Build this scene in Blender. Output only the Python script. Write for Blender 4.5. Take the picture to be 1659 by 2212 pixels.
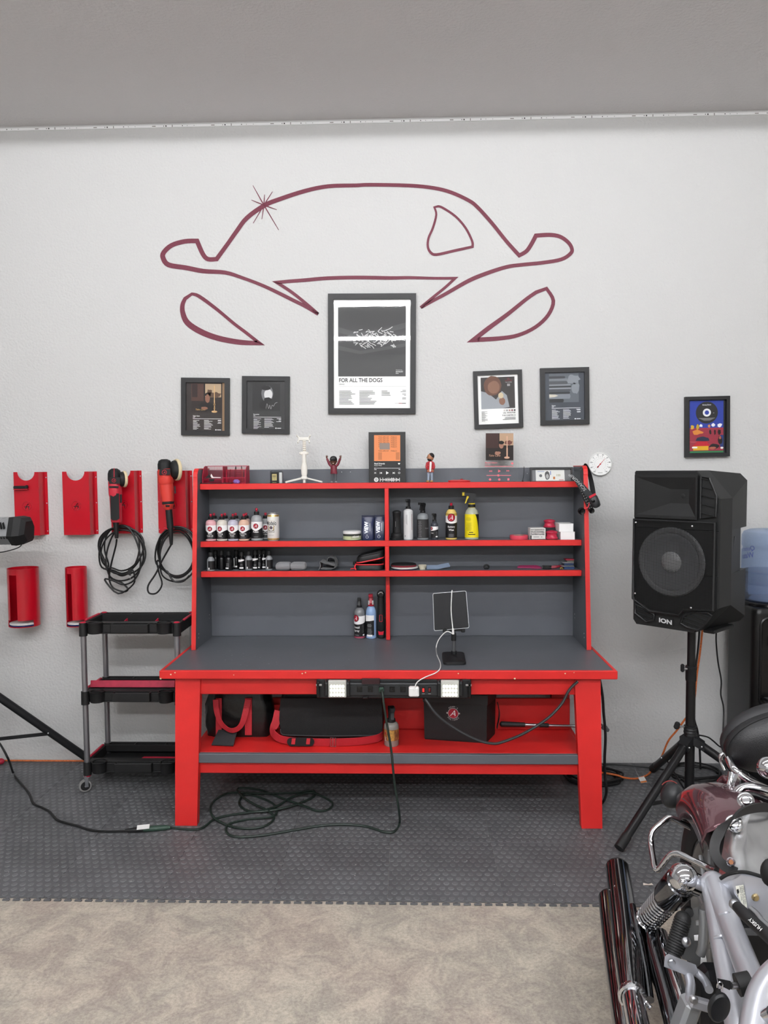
import bpy, math, random
from math import sin, cos, pi, radians
from mathutils import Vector, Matrix

random.seed(7)
SC = bpy.context.scene
COL = SC.collection
for o in list(bpy.data.objects):
    bpy.data.objects.remove(o)

# ------------------------------------------------------------------ camera
F = 1661.0
CX, CY = 829.5, 1106.0
CAM = Vector((0, -4.02, 1.566))
YAW, PITCH, ROLL = radians(1.8), math.atan(96 / F), 0.0076
FW = Vector((-sin(YAW) * cos(PITCH), cos(YAW) * cos(PITCH), -sin(PITCH)))
RT = FW.cross(Vector((0, 0, 1))).normalized()
UP = RT.cross(FW)
CR = RT * cos(ROLL) - UP * sin(ROLL)
CU = RT * sin(ROLL) + UP * cos(ROLL)
cd = bpy.data.cameras.new('camera')
cam = bpy.data.objects.new('camera', cd)
COL.objects.link(cam)
cd.sensor_fit = 'HORIZONTAL'
cd.sensor_width = 36
cd.lens = F * 36 / 1659
cd.clip_start = 0.05
m = Matrix((CR, CU, -FW)).transposed().to_4x4()
m.translation = CAM
cam.matrix_world = m
SC.camera = cam

# ------------------------------------------------------------------ light
SC.view_settings.view_transform = 'Standard'
SC.view_settings.look = 'None'
SC.view_settings.gamma = 1
SC.view_settings.use_curve_mapping = False
SC.view_settings.exposure = -0.07
w = bpy.data.worlds.new('world')
SC.world = w
w.use_nodes = True
w.node_tree.nodes['Background'].inputs[0].default_value = (0, 0, 0, 1)      # closed room: only its lamps give light
w.node_tree.nodes['Background'].inputs[1].default_value = 0.0
TUBE_ROWS = ((-2.1, 44.0), (-4.25, 132.0), (-6.4, 140.0))   # y of each row of ceiling tubes and its emission
CEIL = 3.338


# ------------------------------------------------------------------ measuring: a photo point at a known depth or height
def ray(x, y):
    return (FW * F + CR * (x - CX) - CU * (y - CY)).normalized()


def P(x, y, Y):
    d = ray(x, y)
    return CAM + d * ((Y - CAM.y) / d.y)


def PZ(x, y, Z):
    d = ray(x, y)
    return CAM + d * ((Z - CAM.z) / d.z)


def mpp(p):
    return (Vector(p) - CAM).dot(FW) / F


# ------------------------------------------------------------------ materials
def lin(c):
    if isinstance(c, str):
        c = tuple(int(c[i:i + 2], 16) / 255 for i in (0, 2, 4))
    return tuple((v / 12.92 if v <= 0.04045 else ((v + 0.055) / 1.055) ** 2.4) for v in c[:3]) + (1,)


MATS = {}


def mat(name, col='808080', rough=.5, metal=0.0, spec=.5, coat=0, var=0.0, vscale=8.0, bump=0.0, bscale=200.0, col2=None,
        trans=0.0, alpha=1.0, emit=0.0, ecol=None, bdetail=2.0, vdetail=3.0, sheen=0.0, ior=1.45):
    if name in MATS:
        return MATS[name]
    mt = bpy.data.materials.new(name)
    mt.use_nodes = True
    nt = mt.node_tree
    b = nt.nodes['Principled BSDF']
    b.inputs['Base Color'].default_value = lin(col)
    b.inputs['Roughness'].default_value = rough
    b.inputs['Metallic'].default_value = metal
    b.inputs['Specular IOR Level'].default_value = spec
    b.inputs['Coat Weight'].default_value = coat
    b.inputs['Transmission Weight'].default_value = trans
    b.inputs['Alpha'].default_value = alpha
    b.inputs['IOR'].default_value = ior
    b.inputs['Sheen Weight'].default_value = sheen
    if emit:
        b.inputs['Emission Color'].default_value = lin(ecol or col)
        b.inputs['Emission Strength'].default_value = emit
    tc = None
    if var or col2 or bump:
        tc = nt.nodes.new('ShaderNodeTexCoord')
    if var or col2:
        n = nt.nodes.new('ShaderNodeTexNoise')
        n.inputs['Scale'].default_value = vscale
        n.inputs['Detail'].default_value = vdetail
        n.inputs['Roughness'].default_value = .6
        nt.links.new(tc.outputs['Object'], n.inputs['Vector'])
        r = nt.nodes.new('ShaderNodeValToRGB')
        c = lin(col)
        if col2:
            d = lin(col2)
        else:
            d = tuple(min(1, v * (1 + var)) for v in c[:3]) + (1,)
            c = tuple(v * (1 - var) for v in c[:3]) + (1,)
        r.color_ramp.elements[0].color = c
        r.color_ramp.elements[1].color = d
        r.color_ramp.elements[0].position = .35
        r.color_ramp.elements[1].position = .65
        nt.links.new(n.outputs['Fac'], r.inputs['Fac'])
        nt.links.new(r.outputs['Color'], b.inputs['Base Color'])
    if bump:
        n = nt.nodes.new('ShaderNodeTexNoise')
        n.inputs['Scale'].default_value = bscale
        n.inputs['Detail'].default_value = bdetail
        nt.links.new(tc.outputs['Object'], n.inputs['Vector'])
        bp = nt.nodes.new('ShaderNodeBump')
        bp.inputs['Strength'].default_value = bump
        bp.inputs['Distance'].default_value = .004
        nt.links.new(n.outputs['Fac'], bp.inputs['Height'])
        nt.links.new(bp.outputs['Normal'], b.inputs['Normal'])
    MATS[name] = mt
    return mt


def glassy(name, tint='ffffff', mix=.9, rough=.02, gloss=.06):
    """clear sheet: mostly transparent with a faint mirror on top"""
    if name in MATS:
        return MATS[name]
    mt = bpy.data.materials.new(name)
    mt.use_nodes = True
    nt = mt.node_tree
    nt.nodes.clear()
    out = nt.nodes.new('ShaderNodeOutputMaterial')
    tr = nt.nodes.new('ShaderNodeBsdfTransparent')
    tr.inputs[0].default_value = lin(tint)
    gl = nt.nodes.new('ShaderNodeBsdfGlossy')
    gl.inputs['Roughness'].default_value = rough
    fr = nt.nodes.new('ShaderNodeFresnel')
    fr.inputs[0].default_value = 1.0 + gloss * 8
    mx = nt.nodes.new('ShaderNodeMixShader')
    nt.links.new(fr.outputs[0], mx.inputs[0])
    nt.links.new(tr.outputs[0], mx.inputs[1])
    nt.links.new(gl.outputs[0], mx.inputs[2])
    nt.links.new(mx.outputs[0], out.inputs[0])
    MATS[name] = mt
    return mt


# ------------------------------------------------------------------ mesh building
def spline(pts, res=8, closed=False):
    p = [Vector(q) for q in pts]
    n = len(p)
    out = []
    for i in range(n if closed else n - 1):
        if closed:
            a, b, c, d = p[i - 1], p[i], p[(i + 1) % n], p[(i + 2) % n]
        else:
            a, b, c, d = p[max(i - 1, 0)], p[i], p[i + 1], p[min(i + 2, n - 1)]
        for k in range(res):
            t = k / res
            out.append(.5 * ((2 * b) + (c - a) * t + (2 * a - 5 * b + 4 * c - d) * t * t + (3 * b - a - 3 * c + d) * t ** 3))
    if not closed:
        out.append(p[-1].copy())
    return out


def rrect(w, d, r, n=4):
    """rounded rectangle outline, counter-clockwise"""
    r = min(r, w / 2 - 1e-5, d / 2 - 1e-5)
    o = []
    for cx, cy, a0 in ((w / 2 - r, d / 2 - r, 0), (-w / 2 + r, d / 2 - r, 90), (-w / 2 + r, -d / 2 + r, 180), (w / 2 - r, -d / 2 + r, 270)):
        for k in range(n + 1):
            a = radians(a0 + 90 * k / n)
            o.append((cx + r * cos(a), cy + r * sin(a)))
    return o


def basis(d):
    d = d.normalized()
    u = d.cross(Vector((0, 0, 1)))
    if u.length < 1e-3:
        u = d.cross(Vector((0, 1, 0)))
    u.normalize()
    return u, d.cross(u)


class MB:
    def __init__(s):
        s.v, s.f, s.sm, s.mi, s.T, s.cur, s.weld = [], [], [], [], None, 0, False

    def add(s, vs, fs, smooth=False):
        b = len(s.v)
        for p in vs:
            p = Vector(p)
            if s.T is not None:
                p = s.T @ p
            s.v.append(p)
        for f in fs:
            s.f.append([i + b for i in f])
            s.sm.append(smooth)
            s.mi.append(s.cur)
        return s

    def box(s, c, d, bev=0.0, R=None, smooth=False):
        c = Vector(c)
        x, y, z = d[0] / 2, d[1] / 2, d[2] / 2
        R = R or Matrix.Identity(3)
        if bev <= 0:
            vs = [(sx * x, sy * y, sz * z) for sx in (-1, 1) for sy in (-1, 1) for sz in (-1, 1)]
            fs = [(0, 1, 3, 2), (4, 6, 7, 5), (0, 4, 5, 1), (2, 3, 7, 6), (0, 2, 6, 4), (1, 5, 7, 3)]
            return s.add([c + R @ Vector(v) for v in vs], fs, smooth)
        b = min(bev, x * .98, y * .98, z * .98)
        vs, ix = [], {}
        for sx in (-1, 1):
            for sy in (-1, 1):
                for sz in (-1, 1):
                    for a in range(3):
                        q = [sx * (x - b), sy * (y - b), sz * (z - b)]
                        q[a] = (sx * x, sy * y, sz * z)[a]
                        ix[sx, sy, sz, a] = len(vs)
                        vs.append(c + R @ Vector(q))
        fs = []
        for sg in (-1, 1):
            fs.append([ix[sg, y_, z_, 0] for y_, z_ in ((-1, -1), (1, -1), (1, 1), (-1, 1))][::sg])
            fs.append([ix[x_, sg, z_, 1] for x_, z_ in ((-1, -1), (-1, 1), (1, 1), (1, -1))][::sg])
            fs.append([ix[x_, y_, sg, 2] for x_, y_ in ((-1, -1), (1, -1), (1, 1), (-1, 1))][::sg])
        for a in (-1, 1):
            for b_ in (-1, 1):
                fs.append([ix[a, b_, -1, 0], ix[a, b_, 1, 0], ix[a, b_, 1, 1], ix[a, b_, -1, 1]])
                fs.append([ix[a, -1, b_, 0], ix[a, 1, b_, 0], ix[a, 1, b_, 2], ix[a, -1, b_, 2]])
                fs.append([ix[-1, a, b_, 1], ix[1, a, b_, 1], ix[1, a, b_, 2], ix[-1, a, b_, 2]])
        for sx in (-1, 1):
            for sy in (-1, 1):
                for sz in (-1, 1):
                    fs.append([ix[sx, sy, sz, 0], ix[sx, sy, sz, 1], ix[sx, sy, sz, 2]])
        return s.add(vs, fs, smooth)

    def ring_loft(s, rings, cap0=True, cap1=True, smooth=True, closed=False):
        n = len(rings[0])
        vs = [p for r in rings for p in r]
        fs = []
        m_ = len(rings)
        for i in range(m_ if closed else m_ - 1):
            j = (i + 1) % m_
            for k in range(n):
                l = (k + 1) % n
                fs.append((i * n + k, i * n + l, j * n + l, j * n + k))
        s.add(vs, fs, smooth)
        b = len(s.v) - len(vs)
        if not closed:
            for cp, i in ((cap0, 0), (cap1, m_ - 1)):
                if cp:
                    s.f.append([b + i * n + k for k in range(n)])
                    s.sm.append(False)
                    s.mi.append(s.cur)
        return s

    def cyl(s, p0, p1, r0, r1=None, n=16, cap0=True, cap1=True):
        p0, p1 = Vector(p0), Vector(p1)
        r1 = r0 if r1 is None else r1
        u, v = basis(p1 - p0)
        rg = [[p + (u * cos(2 * pi * k / n) + v * sin(2 * pi * k / n)) * r for k in range(n)] for p, r in ((p0, r0), (p1, r1))]
        return s.ring_loft(rg, cap0, cap1)

    def tube(s, pts, r, n=8, res=6, closed=False, smooth=True, caps=True, flat=1.0):
        q = spline(pts, res, closed) if res > 1 else [Vector(p) for p in pts]
        m_ = len(q)
        rr = r if isinstance(r, (list, tuple)) else None
        u = None
        rings = []
        for i in range(m_):
            if closed:
                t = (q[(i + 1) % m_] - q[i - 1])
            else:
                t = q[min(i + 1, m_ - 1)] - q[max(i - 1, 0)]
            if t.length < 1e-9:
                t = Vector((0, 0, 1))
            t.normalize()
            if u is None:
                u, _ = basis(t)
            u = (u - t * u.dot(t))
            if u.length < 1e-6:
                u, _ = basis(t)
            u.normalize()
            v = t.cross(u)
            if rr:
                a = i / (m_ - 1) * (len(rr) - 1)
                k = min(int(a), len(rr) - 2)
                ra = rr[k] + (rr[k + 1] - rr[k]) * (a - k)
            else:
                ra = r
            rings.append([q[i] + (u * cos(2 * pi * k / n) + v * sin(2 * pi * k / n) * flat) * ra for k in range(n)])
        return s.ring_loft(rings, caps, caps, smooth, closed)

    def lathe(s, prof, c=(0, 0, 0), n=24, R=None, a0=0.0, a1=360.0, sx=1.0, sy=1.0):
        s.weld = True
        c = Vector(c)
        R = R or Matrix.Identity(3)
        full = abs(a1 - a0 - 360) < 1e-6
        k_ = n if full else n + 1
        rings = []
        for i in range(k_):
            a = radians(a0 + (a1 - a0) * i / n)
            rings.append([c + R @ Vector((r * cos(a) * sx, r * sin(a) * sy, z)) for r, z in prof])
        m_ = len(prof)
        vs = [p for r in rings for p in r]
        fs = []
        for i in range(n):
            j = (i + 1) % k_
            for k in range(m_ - 1):
                if prof[k][0] < 1e-7 and prof[k + 1][0] < 1e-7:
                    continue
                if prof[k][0] < 1e-7:
                    fs.append((i * m_ + k, j * m_ + k + 1, i * m_ + k + 1))
                elif prof[k + 1][0] < 1e-7:
                    fs.append((i * m_ + k, j * m_ + k, i * m_ + k + 1))
                else:
                    fs.append((i * m_ + k, j * m_ + k, j * m_ + k + 1, i * m_ + k + 1))
        return s.add(vs, fs, True)

    def prism(s, poly, d0, d1, fn, smooth=False):
        """outline (a,b) extruded from depth d0 to d1; fn(a,b,d) gives the point"""
        n = len(poly)
        vs = [fn(a, b, d0) for a, b in poly] + [fn(a, b, d1) for a, b in poly]
        fs = [list(range(n))[::-1], list(range(n, 2 * n))]
        s.add(vs, fs, False)
        b_ = len(s.v) - 2 * n
        for k in range(n):
            l = (k + 1) % n
            s.f.append([b_ + k, b_ + l, b_ + n + l, b_ + n + k])
            s.sm.append(smooth)
            s.mi.append(s.cur)
        return s

    def sphere(s, c, r, n=16, m_=10, R=None):
        if not isinstance(r, (list, tuple)):
            r = (r, r, r)
        R = R or Matrix.Identity(3)
        c = Vector(c)
        vs = [c + R @ Vector((0, 0, r[2]))]
        for i in range(1, m_):
            t = pi * i / m_
            for k in range(n):
                a = 2 * pi * k / n
                vs.append(c + R @ Vector((r[0] * sin(t) * cos(a), r[1] * sin(t) * sin(a), r[2] * cos(t))))
        vs.append(c + R @ Vector((0, 0, -r[2])))
        fs = []
        for k in range(n):
            l = (k + 1) % n
            fs.append((0, 1 + k, 1 + l))
            for i in range(m_ - 2):
                a = 1 + i * n
                fs.append((a + k, a + n + k, a + n + l, a + l))
            fs.append((1 + (m_ - 2) * n + k, len(vs) - 1, 1 + (m_ - 2) * n + l))
        return s.add(vs, fs, True)

    def ribbon(s, pts, side, width, th=.002, res=6):
        """a strap: centre line pts, side direction(s), width, thickness"""
        q = spline(pts, res)
        m_ = len(q)
        sd = [Vector(v) for v in side] if isinstance(side, list) else [Vector(side)]
        rings = []
        for i in range(m_):
            a = i / (m_ - 1) * (len(sd) - 1) if len(sd) > 1 else 0
            k = min(int(a), len(sd) - 2) if len(sd) > 1 else 0
            d = sd[0] if len(sd) == 1 else sd[k].lerp(sd[k + 1], a - k)
            t = (q[min(i + 1, m_ - 1)] - q[max(i - 1, 0)]).normalized()
            d = (d - t * d.dot(t)).normalized()
            nn = t.cross(d)
            rings.append([q[i] + d * width / 2 + nn * th / 2, q[i] - d * width / 2 + nn * th / 2,
                          q[i] - d * width / 2 - nn * th / 2, q[i] + d * width / 2 - nn * th / 2])
        return s.ring_loft(rings)

    def patch(s, R, a0, a1, zlo, zhi, n=16, c=(0, 0), sy=1.0):
        """a sheet wrapped on a cylinder of radius R; angles in degrees from -Y, z bounds may be functions of the angle"""
        f0 = zlo if callable(zlo) else (lambda a: zlo)
        f1 = zhi if callable(zhi) else (lambda a: zhi)
        vs = []
        for i in range(n + 1):
            a = a0 + (a1 - a0) * i / n
            x, y = c[0] + R * sin(radians(a)), c[1] - R * cos(radians(a)) * sy
            vs += [(x, y, f0(a)), (x, y, f1(a))]
        return s.add(vs, [(2 * i, 2 * i + 2, 2 * i + 3, 2 * i + 1) for i in range(n)], True)

    def flat(s, polys, fn):
        """flat print: list of outlines (a,b) put through fn(a,b)"""
        for po in polys:
            s.add([fn(a, b) for a, b in po], [list(range(len(po)))])
        return s

    def text(s, txt, size, fn, align='CENTER', bold=0.0, italic=0.0, sx=1.0, space=1.0):
        vs, fs = text_mesh(txt, align, bold, italic, space)
        return s.add([fn(x * size * sx, y * size) for x, y in vs], fs)

    def build(s, name, mt, parent=None, world=True, label=None, base=None, kind=None):
        me = bpy.data.meshes.new(name)
        off = Vector((0, 0, 0))
        if parent is not None and world:
            q = parent
            while q is not None:
                off += q.location
                q = q.parent
        elif parent is None:
            if base is not None:
                off = Vector(base)
            else:
                xs, ys, zs = zip(*[tuple(p) for p in s.v])
                off = Vector(((min(xs) + max(xs)) / 2, (min(ys) + max(ys)) / 2, min(zs)))
        me.from_pydata([tuple(p - off) for p in s.v], [], s.f)
        me.polygons.foreach_set('use_smooth', s.sm)
        mts = mt if isinstance(mt, (list, tuple)) else [mt]
        for q in mts:
            me.materials.append(q)
        if len(mts) > 1:
            me.polygons.foreach_set('material_index', s.mi)
        fix_normals(me, s.weld)
        o = bpy.data.objects.new(name, me)
        COL.objects.link(o)
        o.parent = parent
        if parent is None:
            o.location = off
        if label:
            o['label'] = label
        if kind:
            o['kind'] = kind
        return o


def fix_normals(me, weld=False):
    import bmesh
    bm = bmesh.new()
    bm.from_mesh(me)
    if weld:
        bmesh.ops.remove_doubles(bm, verts=bm.verts, dist=1e-6)
    bmesh.ops.recalc_face_normals(bm, faces=bm.faces)
    bm.to_mesh(me)
    bm.free()
    if me.polygons and any(p.use_smooth for p in me.polygons):
        try:
            me.set_sharp_from_angle(angle=radians(42))
        except Exception:
            pass


TXT = {}


def text_mesh(txt, align='CENTER', bold=0.0, italic=0.0, space=1.0):
    k = (txt, align, bold, italic, space)
    if k in TXT:
        return TXT[k]
    cu = bpy.data.curves.new('t', 'FONT')
    cu.body = txt
    cu.align_x = align
    cu.offset = bold
    cu.shear = italic
    cu.space_character = space
    cu.resolution_u = 3
    ob = bpy.data.objects.new('t', cu)
    COL.objects.link(ob)
    dg = bpy.context.evaluated_depsgraph_get()
    me = ob.evaluated_get(dg).to_mesh()
    vs = [(v.co.x, v.co.y) for v in me.vertices]
    fs = [list(p.vertices) for p in me.polygons]
    ob.evaluated_get(dg).to_mesh_clear()
    bpy.data.objects.remove(ob)
    bpy.data.curves.remove(cu)
    if bold and any(abs(a) > len(txt) + 2 or abs(b) > 1.5 for a, b in vs):      # outline offset can spike on some glyphs
        vs, fs = text_mesh(txt, align, 0.0, italic, space)
    TXT[k] = (vs, fs)
    return TXT[k]


def rim_of(quads):
    """one outline around the strip of quads that stroke() and ringpoly() give"""
    return [q[0] for q in quads] + [quads[-1][3]] + [q[2] for q in quads][::-1] + [quads[0][1]]


def cut(o, outlines, d0, d1, fn):
    """cut real openings through o: each outline (a,b) is swept from depth d0 to d1 by fn(a,b,d)"""
    for po in outlines:
        c = MB().prism(po, d0, d1, fn).build('cutter', o.data.materials[0], o.parent)
        md = o.modifiers.new('cut', 'BOOLEAN')
        md.operation, md.solver, md.object = 'DIFFERENCE', 'EXACT', c
        md.use_self = True
        bpy.context.view_layer.update()
        me = bpy.data.meshes.new_from_object(o.evaluated_get(bpy.context.evaluated_depsgraph_get()))
        o.modifiers.clear()
        area = lambda q: sum(f.area for f in q.polygons)
        if .93 < area(me) / area(o.data) < 1.07:      # keep the plate whole where the cut fails
            o.data = me
        bpy.data.objects.remove(c)
    return o


def tag(o, label, cat, group=None, kind=None):
    o['label'] = label
    o['category'] = cat
    if group:
        o['group'] = group
    if kind:
        o['kind'] = kind
    return o


def thing(name, label, cat, loc=(0, 0, 0), rotz=0.0, group=None):
    o = bpy.data.objects.new(name, None)
    o.empty_display_size = .05
    COL.objects.link(o)
    o.location = loc
    o.rotation_euler = (0, 0, rotz)
    return tag(o, label, cat, group)


def struct(o):
    o['kind'] = 'structure'
    return o


def wrapper(R, zc, a0=0.0, x0=0.0, c=(0, 0)):
    """print position (a,b) wrapped on a cylinder of radius R, centred at height zc and angle a0 (degrees, 0 faces -Y)"""
    def fn(a, b):
        t = radians(a0) + a / R
        return (c[0] + R * sin(t), c[1] - R * cos(t), zc + b)
    return fn


def disc(r, n=24, cx=0.0, cy=0.0, ry=None):
    return [(cx + r * cos(2 * pi * k / n), cy + (ry or r) * sin(2 * pi * k / n)) for k in range(n)]


def wdisc(r, n=12, cx=0.0, cy=0.0):
    """disc cut into upright slices so that it follows a curved surface"""
    h = lambda x: math.sqrt(max(0, r * r - x * x))
    xs = [-r * cos(pi * k / n) for k in range(n + 1)]
    return [[(cx + a, cy - h(a)), (cx + b, cy - h(b)), (cx + b, cy + h(b)), (cx + a, cy + h(a))] for a, b in zip(xs, xs[1:])]


def wbar(x0, y0, x1, y1, n=6):
    return [bar(x0 + (x1 - x0) * k / n, y0, x0 + (x1 - x0) * (k + 1) / n, y1) for k in range(n)]


def bar(x0, y0, x1, y1):
    return [(x0, y0), (x1, y0), (x1, y1), (x0, y1)]


def line2(x0, y0, x1, y1, w0, w1=None):
    w1 = w0 if w1 is None else w1
    d = Vector((x1 - x0, y1 - y0))
    d.normalize()
    nx, ny = -d.y, d.x
    return [(x0 + nx * w0 / 2, y0 + ny * w0 / 2), (x0 - nx * w0 / 2, y0 - ny * w0 / 2), (x1 - nx * w1 / 2, y1 - ny * w1 / 2), (x1 + nx * w1 / 2, y1 + ny * w1 / 2)]


def ringpoly(r0, r1, n=24, cx=0.0, cy=0.0, a0=0.0, a1=360.0):
    out = []
    for k in range(n):
        a, b = radians(a0 + (a1 - a0) * k / n), radians(a0 + (a1 - a0) * (k + 1) / n)
        out.append([(cx + r0 * cos(a), cy + r0 * sin(a)), (cx + r1 * cos(a), cy + r1 * sin(a)), (cx + r1 * cos(b), cy + r1 * sin(b)), (cx + r0 * cos(b), cy + r0 * sin(b))])
    return out


def stroke(pts, width, closed=False, res=1):
    """quads along a 2-D line; width may be a list"""
    q = spline([(a, b, 0) for a, b in pts], res, closed) if res > 1 else [Vector((a, b, 0)) for a, b in pts]
    n = len(q)
    L, Rr = [], []
    for i in range(n):
        if closed:
            a, b = q[i] - q[i - 1], q[(i + 1) % n] - q[i]
        else:
            a, b = q[i] - q[max(i - 1, 0)], q[min(i + 1, n - 1)] - q[i]
            if a.length < 1e-9:
                a = b
            if b.length < 1e-9:
                b = a
        a, b = a.normalized(), b.normalized()
        na, nb = Vector((-a.y, a.x, 0)), Vector((-b.y, b.x, 0))
        mm = na + nb
        if mm.length < .25:
            mm = na
            k = 1.0
        else:
            mm.normalize()
            k = min(1 / max(mm.dot(na), .2), 3.2)
        if isinstance(width, (list, tuple)):
            t = i / (n - 1) * (len(width) - 1)
            j = min(int(t), len(width) - 2)
            w_ = width[j] + (width[j + 1] - width[j]) * (t - j)
        else:
            w_ = width
        L.append(q[i] + mm * (k * w_ / 2))
        Rr.append(q[i] - mm * (k * w_ / 2))
    out = []
    for i in range(n if closed else n - 1):
        j = (i + 1) % n
        out.append([(L[i].x, L[i].y), (Rr[i].x, Rr[i].y), (Rr[j].x, Rr[j].y), (L[j].x, L[j].y)])
    return out

# ================================================================== shared materials
RED = mat('red_paint', 'd02725', .42, var=.05, vscale=5, bump=.08, bscale=90)
REDSHELF = RED
GREY = mat('grey_paint', '5a5d63', .42, var=.05, vscale=4, bump=.06, bscale=120)
GREYTOP = GREY
CRIMSON = mat('crimson_powder_coat', 'b4091f', .3, coat=.25)
BLACKP = mat('black_plastic', '17181a', .45, bump=.05, bscale=600)
BLACKM = mat('black_matte', '121213', .65)
BLACKG = mat('black_gloss', '0d0d0f', .22)
CHROME = mat('chrome', 'd8dade', .07, metal=1)
STEEL = mat('brushed_steel', 'b4b6ba', .32, metal=1, var=.06, vscale=30)
SCREW = mat('screw_steel', 'c9c9cc', .3, metal=1)
WHITE = mat('white_plastic', 'e8e8e6', .4)
PRINTW = mat('white_ink', 'f0f0ee', .6)
PRINTK = mat('black_ink', '141416', .6)
PRINTG = mat('grey_ink', '8c8d90', .6)
CORD = mat('black_rubber_cord', '131314', .5)
REDPL = mat('red_plastic', 'c01a30', .4)
RUBBER = mat('black_rubber', '1b1b1c', .6)


def wall_material():
    mt = mat('grey_wall_paint', 'c9c9c8', .75, bump=.8, bscale=80, bdetail=3)
    nt = mt.node_tree
    b = nt.nodes['Principled BSDF']
    b.inputs['Specular IOR Level'].default_value = .25
    return mt


WALL = wall_material()
CEILM = mat('ceiling_paint', 'dbd9da', .85, bump=.8, bscale=70, bdetail=3, spec=.2)

# ------------------------------------------------------------------ room shell
XL, XR, YB = -5.2, 5.0, -8.2
struct(MB().box(((XL + XR) / 2, .06, CEIL / 2), (XR - XL + .2, .12, CEIL + .24)).build('wall_back', WALL))
struct(MB().box((XL - .06, YB / 2 - .001, CEIL / 2), (.12, -YB, CEIL + .2)).build('wall_left', WALL))
struct(MB().box((XR + .06, YB / 2 - .001, CEIL / 2), (.12, -YB, CEIL + .2)).build('wall_right', WALL))
struct(MB().box(((XL + XR) / 2, YB - .06, CEIL / 2), (XR - XL + .2, .12, CEIL + .24)).build('wall_front', WALL))
struct(MB().box(((XL + XR) / 2, YB / 2, CEIL + .06), (XR - XL + .2, -YB + .2, .12)).build('ceiling', CEILM))


def concrete():
    mt = mat('concrete', '9c968a', .7)
    nt = mt.node_tree
    b = nt.nodes['Principled BSDF']
    tc = nt.nodes.new('ShaderNodeTexCoord')

    def noise(scale, detail, rough=.6, dist=0.0):
        n = nt.nodes.new('ShaderNodeTexNoise')
        n.inputs['Scale'].default_value = scale
        n.inputs['Detail'].default_value = detail
        n.inputs['Roughness'].default_value = rough
        n.inputs['Distortion'].default_value = dist
        nt.links.new(tc.outputs['Object'], n.inputs['Vector'])
        return n

    def ramp(src, p0, p1, c0, c1):
        r = nt.nodes.new('ShaderNodeValToRGB')
        r.color_ramp.elements[0].position, r.color_ramp.elements[1].position = p0, p1
        r.color_ramp.elements[0].color, r.color_ramp.elements[1].color = lin(c0), lin(c1)
        nt.links.new(src.outputs[0], r.inputs[0])
        return r

    def mix(a, b_, fac, mode='MIX'):
        x = nt.nodes.new('ShaderNodeMix')
        x.data_type = 'RGBA'
        x.blend_type = mode
        nt.links.new(a.outputs[0] if hasattr(a, 'outputs') and a.bl_idname != 'ShaderNodeMix' else a.outputs[2], x.inputs[6])
        nt.links.new(b_.outputs[0], x.inputs[7])
        if isinstance(fac, float):
            x.inputs[0].default_value = fac
        else:
            nt.links.new(fac.outputs[0], x.inputs[0])
        return x
    base = ramp(noise(1.7, 5, .62, .6), .36, .64, 'a59c92', 'c4bbac')
    blot = ramp(noise(8, 9, .78, .7), .42, .60, '8b8480', 'cbc3b3')
    m1 = mix(base, blot, .65)
    m1b = mix(m1, ramp(noise(2.6, 3, .5), .45, .66, 'b0aa9b', 'c0ab9c'), .25)
    fine = ramp(noise(90, 6, .8), .36, .58, '8f8984', 'ffffff')
    m2 = mix(m1b, fine, .42, 'MULTIPLY')
    nt.links.new(m2.outputs[2], b.inputs['Base Color'])
    bp = nt.nodes.new('ShaderNodeBump')
    bp.inputs['Strength'].default_value = .25
    bp.inputs['Distance'].default_value = .003
    nt.links.new(noise(40, 6, .7).outputs[0], bp.inputs['Height'])
    nt.links.new(bp.outputs[0], b.inputs['Normal'])
    return mt


struct(MB().box(((XL + XR) / 2, YB / 2, -.056), (XR - XL + .2, -YB + .2, .1)).build('floor', concrete()))

# ------------------------------------------------------------------ interlocking rubber tiles
T = .421
TY = 1.042                     # tiles are a touch deeper than wide
TILE = mat('rubber_tile', '555658', .55, var=.16, vscale=3, bump=.12, bscale=300)
STUD = mat('rubber_stud_worn', '626365', .5, var=.22, vscale=4)
mat_root = thing('rubber_mat', 'dark grey studded interlocking rubber floor mat under the red workbench', 'floor mat', (0, -.7, 0))


def tile_mesh(tabs):
    b = MB()
    h, g = T / 2, .0012
    b.box((0, 0, -.003), (T - g, T - g, .006), .0008)
    if tabs:
        n = 11
        p = T / n
        for k in range(n):
            x = -h + p * (k + .5)
            b.box((x, -h - .004, -.0035), (.011, .010, .005))
            b.box((x, -h - .0125, -.0035), (.0265, .009, .005), .001)
    b.cur = 1
    n = 13
    p = T / n
    for i in range(n):
        for j in range(n):
            x, y = -h + p * (i + .5) + (p * .25 if j % 2 else -p * .25), -h + p * (j + .5)
            r = .0112
            vs = [(x + r * cos(2 * pi * k / 10), y + r * sin(2 * pi * k / 10), 0) for k in range(10)]
            vs += [(x + (r - .0016) * cos(2 * pi * k / 10), y + (r - .0016) * sin(2 * pi * k / 10), .0014) for k in range(10)]
            b.add(vs, [(k, (k + 1) % 10, 10 + (k + 1) % 10, 10 + k) for k in range(10)] + [list(range(10, 20))])
    return b


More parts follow.
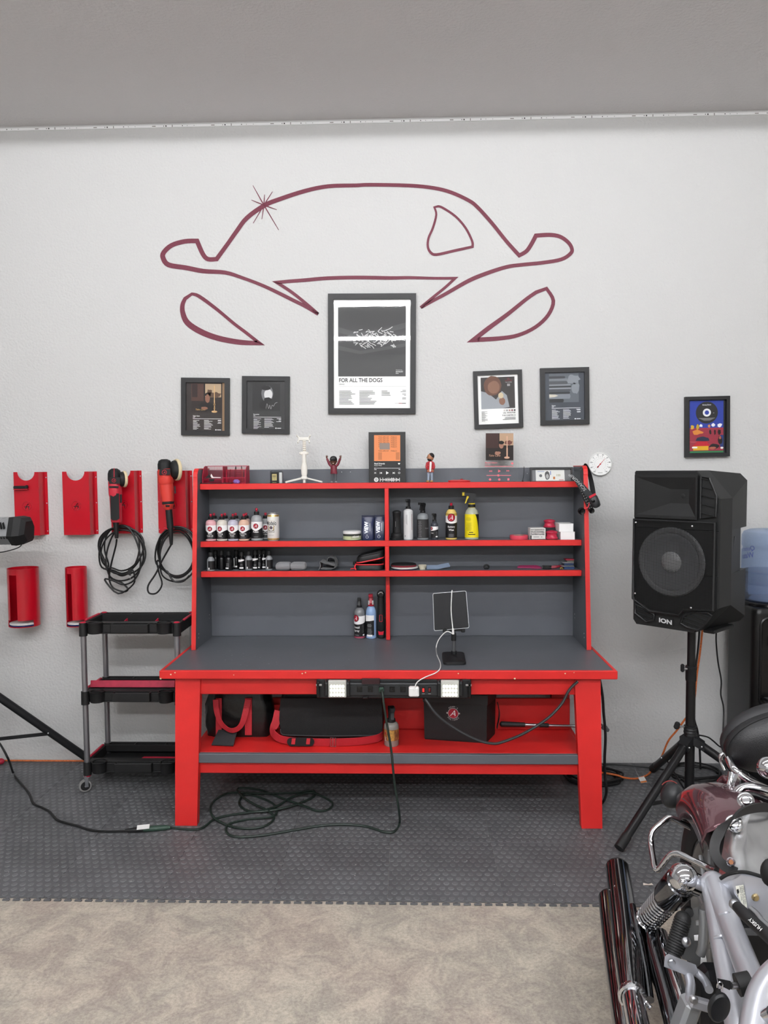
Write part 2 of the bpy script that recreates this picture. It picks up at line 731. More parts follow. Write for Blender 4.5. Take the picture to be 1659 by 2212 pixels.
t_plain = tile_mesh(False).build('tile', [TILE, STUD], mat_root, world=False)
t_tab = tile_mesh(True).build('tile', [TILE, STUD], mat_root, world=False)
x_seam = PZ(837, 1948, 0).x
Y_EDGE = -1.322
first = {0: t_plain, 1: t_tab}
for row in range(3):
    yc = Y_EDGE + T * TY * (row + .5)
    for k in range(-7, 6):
        key = 1 if row == 0 else 0
        src = t_tab if key else t_plain
        if first[key] is not None:
            o, first[key] = first[key], None
        else:
            o = src.copy()
            COL.objects.link(o)
            o.parent = mat_root
        o.location = (x_seam + T * (k + .5), yc + .7, 0)
        o.scale = (1, TY, 1)
        o.rotation_euler = (0, 0, (0 if key else pi * ((k + row) % 2)))

# ------------------------------------------------------------------ ceiling tube lights (above and behind the photographer)
HOUS = mat('lamp_housing', 'e6e6e6', .5)
for i, (ty, em) in enumerate(TUBE_ROWS):
    LM = mat('lamp_diffuser_%d' % i, 'ffffff', .5, emit=em, ecol=(.985, .99, 1.0))
    t = thing('ceiling_light_offscreen', 'long white tube light fixed to the ceiling, row %s the bench wall' % ('nearest to', 'second from', 'third from')[i], 'ceiling light', (-.1, ty, CEIL))
    MB().box((-.1, ty, CEIL - .012), (4.9, .07, .024), .004).build('housing', HOUS, t)
    MB().cyl((-2.5, ty, CEIL - .045), (2.3, ty, CEIL - .045), .022, n=10).build('diffuser', LM, t)

# ------------------------------------------------------------------ led strip along the ceiling edge
led = thing('led_strip', 'thin white light strip stuck along the top of the wall below the ceiling', 'light strip', (-.1, -.003, CEIL - .03))
MB().box((-.1, -.002, CEIL - .0145), (5.0, .003, .0125)).build('tape', mat('led_tape', 'efefef', .5), led)
mk = MB()
mk2 = MB()
x = -2.45
while x < 2.2:
    mk.box((x, -.004, CEIL - .0145), (.006, .002, .006))
    mk.box((x - .012, -.004, CEIL - .0145), (.003, .002, .004))
    mk.box((x + .085, -.004, CEIL - .0145), (.004, .002, .004))
    mk.box((x + .11, -.004, CEIL - .0145), (.002, .002, .003))
    mk.box((x + .145, -.004, CEIL - .0145), (.002, .002, .003))
    mk2.box((x - .063, -.0037, CEIL - .0145), (.018, .001, .004))
    mk2.box((x + .032, -.0037, CEIL - .0145), (.004, .001, .011))
    x += .305
mk.build('component', mat('led_chip', '3b3b3d', .5), led, kind='stuff')
mk2.build('solder_pad', mat('led_pad', '8d8a86', .5), led, kind='stuff')

# ------------------------------------------------------------------ car painted on the wall
GL = mat('red_glitter_paint', '4c0a1c', .55, var=.0, col2='7a2440', vscale=420, vdetail=1)
car = thing('car_wall_painting', 'dark red glitter outline of a car painted on the grey wall', 'wall painting', P(794, 740, 0))


def mural(name, pts, wd, closed=True, res=4, ends=None):
    """pts in photo pixels; None marks a hard corner"""
    segs, cur = [], []
    for q in pts:
        if q is None:
            segs.append(cur)
            cur = [cur[-1]]
        else:
            cur.append(q)
    segs.append(cur)
    full = []
    for sg in segs:
        sp = spline([(a, b, 0) for a, b in sg], res) if len(sg) > 1 else []
        full += [(v.x, v.y) for v in sp[:-1]]
    if not closed:
        full.append(segs[-1][-1])
    random.seed(len(pts))
    b = MB()
    polys = stroke(full, wd, closed)
    b.flat(polys, lambda a, c: P(a, c, -.0022))
    return b.build(name, GL, car)


c1 = lambda l: [None if q is None else (330 + q[0] * .31344, 370 + q[1] * .31344) for q in l]
c2 = lambda l: [None if q is None else (780 + q[0] * .31344, 370 + q[1] * .31344) for q in l]
body = c1([(440, 605), None, (380, 605), (345, 570), (305, 480), None, (220, 483), (130, 510), (75, 560), (72, 600), (110, 645), (230, 665), (350, 688),
           (500, 698), (620, 735), (740, 780), (850, 830), (960, 885), (1050, 930), (1140, 985), None, (1060, 915), (960, 835), (855, 766), None,
           (940, 758), (1050, 750), (1200, 737), (1400, 732), (1640, 735)]) + \
    c2([(330, 733), (500, 737), (648, 737), None, (580, 800), (500, 865), (410, 940), None, (500, 890), (600, 835), (740, 755), (860, 705),
        (1000, 660), (1100, 645), (1250, 630), (1380, 607), (1445, 565), (1452, 530), (1425, 487), (1370, 450), (1300, 438), (1205, 443), None,
        (1175, 500), (1140, 550), (1090, 580), None, (1000, 480), (900, 355), (800, 245), (740, 200), (620, 145), (500, 115), (330, 98), (60, 93)]) + \
    c1([(1400, 97), (1210, 103), (1050, 135), (880, 190), (770, 235), (650, 320), (580, 410), (510, 510)])
mural('body_outline', body, [9.5, 10, 10, 11, 10, 7, 8, 7, 7, 8, 8, 6, 6, 7, 9, 8, 8, 8, 9, 9, 8, 8, 8, 8, 9, 10, 9], True, 4)
mural('headlight_outline', c1([(270, 845), (320, 862), (440, 950), (560, 1050), (640, 1110), (735, 1185), None, (600, 1178), (450, 1150), (330, 1105),
                               (240, 1045), (208, 980), (205, 920), (228, 868)]), [6, 8, 7, 7, 7, 11, 12, 13, 12, 10, 8], True, 4)
mural('headlight_outline', c2([(1278, 808), (1325, 892), (1290, 990), (1200, 1075), (1080, 1130), (950, 1152), (775, 1162), None, (880, 1080), (1010, 985),
                               (1140, 880), (1220, 825)]), [7, 8, 8, 8, 8, 9, 10, 10, 9, 8, 8], True, 4)
mural('side_window_outline', c2([(505, 248), (518, 300), (495, 390), (465, 460), (460, 520), (480, 560), (520, 574), (640, 548), (768, 520), None, (765, 480),
                                 (720, 390), (650, 310), (560, 250), (525, 241)]), [4, 5, 5, 6, 6, 5, 5, 5], True, 4)
sp = MB()
o0 = (570, 443)
for q in c1([(690, 98), (825, 140), (770, 160), (680, 198), (855, 265), (868, 405), (752, 330), (692, 358)]):
    sp.flat([line2(o0[0], o0[1], q[0], q[1], 2.6, 1.2)], lambda a, c: P(a, c, -.0026))
sp.build('sparkle', GL, car)

# ================================================================== workbench with hutch
ZT = .685                       # worktop height
BX0, BX1 = -1.093, .896         # worktop ends
YF, YBK = -.735, -.02
HX0, HX1 = -1.058, .872         # outside of the hutch sides
Z1, Z2, Z3 = 1.490, 1.203, 1.053   # tops of the three hutch shelves
YS = -.222                      # shelf fronts
bench = thing('workbench', 'long red and grey painted wooden workbench with a shelf hutch on top', 'workbench', ((BX0 + BX1) / 2, -.4, 0))


def bb(name, x0, x1, y0, y1, z0, z1, mt, bev=.002, parent=bench):
    return MB().box(((x0 + x1) / 2, (y0 + y1) / 2, (z0 + z1) / 2), (x1 - x0, y1 - y0, z1 - z0), bev).build(name, mt, parent)


top = bb('worktop', BX0 + .014, BX1 - .014, YF + .016, YBK, ZT - .035, ZT, GREYTOP)
bb('front_edge', BX0, BX1, YF, YF + .018, ZT - .036, ZT + .0012, RED, .003, top)
bb('side_edge', BX0, BX0 + .016, YF + .018, YBK, ZT - .036, ZT + .0012, RED, .003, top)
bb('side_edge', BX1 - .016, BX1, YF + .018, YBK, ZT - .036, ZT + .0012, RED, .003, top)
WOOD = mat('chipped_wood', 'd9c3a0', .7)
ch = MB()
for (a, c, rr) in ((505, 1458, .0022), (653, 1455, .003), (660, 1453, .003), (990, 1455, .003), (1221, 1455, .003), (369, 1457, .0035), (378, 1453, .003), (1112, 1466, .004), (1240, 1453, .002), (347, 1466, .004)):
    p = P(a, c, YF - .0004)
    ch.add([p + Vector((rr * cos(k * pi / 3) * (1 + .3 * (k % 2)), 0, rr * sin(k * pi / 3))) for k in range(6)], [list(range(6))])
ch.build('paint_chip', WOOD, top, kind='stuff')
dirt = MB()
random.seed(3)
for k in range(26):
    q = PZ(random.uniform(420, 760), random.uniform(1402, 1446), ZT + .0006)
    rr = random.uniform(.0008, .0026)
    dirt.add([q + Vector((rr * cos(j * pi / 3) * random.uniform(.6, 1.7), rr * sin(j * pi / 3), 0)) for j in range(6)], [list(range(6))])
dirt.build('scratch_mark', mat('scratch', 'a9abb0', .6), top, kind='stuff')


def leg(x_out, x_in_top, x_in_bot, y_t, y_b, back=False):
    """tapered flat leg; front and back posts splay a little"""
    d = .038
    def fn(a, b, dd):
        yy = y_b + (y_t - y_b) * (b / .649)
        return (a, yy + dd, b)
    b = MB()
    b.prism([(x_out, .0014), (x_in_bot, .0014), (x_in_top, .649), (x_out, .649)], 0, d, fn)
    return b.build('leg', RED, bench)


leg(-1.032, -.921, -.935, -.702, -.755)
leg(.831, .719, .742, -.702, -.755)
leg(-1.032, -.93, -.94, -.075, -.06)
leg(.831, .73, .75, -.075, -.06)
bb('front_apron', -1.0, .80, -.690, -.668, .569, .649, RED)
bb('back_apron', -1.0, .80, -.075, -.055, .569, .649, RED)
bb('side_apron', -1.0, -.978, -.668, -.075, .569, .649, RED)
bb('side_apron', .782, .804, -.668, -.075, .569, .649, RED)
low = bb('lower_shelf', -.965, .765, -.70, -.375, .293, .311, REDSHELF)
bb('shelf_edge', -.935, .745, -.722, -.700, .270, .3115, GREY, .002, low)
bb('lower_rail', -.94, .75, -.700, -.664, .216, .266, RED)
bb('lower_rail', -.94, .75, -.41, -.375, .216, .266, RED)
bb('side_rail', -.985, -.965, -.70, -.075, .24, .30, RED)
bb('side_rail', .765, .785, -.70, -.075, .24, .30, RED)
bb('back_board', -.95, .765, -.392, -.378, .311, .462, REDSHELF)

# hutch
bb('back_panel', HX0 + .018, HX1 - .018, -.038, -.022, ZT, 1.560, GREY)


def side_panel(x0, x1, sgn):
    b = MB()
    prof = [(-.022, ZT + .001), (-.352, ZT + .001), (-.256, 1.52)]
    for k in range(6):
        a = radians(180 - 18 * k)
        prof.append((-.216 + .04 * cos(a), 1.527 + .04 * sin(a)))
    prof += [(-.022, 1.567)]
    b.prism(prof, x0, x1, lambda a, c, d: (d, a, c))
    o = b.build('side_panel', GREY, bench)
    e = MB()
    f = [(-.352, ZT + .001), (-.256, 1.52)] + [(-.216 + .04 * cos(radians(180 - 18 * k)), 1.527 + .04 * sin(radians(180 - 18 * k))) for k in range(6)] + [(-.022, 1.567)]
    rings = []
    for y, z in f:
        dy, dz = (0, .0015) if z > 1.565 else (-.0018, .0004)
        rings.append([(x0 - .0006, y + dy, z + dz), (x1 + .0006, y + dy, z + dz), (x1 + .0006, y + .004 * (z < 1.56), z - .003 * (z > 1.53)), (x0 - .0006, y + .004 * (z < 1.56), z - .003 * (z > 1.53))])
    e.ring_loft(rings, smooth=False)
    e.build('edge_band', RED, o)
    for z, yy in ((.735, -.30), (.79, -.09)):
        for dz in (0, .018):
            xx = x1 + .0012 if sgn > 0 else x0 - .0012
            MB().sphere((xx, yy + dz * .3, z + dz), (.0025, .004, .004), 8, 6).build('screw', SCREW, o)
    return o


side_panel(HX0, HX0 + .02, 1)
side_panel(HX1 - .02, HX1, -1)
for zt, yf in ((Z1, YS + .004), (Z2, YS - .008), (Z3, YS - .013)):
    s_ = bb('shelf', HX0 + .02, HX1 - .02, yf + .014, -.038, zt - .026, zt, GREY)
    bb('edge_band', HX0 + .021, HX1 - .021, yf, yf + .016, zt - .0275, zt + .0012, RED, .002, s_)
for z0, z1, yf in ((Z2, Z1 - .026, YS + .001), (Z3, Z2 - .026, YS - .006), (ZT + .001, Z3 - .026, -.135)):
    s_ = bb('divider', -.1155, -.0960, yf + .010, -.038, z0, z1, GREY)
    bb('edge_band', -.1160, -.0955, yf - .002, yf + .012, z0, z1, RED, .002, s_)
for a, c in ((738, 1020), (757, 1020), (1139, 1023)):
    MB().sphere(P(a, c, -.040), (.0032, .0016, .0032), 8, 6).build('screw', SCREW, bench)

# ================================================================== framed prints on the wall
FRAMEB = mat('black_frame', '1b1b1c', .5, var=.1, vscale=20)
PANE = glassy('picture_glass', gloss=.055)
PAPER = mat('white_paper', 'f2f2f0', .7)


def ink(c):
    return mat('ink_' + c, c, .65)


def picture(name, label, x0, y0, x1, y1, border, rot=0.0, depth=.02, paper=None):
    """frame whose outer corners are given in photo pixels on the wall; returns helpers in metres on the print"""
    a, c = P(x0, y0, -.012), P(x1, y1, -.012)
    cx, cz = (a.x + c.x) / 2, (a.z + c.z) / 2
    w_, h_ = abs(c.x - a.x), abs(a.z - c.z)
    t = thing(name, label, 'picture', (cx, 0, cz - h_ / 2))
    Rm = Matrix.Rotation(radians(rot), 3, 'Y')
    C = Vector((cx, 0, cz))

    def at(u, v, d):
        return C + Rm @ Vector((u, -d, v))
    f = MB()
    W, H, b = w_ / 2, h_ / 2, border
    for q in ([(-W, -H), (W, -H), (W - b, -H + b), (-W + b, -H + b)], [(W, -H), (W, H), (W - b, H - b), (W - b, -H + b)],
              [(W, H), (-W, H), (-W + b, H - b), (W - b, H - b)], [(-W, H), (-W, -H), (-W + b, -H + b), (-W + b, H - b)]):
        MB().prism(q, .002, depth, lambda u, v, d: at(u, v, d)).build('frame_rail', FRAMEB, t)
    pr = MB()
    pr.prism(bar(-W + b * .9, -H + b * .9, W - b * .9, H - b * .9), .003, .008, lambda u, v, d: at(u, v, d))
    pr = pr.build('print', paper or PAPER, t)
    g = MB().flat([bar(-W + b * .95, -H + b * .95, W - b * .95, H - b * .95)], lambda u, v: at(u, v, .0115))
    g.build('glass', PANE, t)
    iw, ih = w_ - 2 * b, h_ - 2 * b      # visible print
    return t, pr, at, iw, ih


class Pr:
    """flat printing on a print: coordinates 0..1 across and 0..1 downwards of the visible opening"""
    def __init__(s, pr, at, iw, ih, d0=.0083):
        s.pr, s.at, s.w, s.h, s.d = pr, at, iw, ih, d0

    def fn(s, lay=0):
        return lambda u, v: s.at((u - .5) * s.w, (.5 - v) * s.h, s.d + lay * .00025)

    def poly(s, name, polys, col, lay=1):
        if 1 < len(polys) <= 4:
            for po in polys[:-1]:
                s.poly(name, [po], col, lay)
            polys = polys[-1:]
        return MB().flat(polys, s.fn(lay)).build(name, ink(col), s.pr)

    def text(s, txt, u, v, size, col, lay=4, align='LEFT', bold=.0, name='lettering', italic=0, sx=1.0):
        k = s.h
        f = s.fn(lay)
        return MB().text(txt, size, lambda a, b: f(u + a * k / s.w, v - b), align, bold, italic, sx).build(name, ink(col), s.pr)

    def lines(s, u, v, n, dv, wmax, th, col, seed=1, lay=4, right=False):
        random.seed(seed)
        ps = []
        for i in range(n):
            L = wmax * random.uniform(.45, 1)
            vv = v + dv * i
            ps.append(bar(u - L, vv, u, vv + th) if right else bar(u, vv, u + L, vv + th))
        return MB().flat(ps, s.fn(lay)).build('small_print', ink(col), s.pr, kind='stuff')


def blob(cx, cy, rx, ry, n=18, wob=.12, seed=1):
    random.seed(seed)
    return [(cx + rx * cos(2 * pi * k / n) * (1 + random.uniform(-wob, wob)), cy + ry * sin(2 * pi * k / n) * (1 + random.uniform(-wob, wob))) for k in range(n)]


# big poster
t, pr, at, iw, ih = picture('framed_poster', 'large black framed poster with grey picture and white margin titled FOR ALL THE DOGS', 707.5, 636, 899, 893, .0285, .55, .022)
q = Pr(pr, at, iw, ih)
q.poly('picture_field', [bar(.057, .04, .94, .705)], '4c4c4d', 1)
q.poly('picture_tone', [[(.06, .25), (.3, .3), (.62, .27), (.94, .21), (.94, .26), (.6, .32), (.3, .345), (.06, .3)], [(.06, .42), (.35, .47), (.94, .40), (.94, .43), (.35, .5), (.06, .46)]], '5b5b5c', 2)
random.seed(5)
scr_ = []
for k in range(90):
    u, v = random.uniform(.25, .78), random.uniform(.27, .43)
    aa = random.uniform(-.6, .9)
    L = random.uniform(.02, .07)
    scr_.append(line2(u, v, u + L * cos(aa), v + L * sin(aa), .007))
MB().flat(scr_, q.fn(3)).build('white_scribble', ink('dadada'), pr, kind='stuff')
q.text('FOR ALL THE DOGS', .066, .757, .052, '1a1a1a', bold=.012, sx=.87)
q.text('DRAKE', .066, .783, .0165, '2a2a2a')
q.poly('rule', [bar(.066, .797, .945, .7985)], '777777', 3)
for k, (u, n, wd_) in enumerate(((.07, 10, .22), (.335, 10, .25), (.625, 4, .13))):
    q.lines(u, .838, n, .0133, wd_, .0048, '6a6a6a', 11 + k)
q.lines(.945, .832, 2, .0115, .085, .0045, '6a6a6a', 21, right=True)
q.lines(.945, .866, 2, .0115, .05, .0045, '6a6a6a', 22, right=True)
q.lines(.945, .9, 2, .0115, .05, .0045, '6a6a6a', 23, right=True)
q.poly('colour_swatch', [bar(.80, .951, .85, .9565)], 'c9c9c9', 3)
q.poly('colour_swatch', [bar(.85, .951, .895, .9565)], '9a4a52', 3)
q.poly('colour_swatch', [bar(.895, .951, .945, .9565)], '303030', 3)
q.text('PARENTAL', .81, .651, .012, 'd8d8d8', sx=1.1)
q.text('ADVISORY', .81, .668, .018, 'e8e8e8', bold=.02, sx=.8)
q.lines(.81, .675, 1, .01, .085, .005, 'd8d8d8', 31)


def side_print(q, title, sub, colr, v0, n1, n2, seed):
    q.text(title, .17, v0, .034, colr, bold=.02)
    q.lines(.17, v0 + .012, 1, .01, .09, .009, colr, seed)
    q.poly('rule', [bar(.17, v0 + .041, .9, v0 + .05)], colr, 4)
    q.lines(.175, v0 + .078, n1, .0205, .2, .007, colr, seed + 1)
    q.lines(.46, v0 + .073, n2, .0205, .26, .007, colr, seed + 2)
    q.lines(.9, v0 + .07, 2, .014, .12, .009, colr, seed + 3, right=True)
    q.lines(.9, v0 + .115, 2, .017, .13, .009, colr, seed + 4, right=True)
    q.poly('logo_dot', [disc(.018, 12, .765, v0 + .275, .014), bar(.795, v0 + .268, .9, v0 + .282)], colr, 4)


# four smaller ones
t, pr, at, iw, ih = picture('framed_print', 'small black framed print with dark brown candlelit picture titled Take Care', 390.5, 817, 497, 940, .0245, 1.2, .02, mat('print_brown', '2c2422', .6, var=.35, vscale=14))
q = Pr(pr, at, iw, ih)
q.poly('picture_field', [bar(.13, .02, .93, .62)], '241b18', 1)
q.poly('picture_wall', [bar(.13, .02, .45, .38)], '4a2f28', 2)
q.poly('picture_panel', [bar(.15, .03, .29, .30)], '2b1c19', 3)
q.poly('picture_painting', [bar(.49, .02, .9, .30)], 'b29a7c', 2)
q.poly('picture_painting', [blob(.74, .25, .16, .06, 14, .3, 3), blob(.6, .19, .07, .05, 12, .3, 4)], '5a4334', 3)
q.poly('light_edge', [bar(.93, .0, 1.0, 1.0)], '8f7355', 2)
q.poly('candle', [bar(.717, .06, .737, .36), blob(.727, .6, .075, .022, 16, .02, 1), bar(.715, .36, .74, .6), blob(.727, .45, .026, .022, 12, .05), blob(.727, .53, .022, .016, 12, .05)], 'd2aa76', 5)
q.poly('shape', [blob(.55, .33, .06, .09, 16, .05, 2), blob(.47, .53, .09, .035, 14, .2, 7)], '8a5f4c', 4)
q.poly('shape', [blob(.56, .25, .075, .05, 14, .05, 2), blob(.52, .5, .2, .1, 16, .1, 9)], '120d0c', 3)
q.text('Take Care', .23, .575, .05, 'c9a05e', italic=.3)
side_print(q, 'Take Care', 'Drake', 'ecebe9', .705, 10, 10, 41)

t, pr, at, iw, ih = picture('framed_print', 'small black framed print with dark grey signed picture titled Scorpion', 522, 813.5, 626.5, 936.5, .0245, 1.2, .02, mat('print_grey', '333334', .6, var=.25, vscale=10))
q = Pr(pr, at, iw, ih)
q.poly('picture_field', [bar(.14, .05, .87, .62)], '2a2a2b', 1)
q.poly('shape', [blob(.53, .26, .155, .17, 22, .04, 2)], '77777a', 2)
q.poly('shape', [blob(.56, .28, .11, .11, 18, .05, 3)], 'd4d4d4', 3)
q.poly('shape', [blob(.55, .385, .1, .05, 14, .1, 3), blob(.5, .14, .13, .05, 14, .05, 3), blob(.45, .5, .14, .09, 14, .1, 8)], '1e1e1f', 4)
q.poly('signature', stroke([(.5, .57), (.53, .47), (.57, .57), (.6, .5), (.63, .58), (.66, .5), (.7, .52), (.74, .46), (.8, .44)], .006, res=4), 'bdbdbd', 5)
side_print(q, 'Scorpion', 'Drake', 'ececec', .705, 12, 10, 51)

t, pr, at, iw, ih = picture('framed_print', 'small black framed white print with grey and brown picture titled THA CARTER III', 1023.5, 801, 1128.5, 924.5, .0215, -1.6, .02)
q = Pr(pr, at, iw, ih)
q.poly('picture_field', [bar(.08, .045, .92, .685)], '3a3635', 1)
q.poly('shape', [[(.08, .685), (.08, .32), (.25, .36), (.45, .5), (.6, .33), (.72, .42), (.78, .66), (.6, .685)]], '9fa3a8', 2)
q.poly('shape', [blob(.37, .22, .22, .20, 22, .03, 2)], '6e4c3c', 3)
q.poly('shape', [blob(.4, .25, .15, .13, 18, .05, 3)], '8d6753', 4)
q.poly('shape', [blob(.6, .54, .08, .075, 14, .08, 4)], '8d6753', 4)
q.poly('shape', [blob(.57, .42, .065, .06, 12, .1, 5)], 'cfc0a0', 5)
q.text('LIL', .77, .10, .045, '9a3b42', align='CENTER', bold=.01)
q.text('WAYNE', .77, .138, .042, '8a3038', align='CENTER')
q.text('THA CARTER', .77, .165, .022, 'e0e0e0', align='CENTER')
q.text('III', .77, .235, .07, 'efefef', align='CENTER', sx=1.2)
for k, c_ in enumerate(('d5d0cb', '9b9b9d', 'b08a80', '7c2b38', '1c1c1e')):
    q.poly('colour_swatch', [bar(.63 + k * .0635, .713, .672 + k * .0635, .743)], c_, 3)
q.text('LIL WAYNE', .925, .79, .043, '1d1d1d', align='RIGHT', bold=.012, sx=1.15)
q.text('THA CARTER III', .925, .84, .036, '1d1d1d', align='RIGHT', bold=.012, sx=1.1)
q.lines(.925, .868, 3, .021, .36, .008, '2a2a2a', 61, right=True)
q.lines(.08, .735, 12, .0175, .15, .006, '555555', 62)

t, pr, at, iw, ih = picture('framed_print', 'small black framed print with blue grey cloudy picture titled Views', 1167.5, 795, 1272, 917, .0235, -.9, .02, mat('print_bluegrey', '3f454e', .6, var=.12, vscale=8))
q = Pr(pr, at, iw, ih)
q.poly('picture_field', [bar(.11, .02, .86, .625)], '5f656d', 1)
q.poly('cloud', [blob(.72, .15, .16, .1, 18, .2, 2), blob(.78, .33, .1, .12, 16, .2, 3)], '848a91', 2)
for k, (v_, h_, x_, c_) in enumerate(((.075, .05, .50, '3c3f44'), (.125, .05, .57, '767b81'), (.18, .065, .56, '4f5358'), (.245, .03, .64, '84898f'), (.28, .035, .65, '33363a'), (.315, .03, .65, '8b9096'), (.345, .05, .63, '4a4e54'), (.40, .05, .62, '2e3135'), (.45, .10, .63, '7d838b'), (.55, .075, .46, '2b2d31'))):
    q.poly('band', [[(.112, v_), (x_, v_), (x_ + .025, v_ + h_ * .5), (x_, v_ + h_), (.112, v_ + h_)]], c_, 3)
q.poly('band', [[(.112, .45), (.27, .46), (.34, .485), (.25, .51), (.112, .52)]], 'cdc8ba', 4)
side_print(q, 'Views', 'Drake', 'e9edf2', .70, 10, 10, 71)

# the print by the speaker
t, pr, at, iw, ih = picture('framed_print', 'deep black framed blue and red print with a compact disc, high above the loudspeaker', 1480, 857, 1573.5, 986.5, .0175, -.8, .026, mat('print_dark', '202226', .6))
q = Pr(pr, at, iw, ih)
q.poly('picture_sky', [bar(.05, .01, .95, .56)], '2f45a5', 1)
q.poly('brick_wall_picture', [bar(.05, .52, .95, .95)], 'a8384a', 2)
bl = [line2(.05, .55 + .022 * k, .95, .55 + .022 * k, .004) for k in range(17)]
q.poly('brick_joint', bl, '7c2536', 3)
for k, (u, v, w_, h_, c_) in enumerate(((.12, .5, .09, .08, 'd7b13c'), (.26, .5, .09, .09, 'caa92f'), (.35, .475, .09, .055, 'efefef'), (.57, .49, .07, .06, 'd08a4a'), (.68, .47, .1, .06, 'efefef'), (.85, .475, .13, .07, 'f1f1f1'), (.25, .6, .3, .09, 'd98e3e'), (.6, .6, .06, .1, '26181c'), (.72, .6, .05, .1, '2a1a20'), (.84, .6, .09, .1, '201418'), (.15, .78, .2, .02, 'c45a66'))):
    q.poly('shape', [blob(u, v, w_ / 2, h_ / 2, 12, .25, 80 + k)], c_, 4)
q.poly('red_roof', [[(.12, .86), (.25, .77), (.5, .77), (.6, .86)]], 'c01f33', 5)
q.poly('yellow_block', [bar(.14, .86, .55, .94)], 'e0b42a', 5)
q.poly('dark_shape', [[(.2, .76), (.25, .70), (.4, .68), (.55, .71), (.58, .76), (.45, .77)]], '26344c', 6)
q.poly('dark_shape', [blob(.86, .75, .06, .08, 14, .2, 5), blob(.7, .87, .13, .05, 14, .2, 6)], '241d20', 6)
q.poly('skin_shape', [blob(.66, .9, .09, .025, 12, .2, 6), blob(.86, .71, .03, .03, 10, .1)], 'b76a55', 7)
q.poly('blue_shape', [bar(.86, .66, .95, .88)], '2a3f80', 5)
q.poly('white_patch', [bar(.11, .87, .25, .9), blob(.91, .9, .04, .02, 12, .05)], 'f0f0f0', 7)
q.poly('green_strip', [bar(.05, .955, .95, .985)], '3c8a58', 5)
k_ = iw / ih
cdm = MB()
for po, c_, ly in ((disc(.295, 40, .505, .235, .295 * k_), '2c2c2d', 5), (disc(.108, 30, .505, .235, .108 * k_), 'efefef', 6), (disc(.058, 24, .505, .235, .058 * k_), '2f45a5', 7)):
    q.poly('compact_disc' if ly == 5 else 'disc_hub', [po], c_, ly)
q.text('Snoop Dogg', .5, .10, .032, 'f4f4f4', 8, 'CENTER', .02)
for k in range(4):
    q.poly('disc_print', [bar(.29 + .04 * k, .335 + .0135 * k, .72 - .04 * k, .343 + .0135 * k)], '9a9a9a', 8)
q.lines(.67, .238, 1, .01, .05, .012, '9a9a9a', 3, 8)

# ------------------------------------------------------------------ wall thermometer
c = P(1295, 1002.5, 0)
R_ = 25.5 * mpp(c)
th = thing('wall_thermometer', 'round white dial thermometer with red needle on the wall beside the hutch', 'thermometer', c - Vector((0, 0, R_)))
RY = Matrix.Rotation(radians(90), 3, 'X')
MB().lathe([(0, .001), (R_, .001), (R_, .012), (R_ - .002, .017), (R_ - .004, .0185), (R_ - .0055, .016)], c, 40, RY).build('rim', WHITE, th)
face = MB().lathe([(0, .0155), (R_ - .005, .0155)], c, 40, RY).build('dial', PAPER, th)
fnd = lambda lay=0: (lambda a, b: c + Vector((a, -.0158 - .0003 * lay, b)))
tk = MB()
for k in range(19):
    a = radians(232 - 284 * k / 18)
    r0_, r1_ = R_ * .60, R_ * (.69 if k % 2 == 0 else .65)
    tk.flat([line2(r0_ * cos(a), r0_ * sin(a), r1_ * cos(a), r1_ * sin(a), .0012)], fnd())
    tk.flat([disc(.0009, 6, R_ * .47 * cos(a), R_ * .47 * sin(a))], fnd())
tk.build('tick_marks', PRINTK, face, kind='stuff')
for k, s_ in enumerate(('-60', '-40', '-20', '0', '20', '40', '60', '80', '100', '120')):
    a = radians(232 - 284 * k / 9)
    MB().text(s_, .0095, lambda u, v, a=a: fnd()(u + R_ * .80 * cos(a), v + R_ * .80 * sin(a) - .0034), bold=.01).build('numeral', PRINTK, face)
MB().flat([bar(-.012, -R_ * .74, .012, -R_ * .715)], fnd()).build('maker_mark', PRINTK, face)
a = radians(50)
nd = MB()
nd.flat([line2(-R_ * .36 * cos(a), -R_ * .36 * sin(a), R_ * .62 * cos(a), R_ * .62 * sin(a), .0042, .0010), line2(-R_ * .38 * cos(a), -R_ * .38 * sin(a), -R_ * .2 * cos(a), -R_ * .2 * sin(a), .008, .004)], fnd(4))
nd.lathe([(0, .0185), (.0035, .0185), (.0035, .0165)], c, 12, RY)
nd.build('needle', mat('needle_red', 'c0202c', .5), th)

# ================================================================== polisher holders


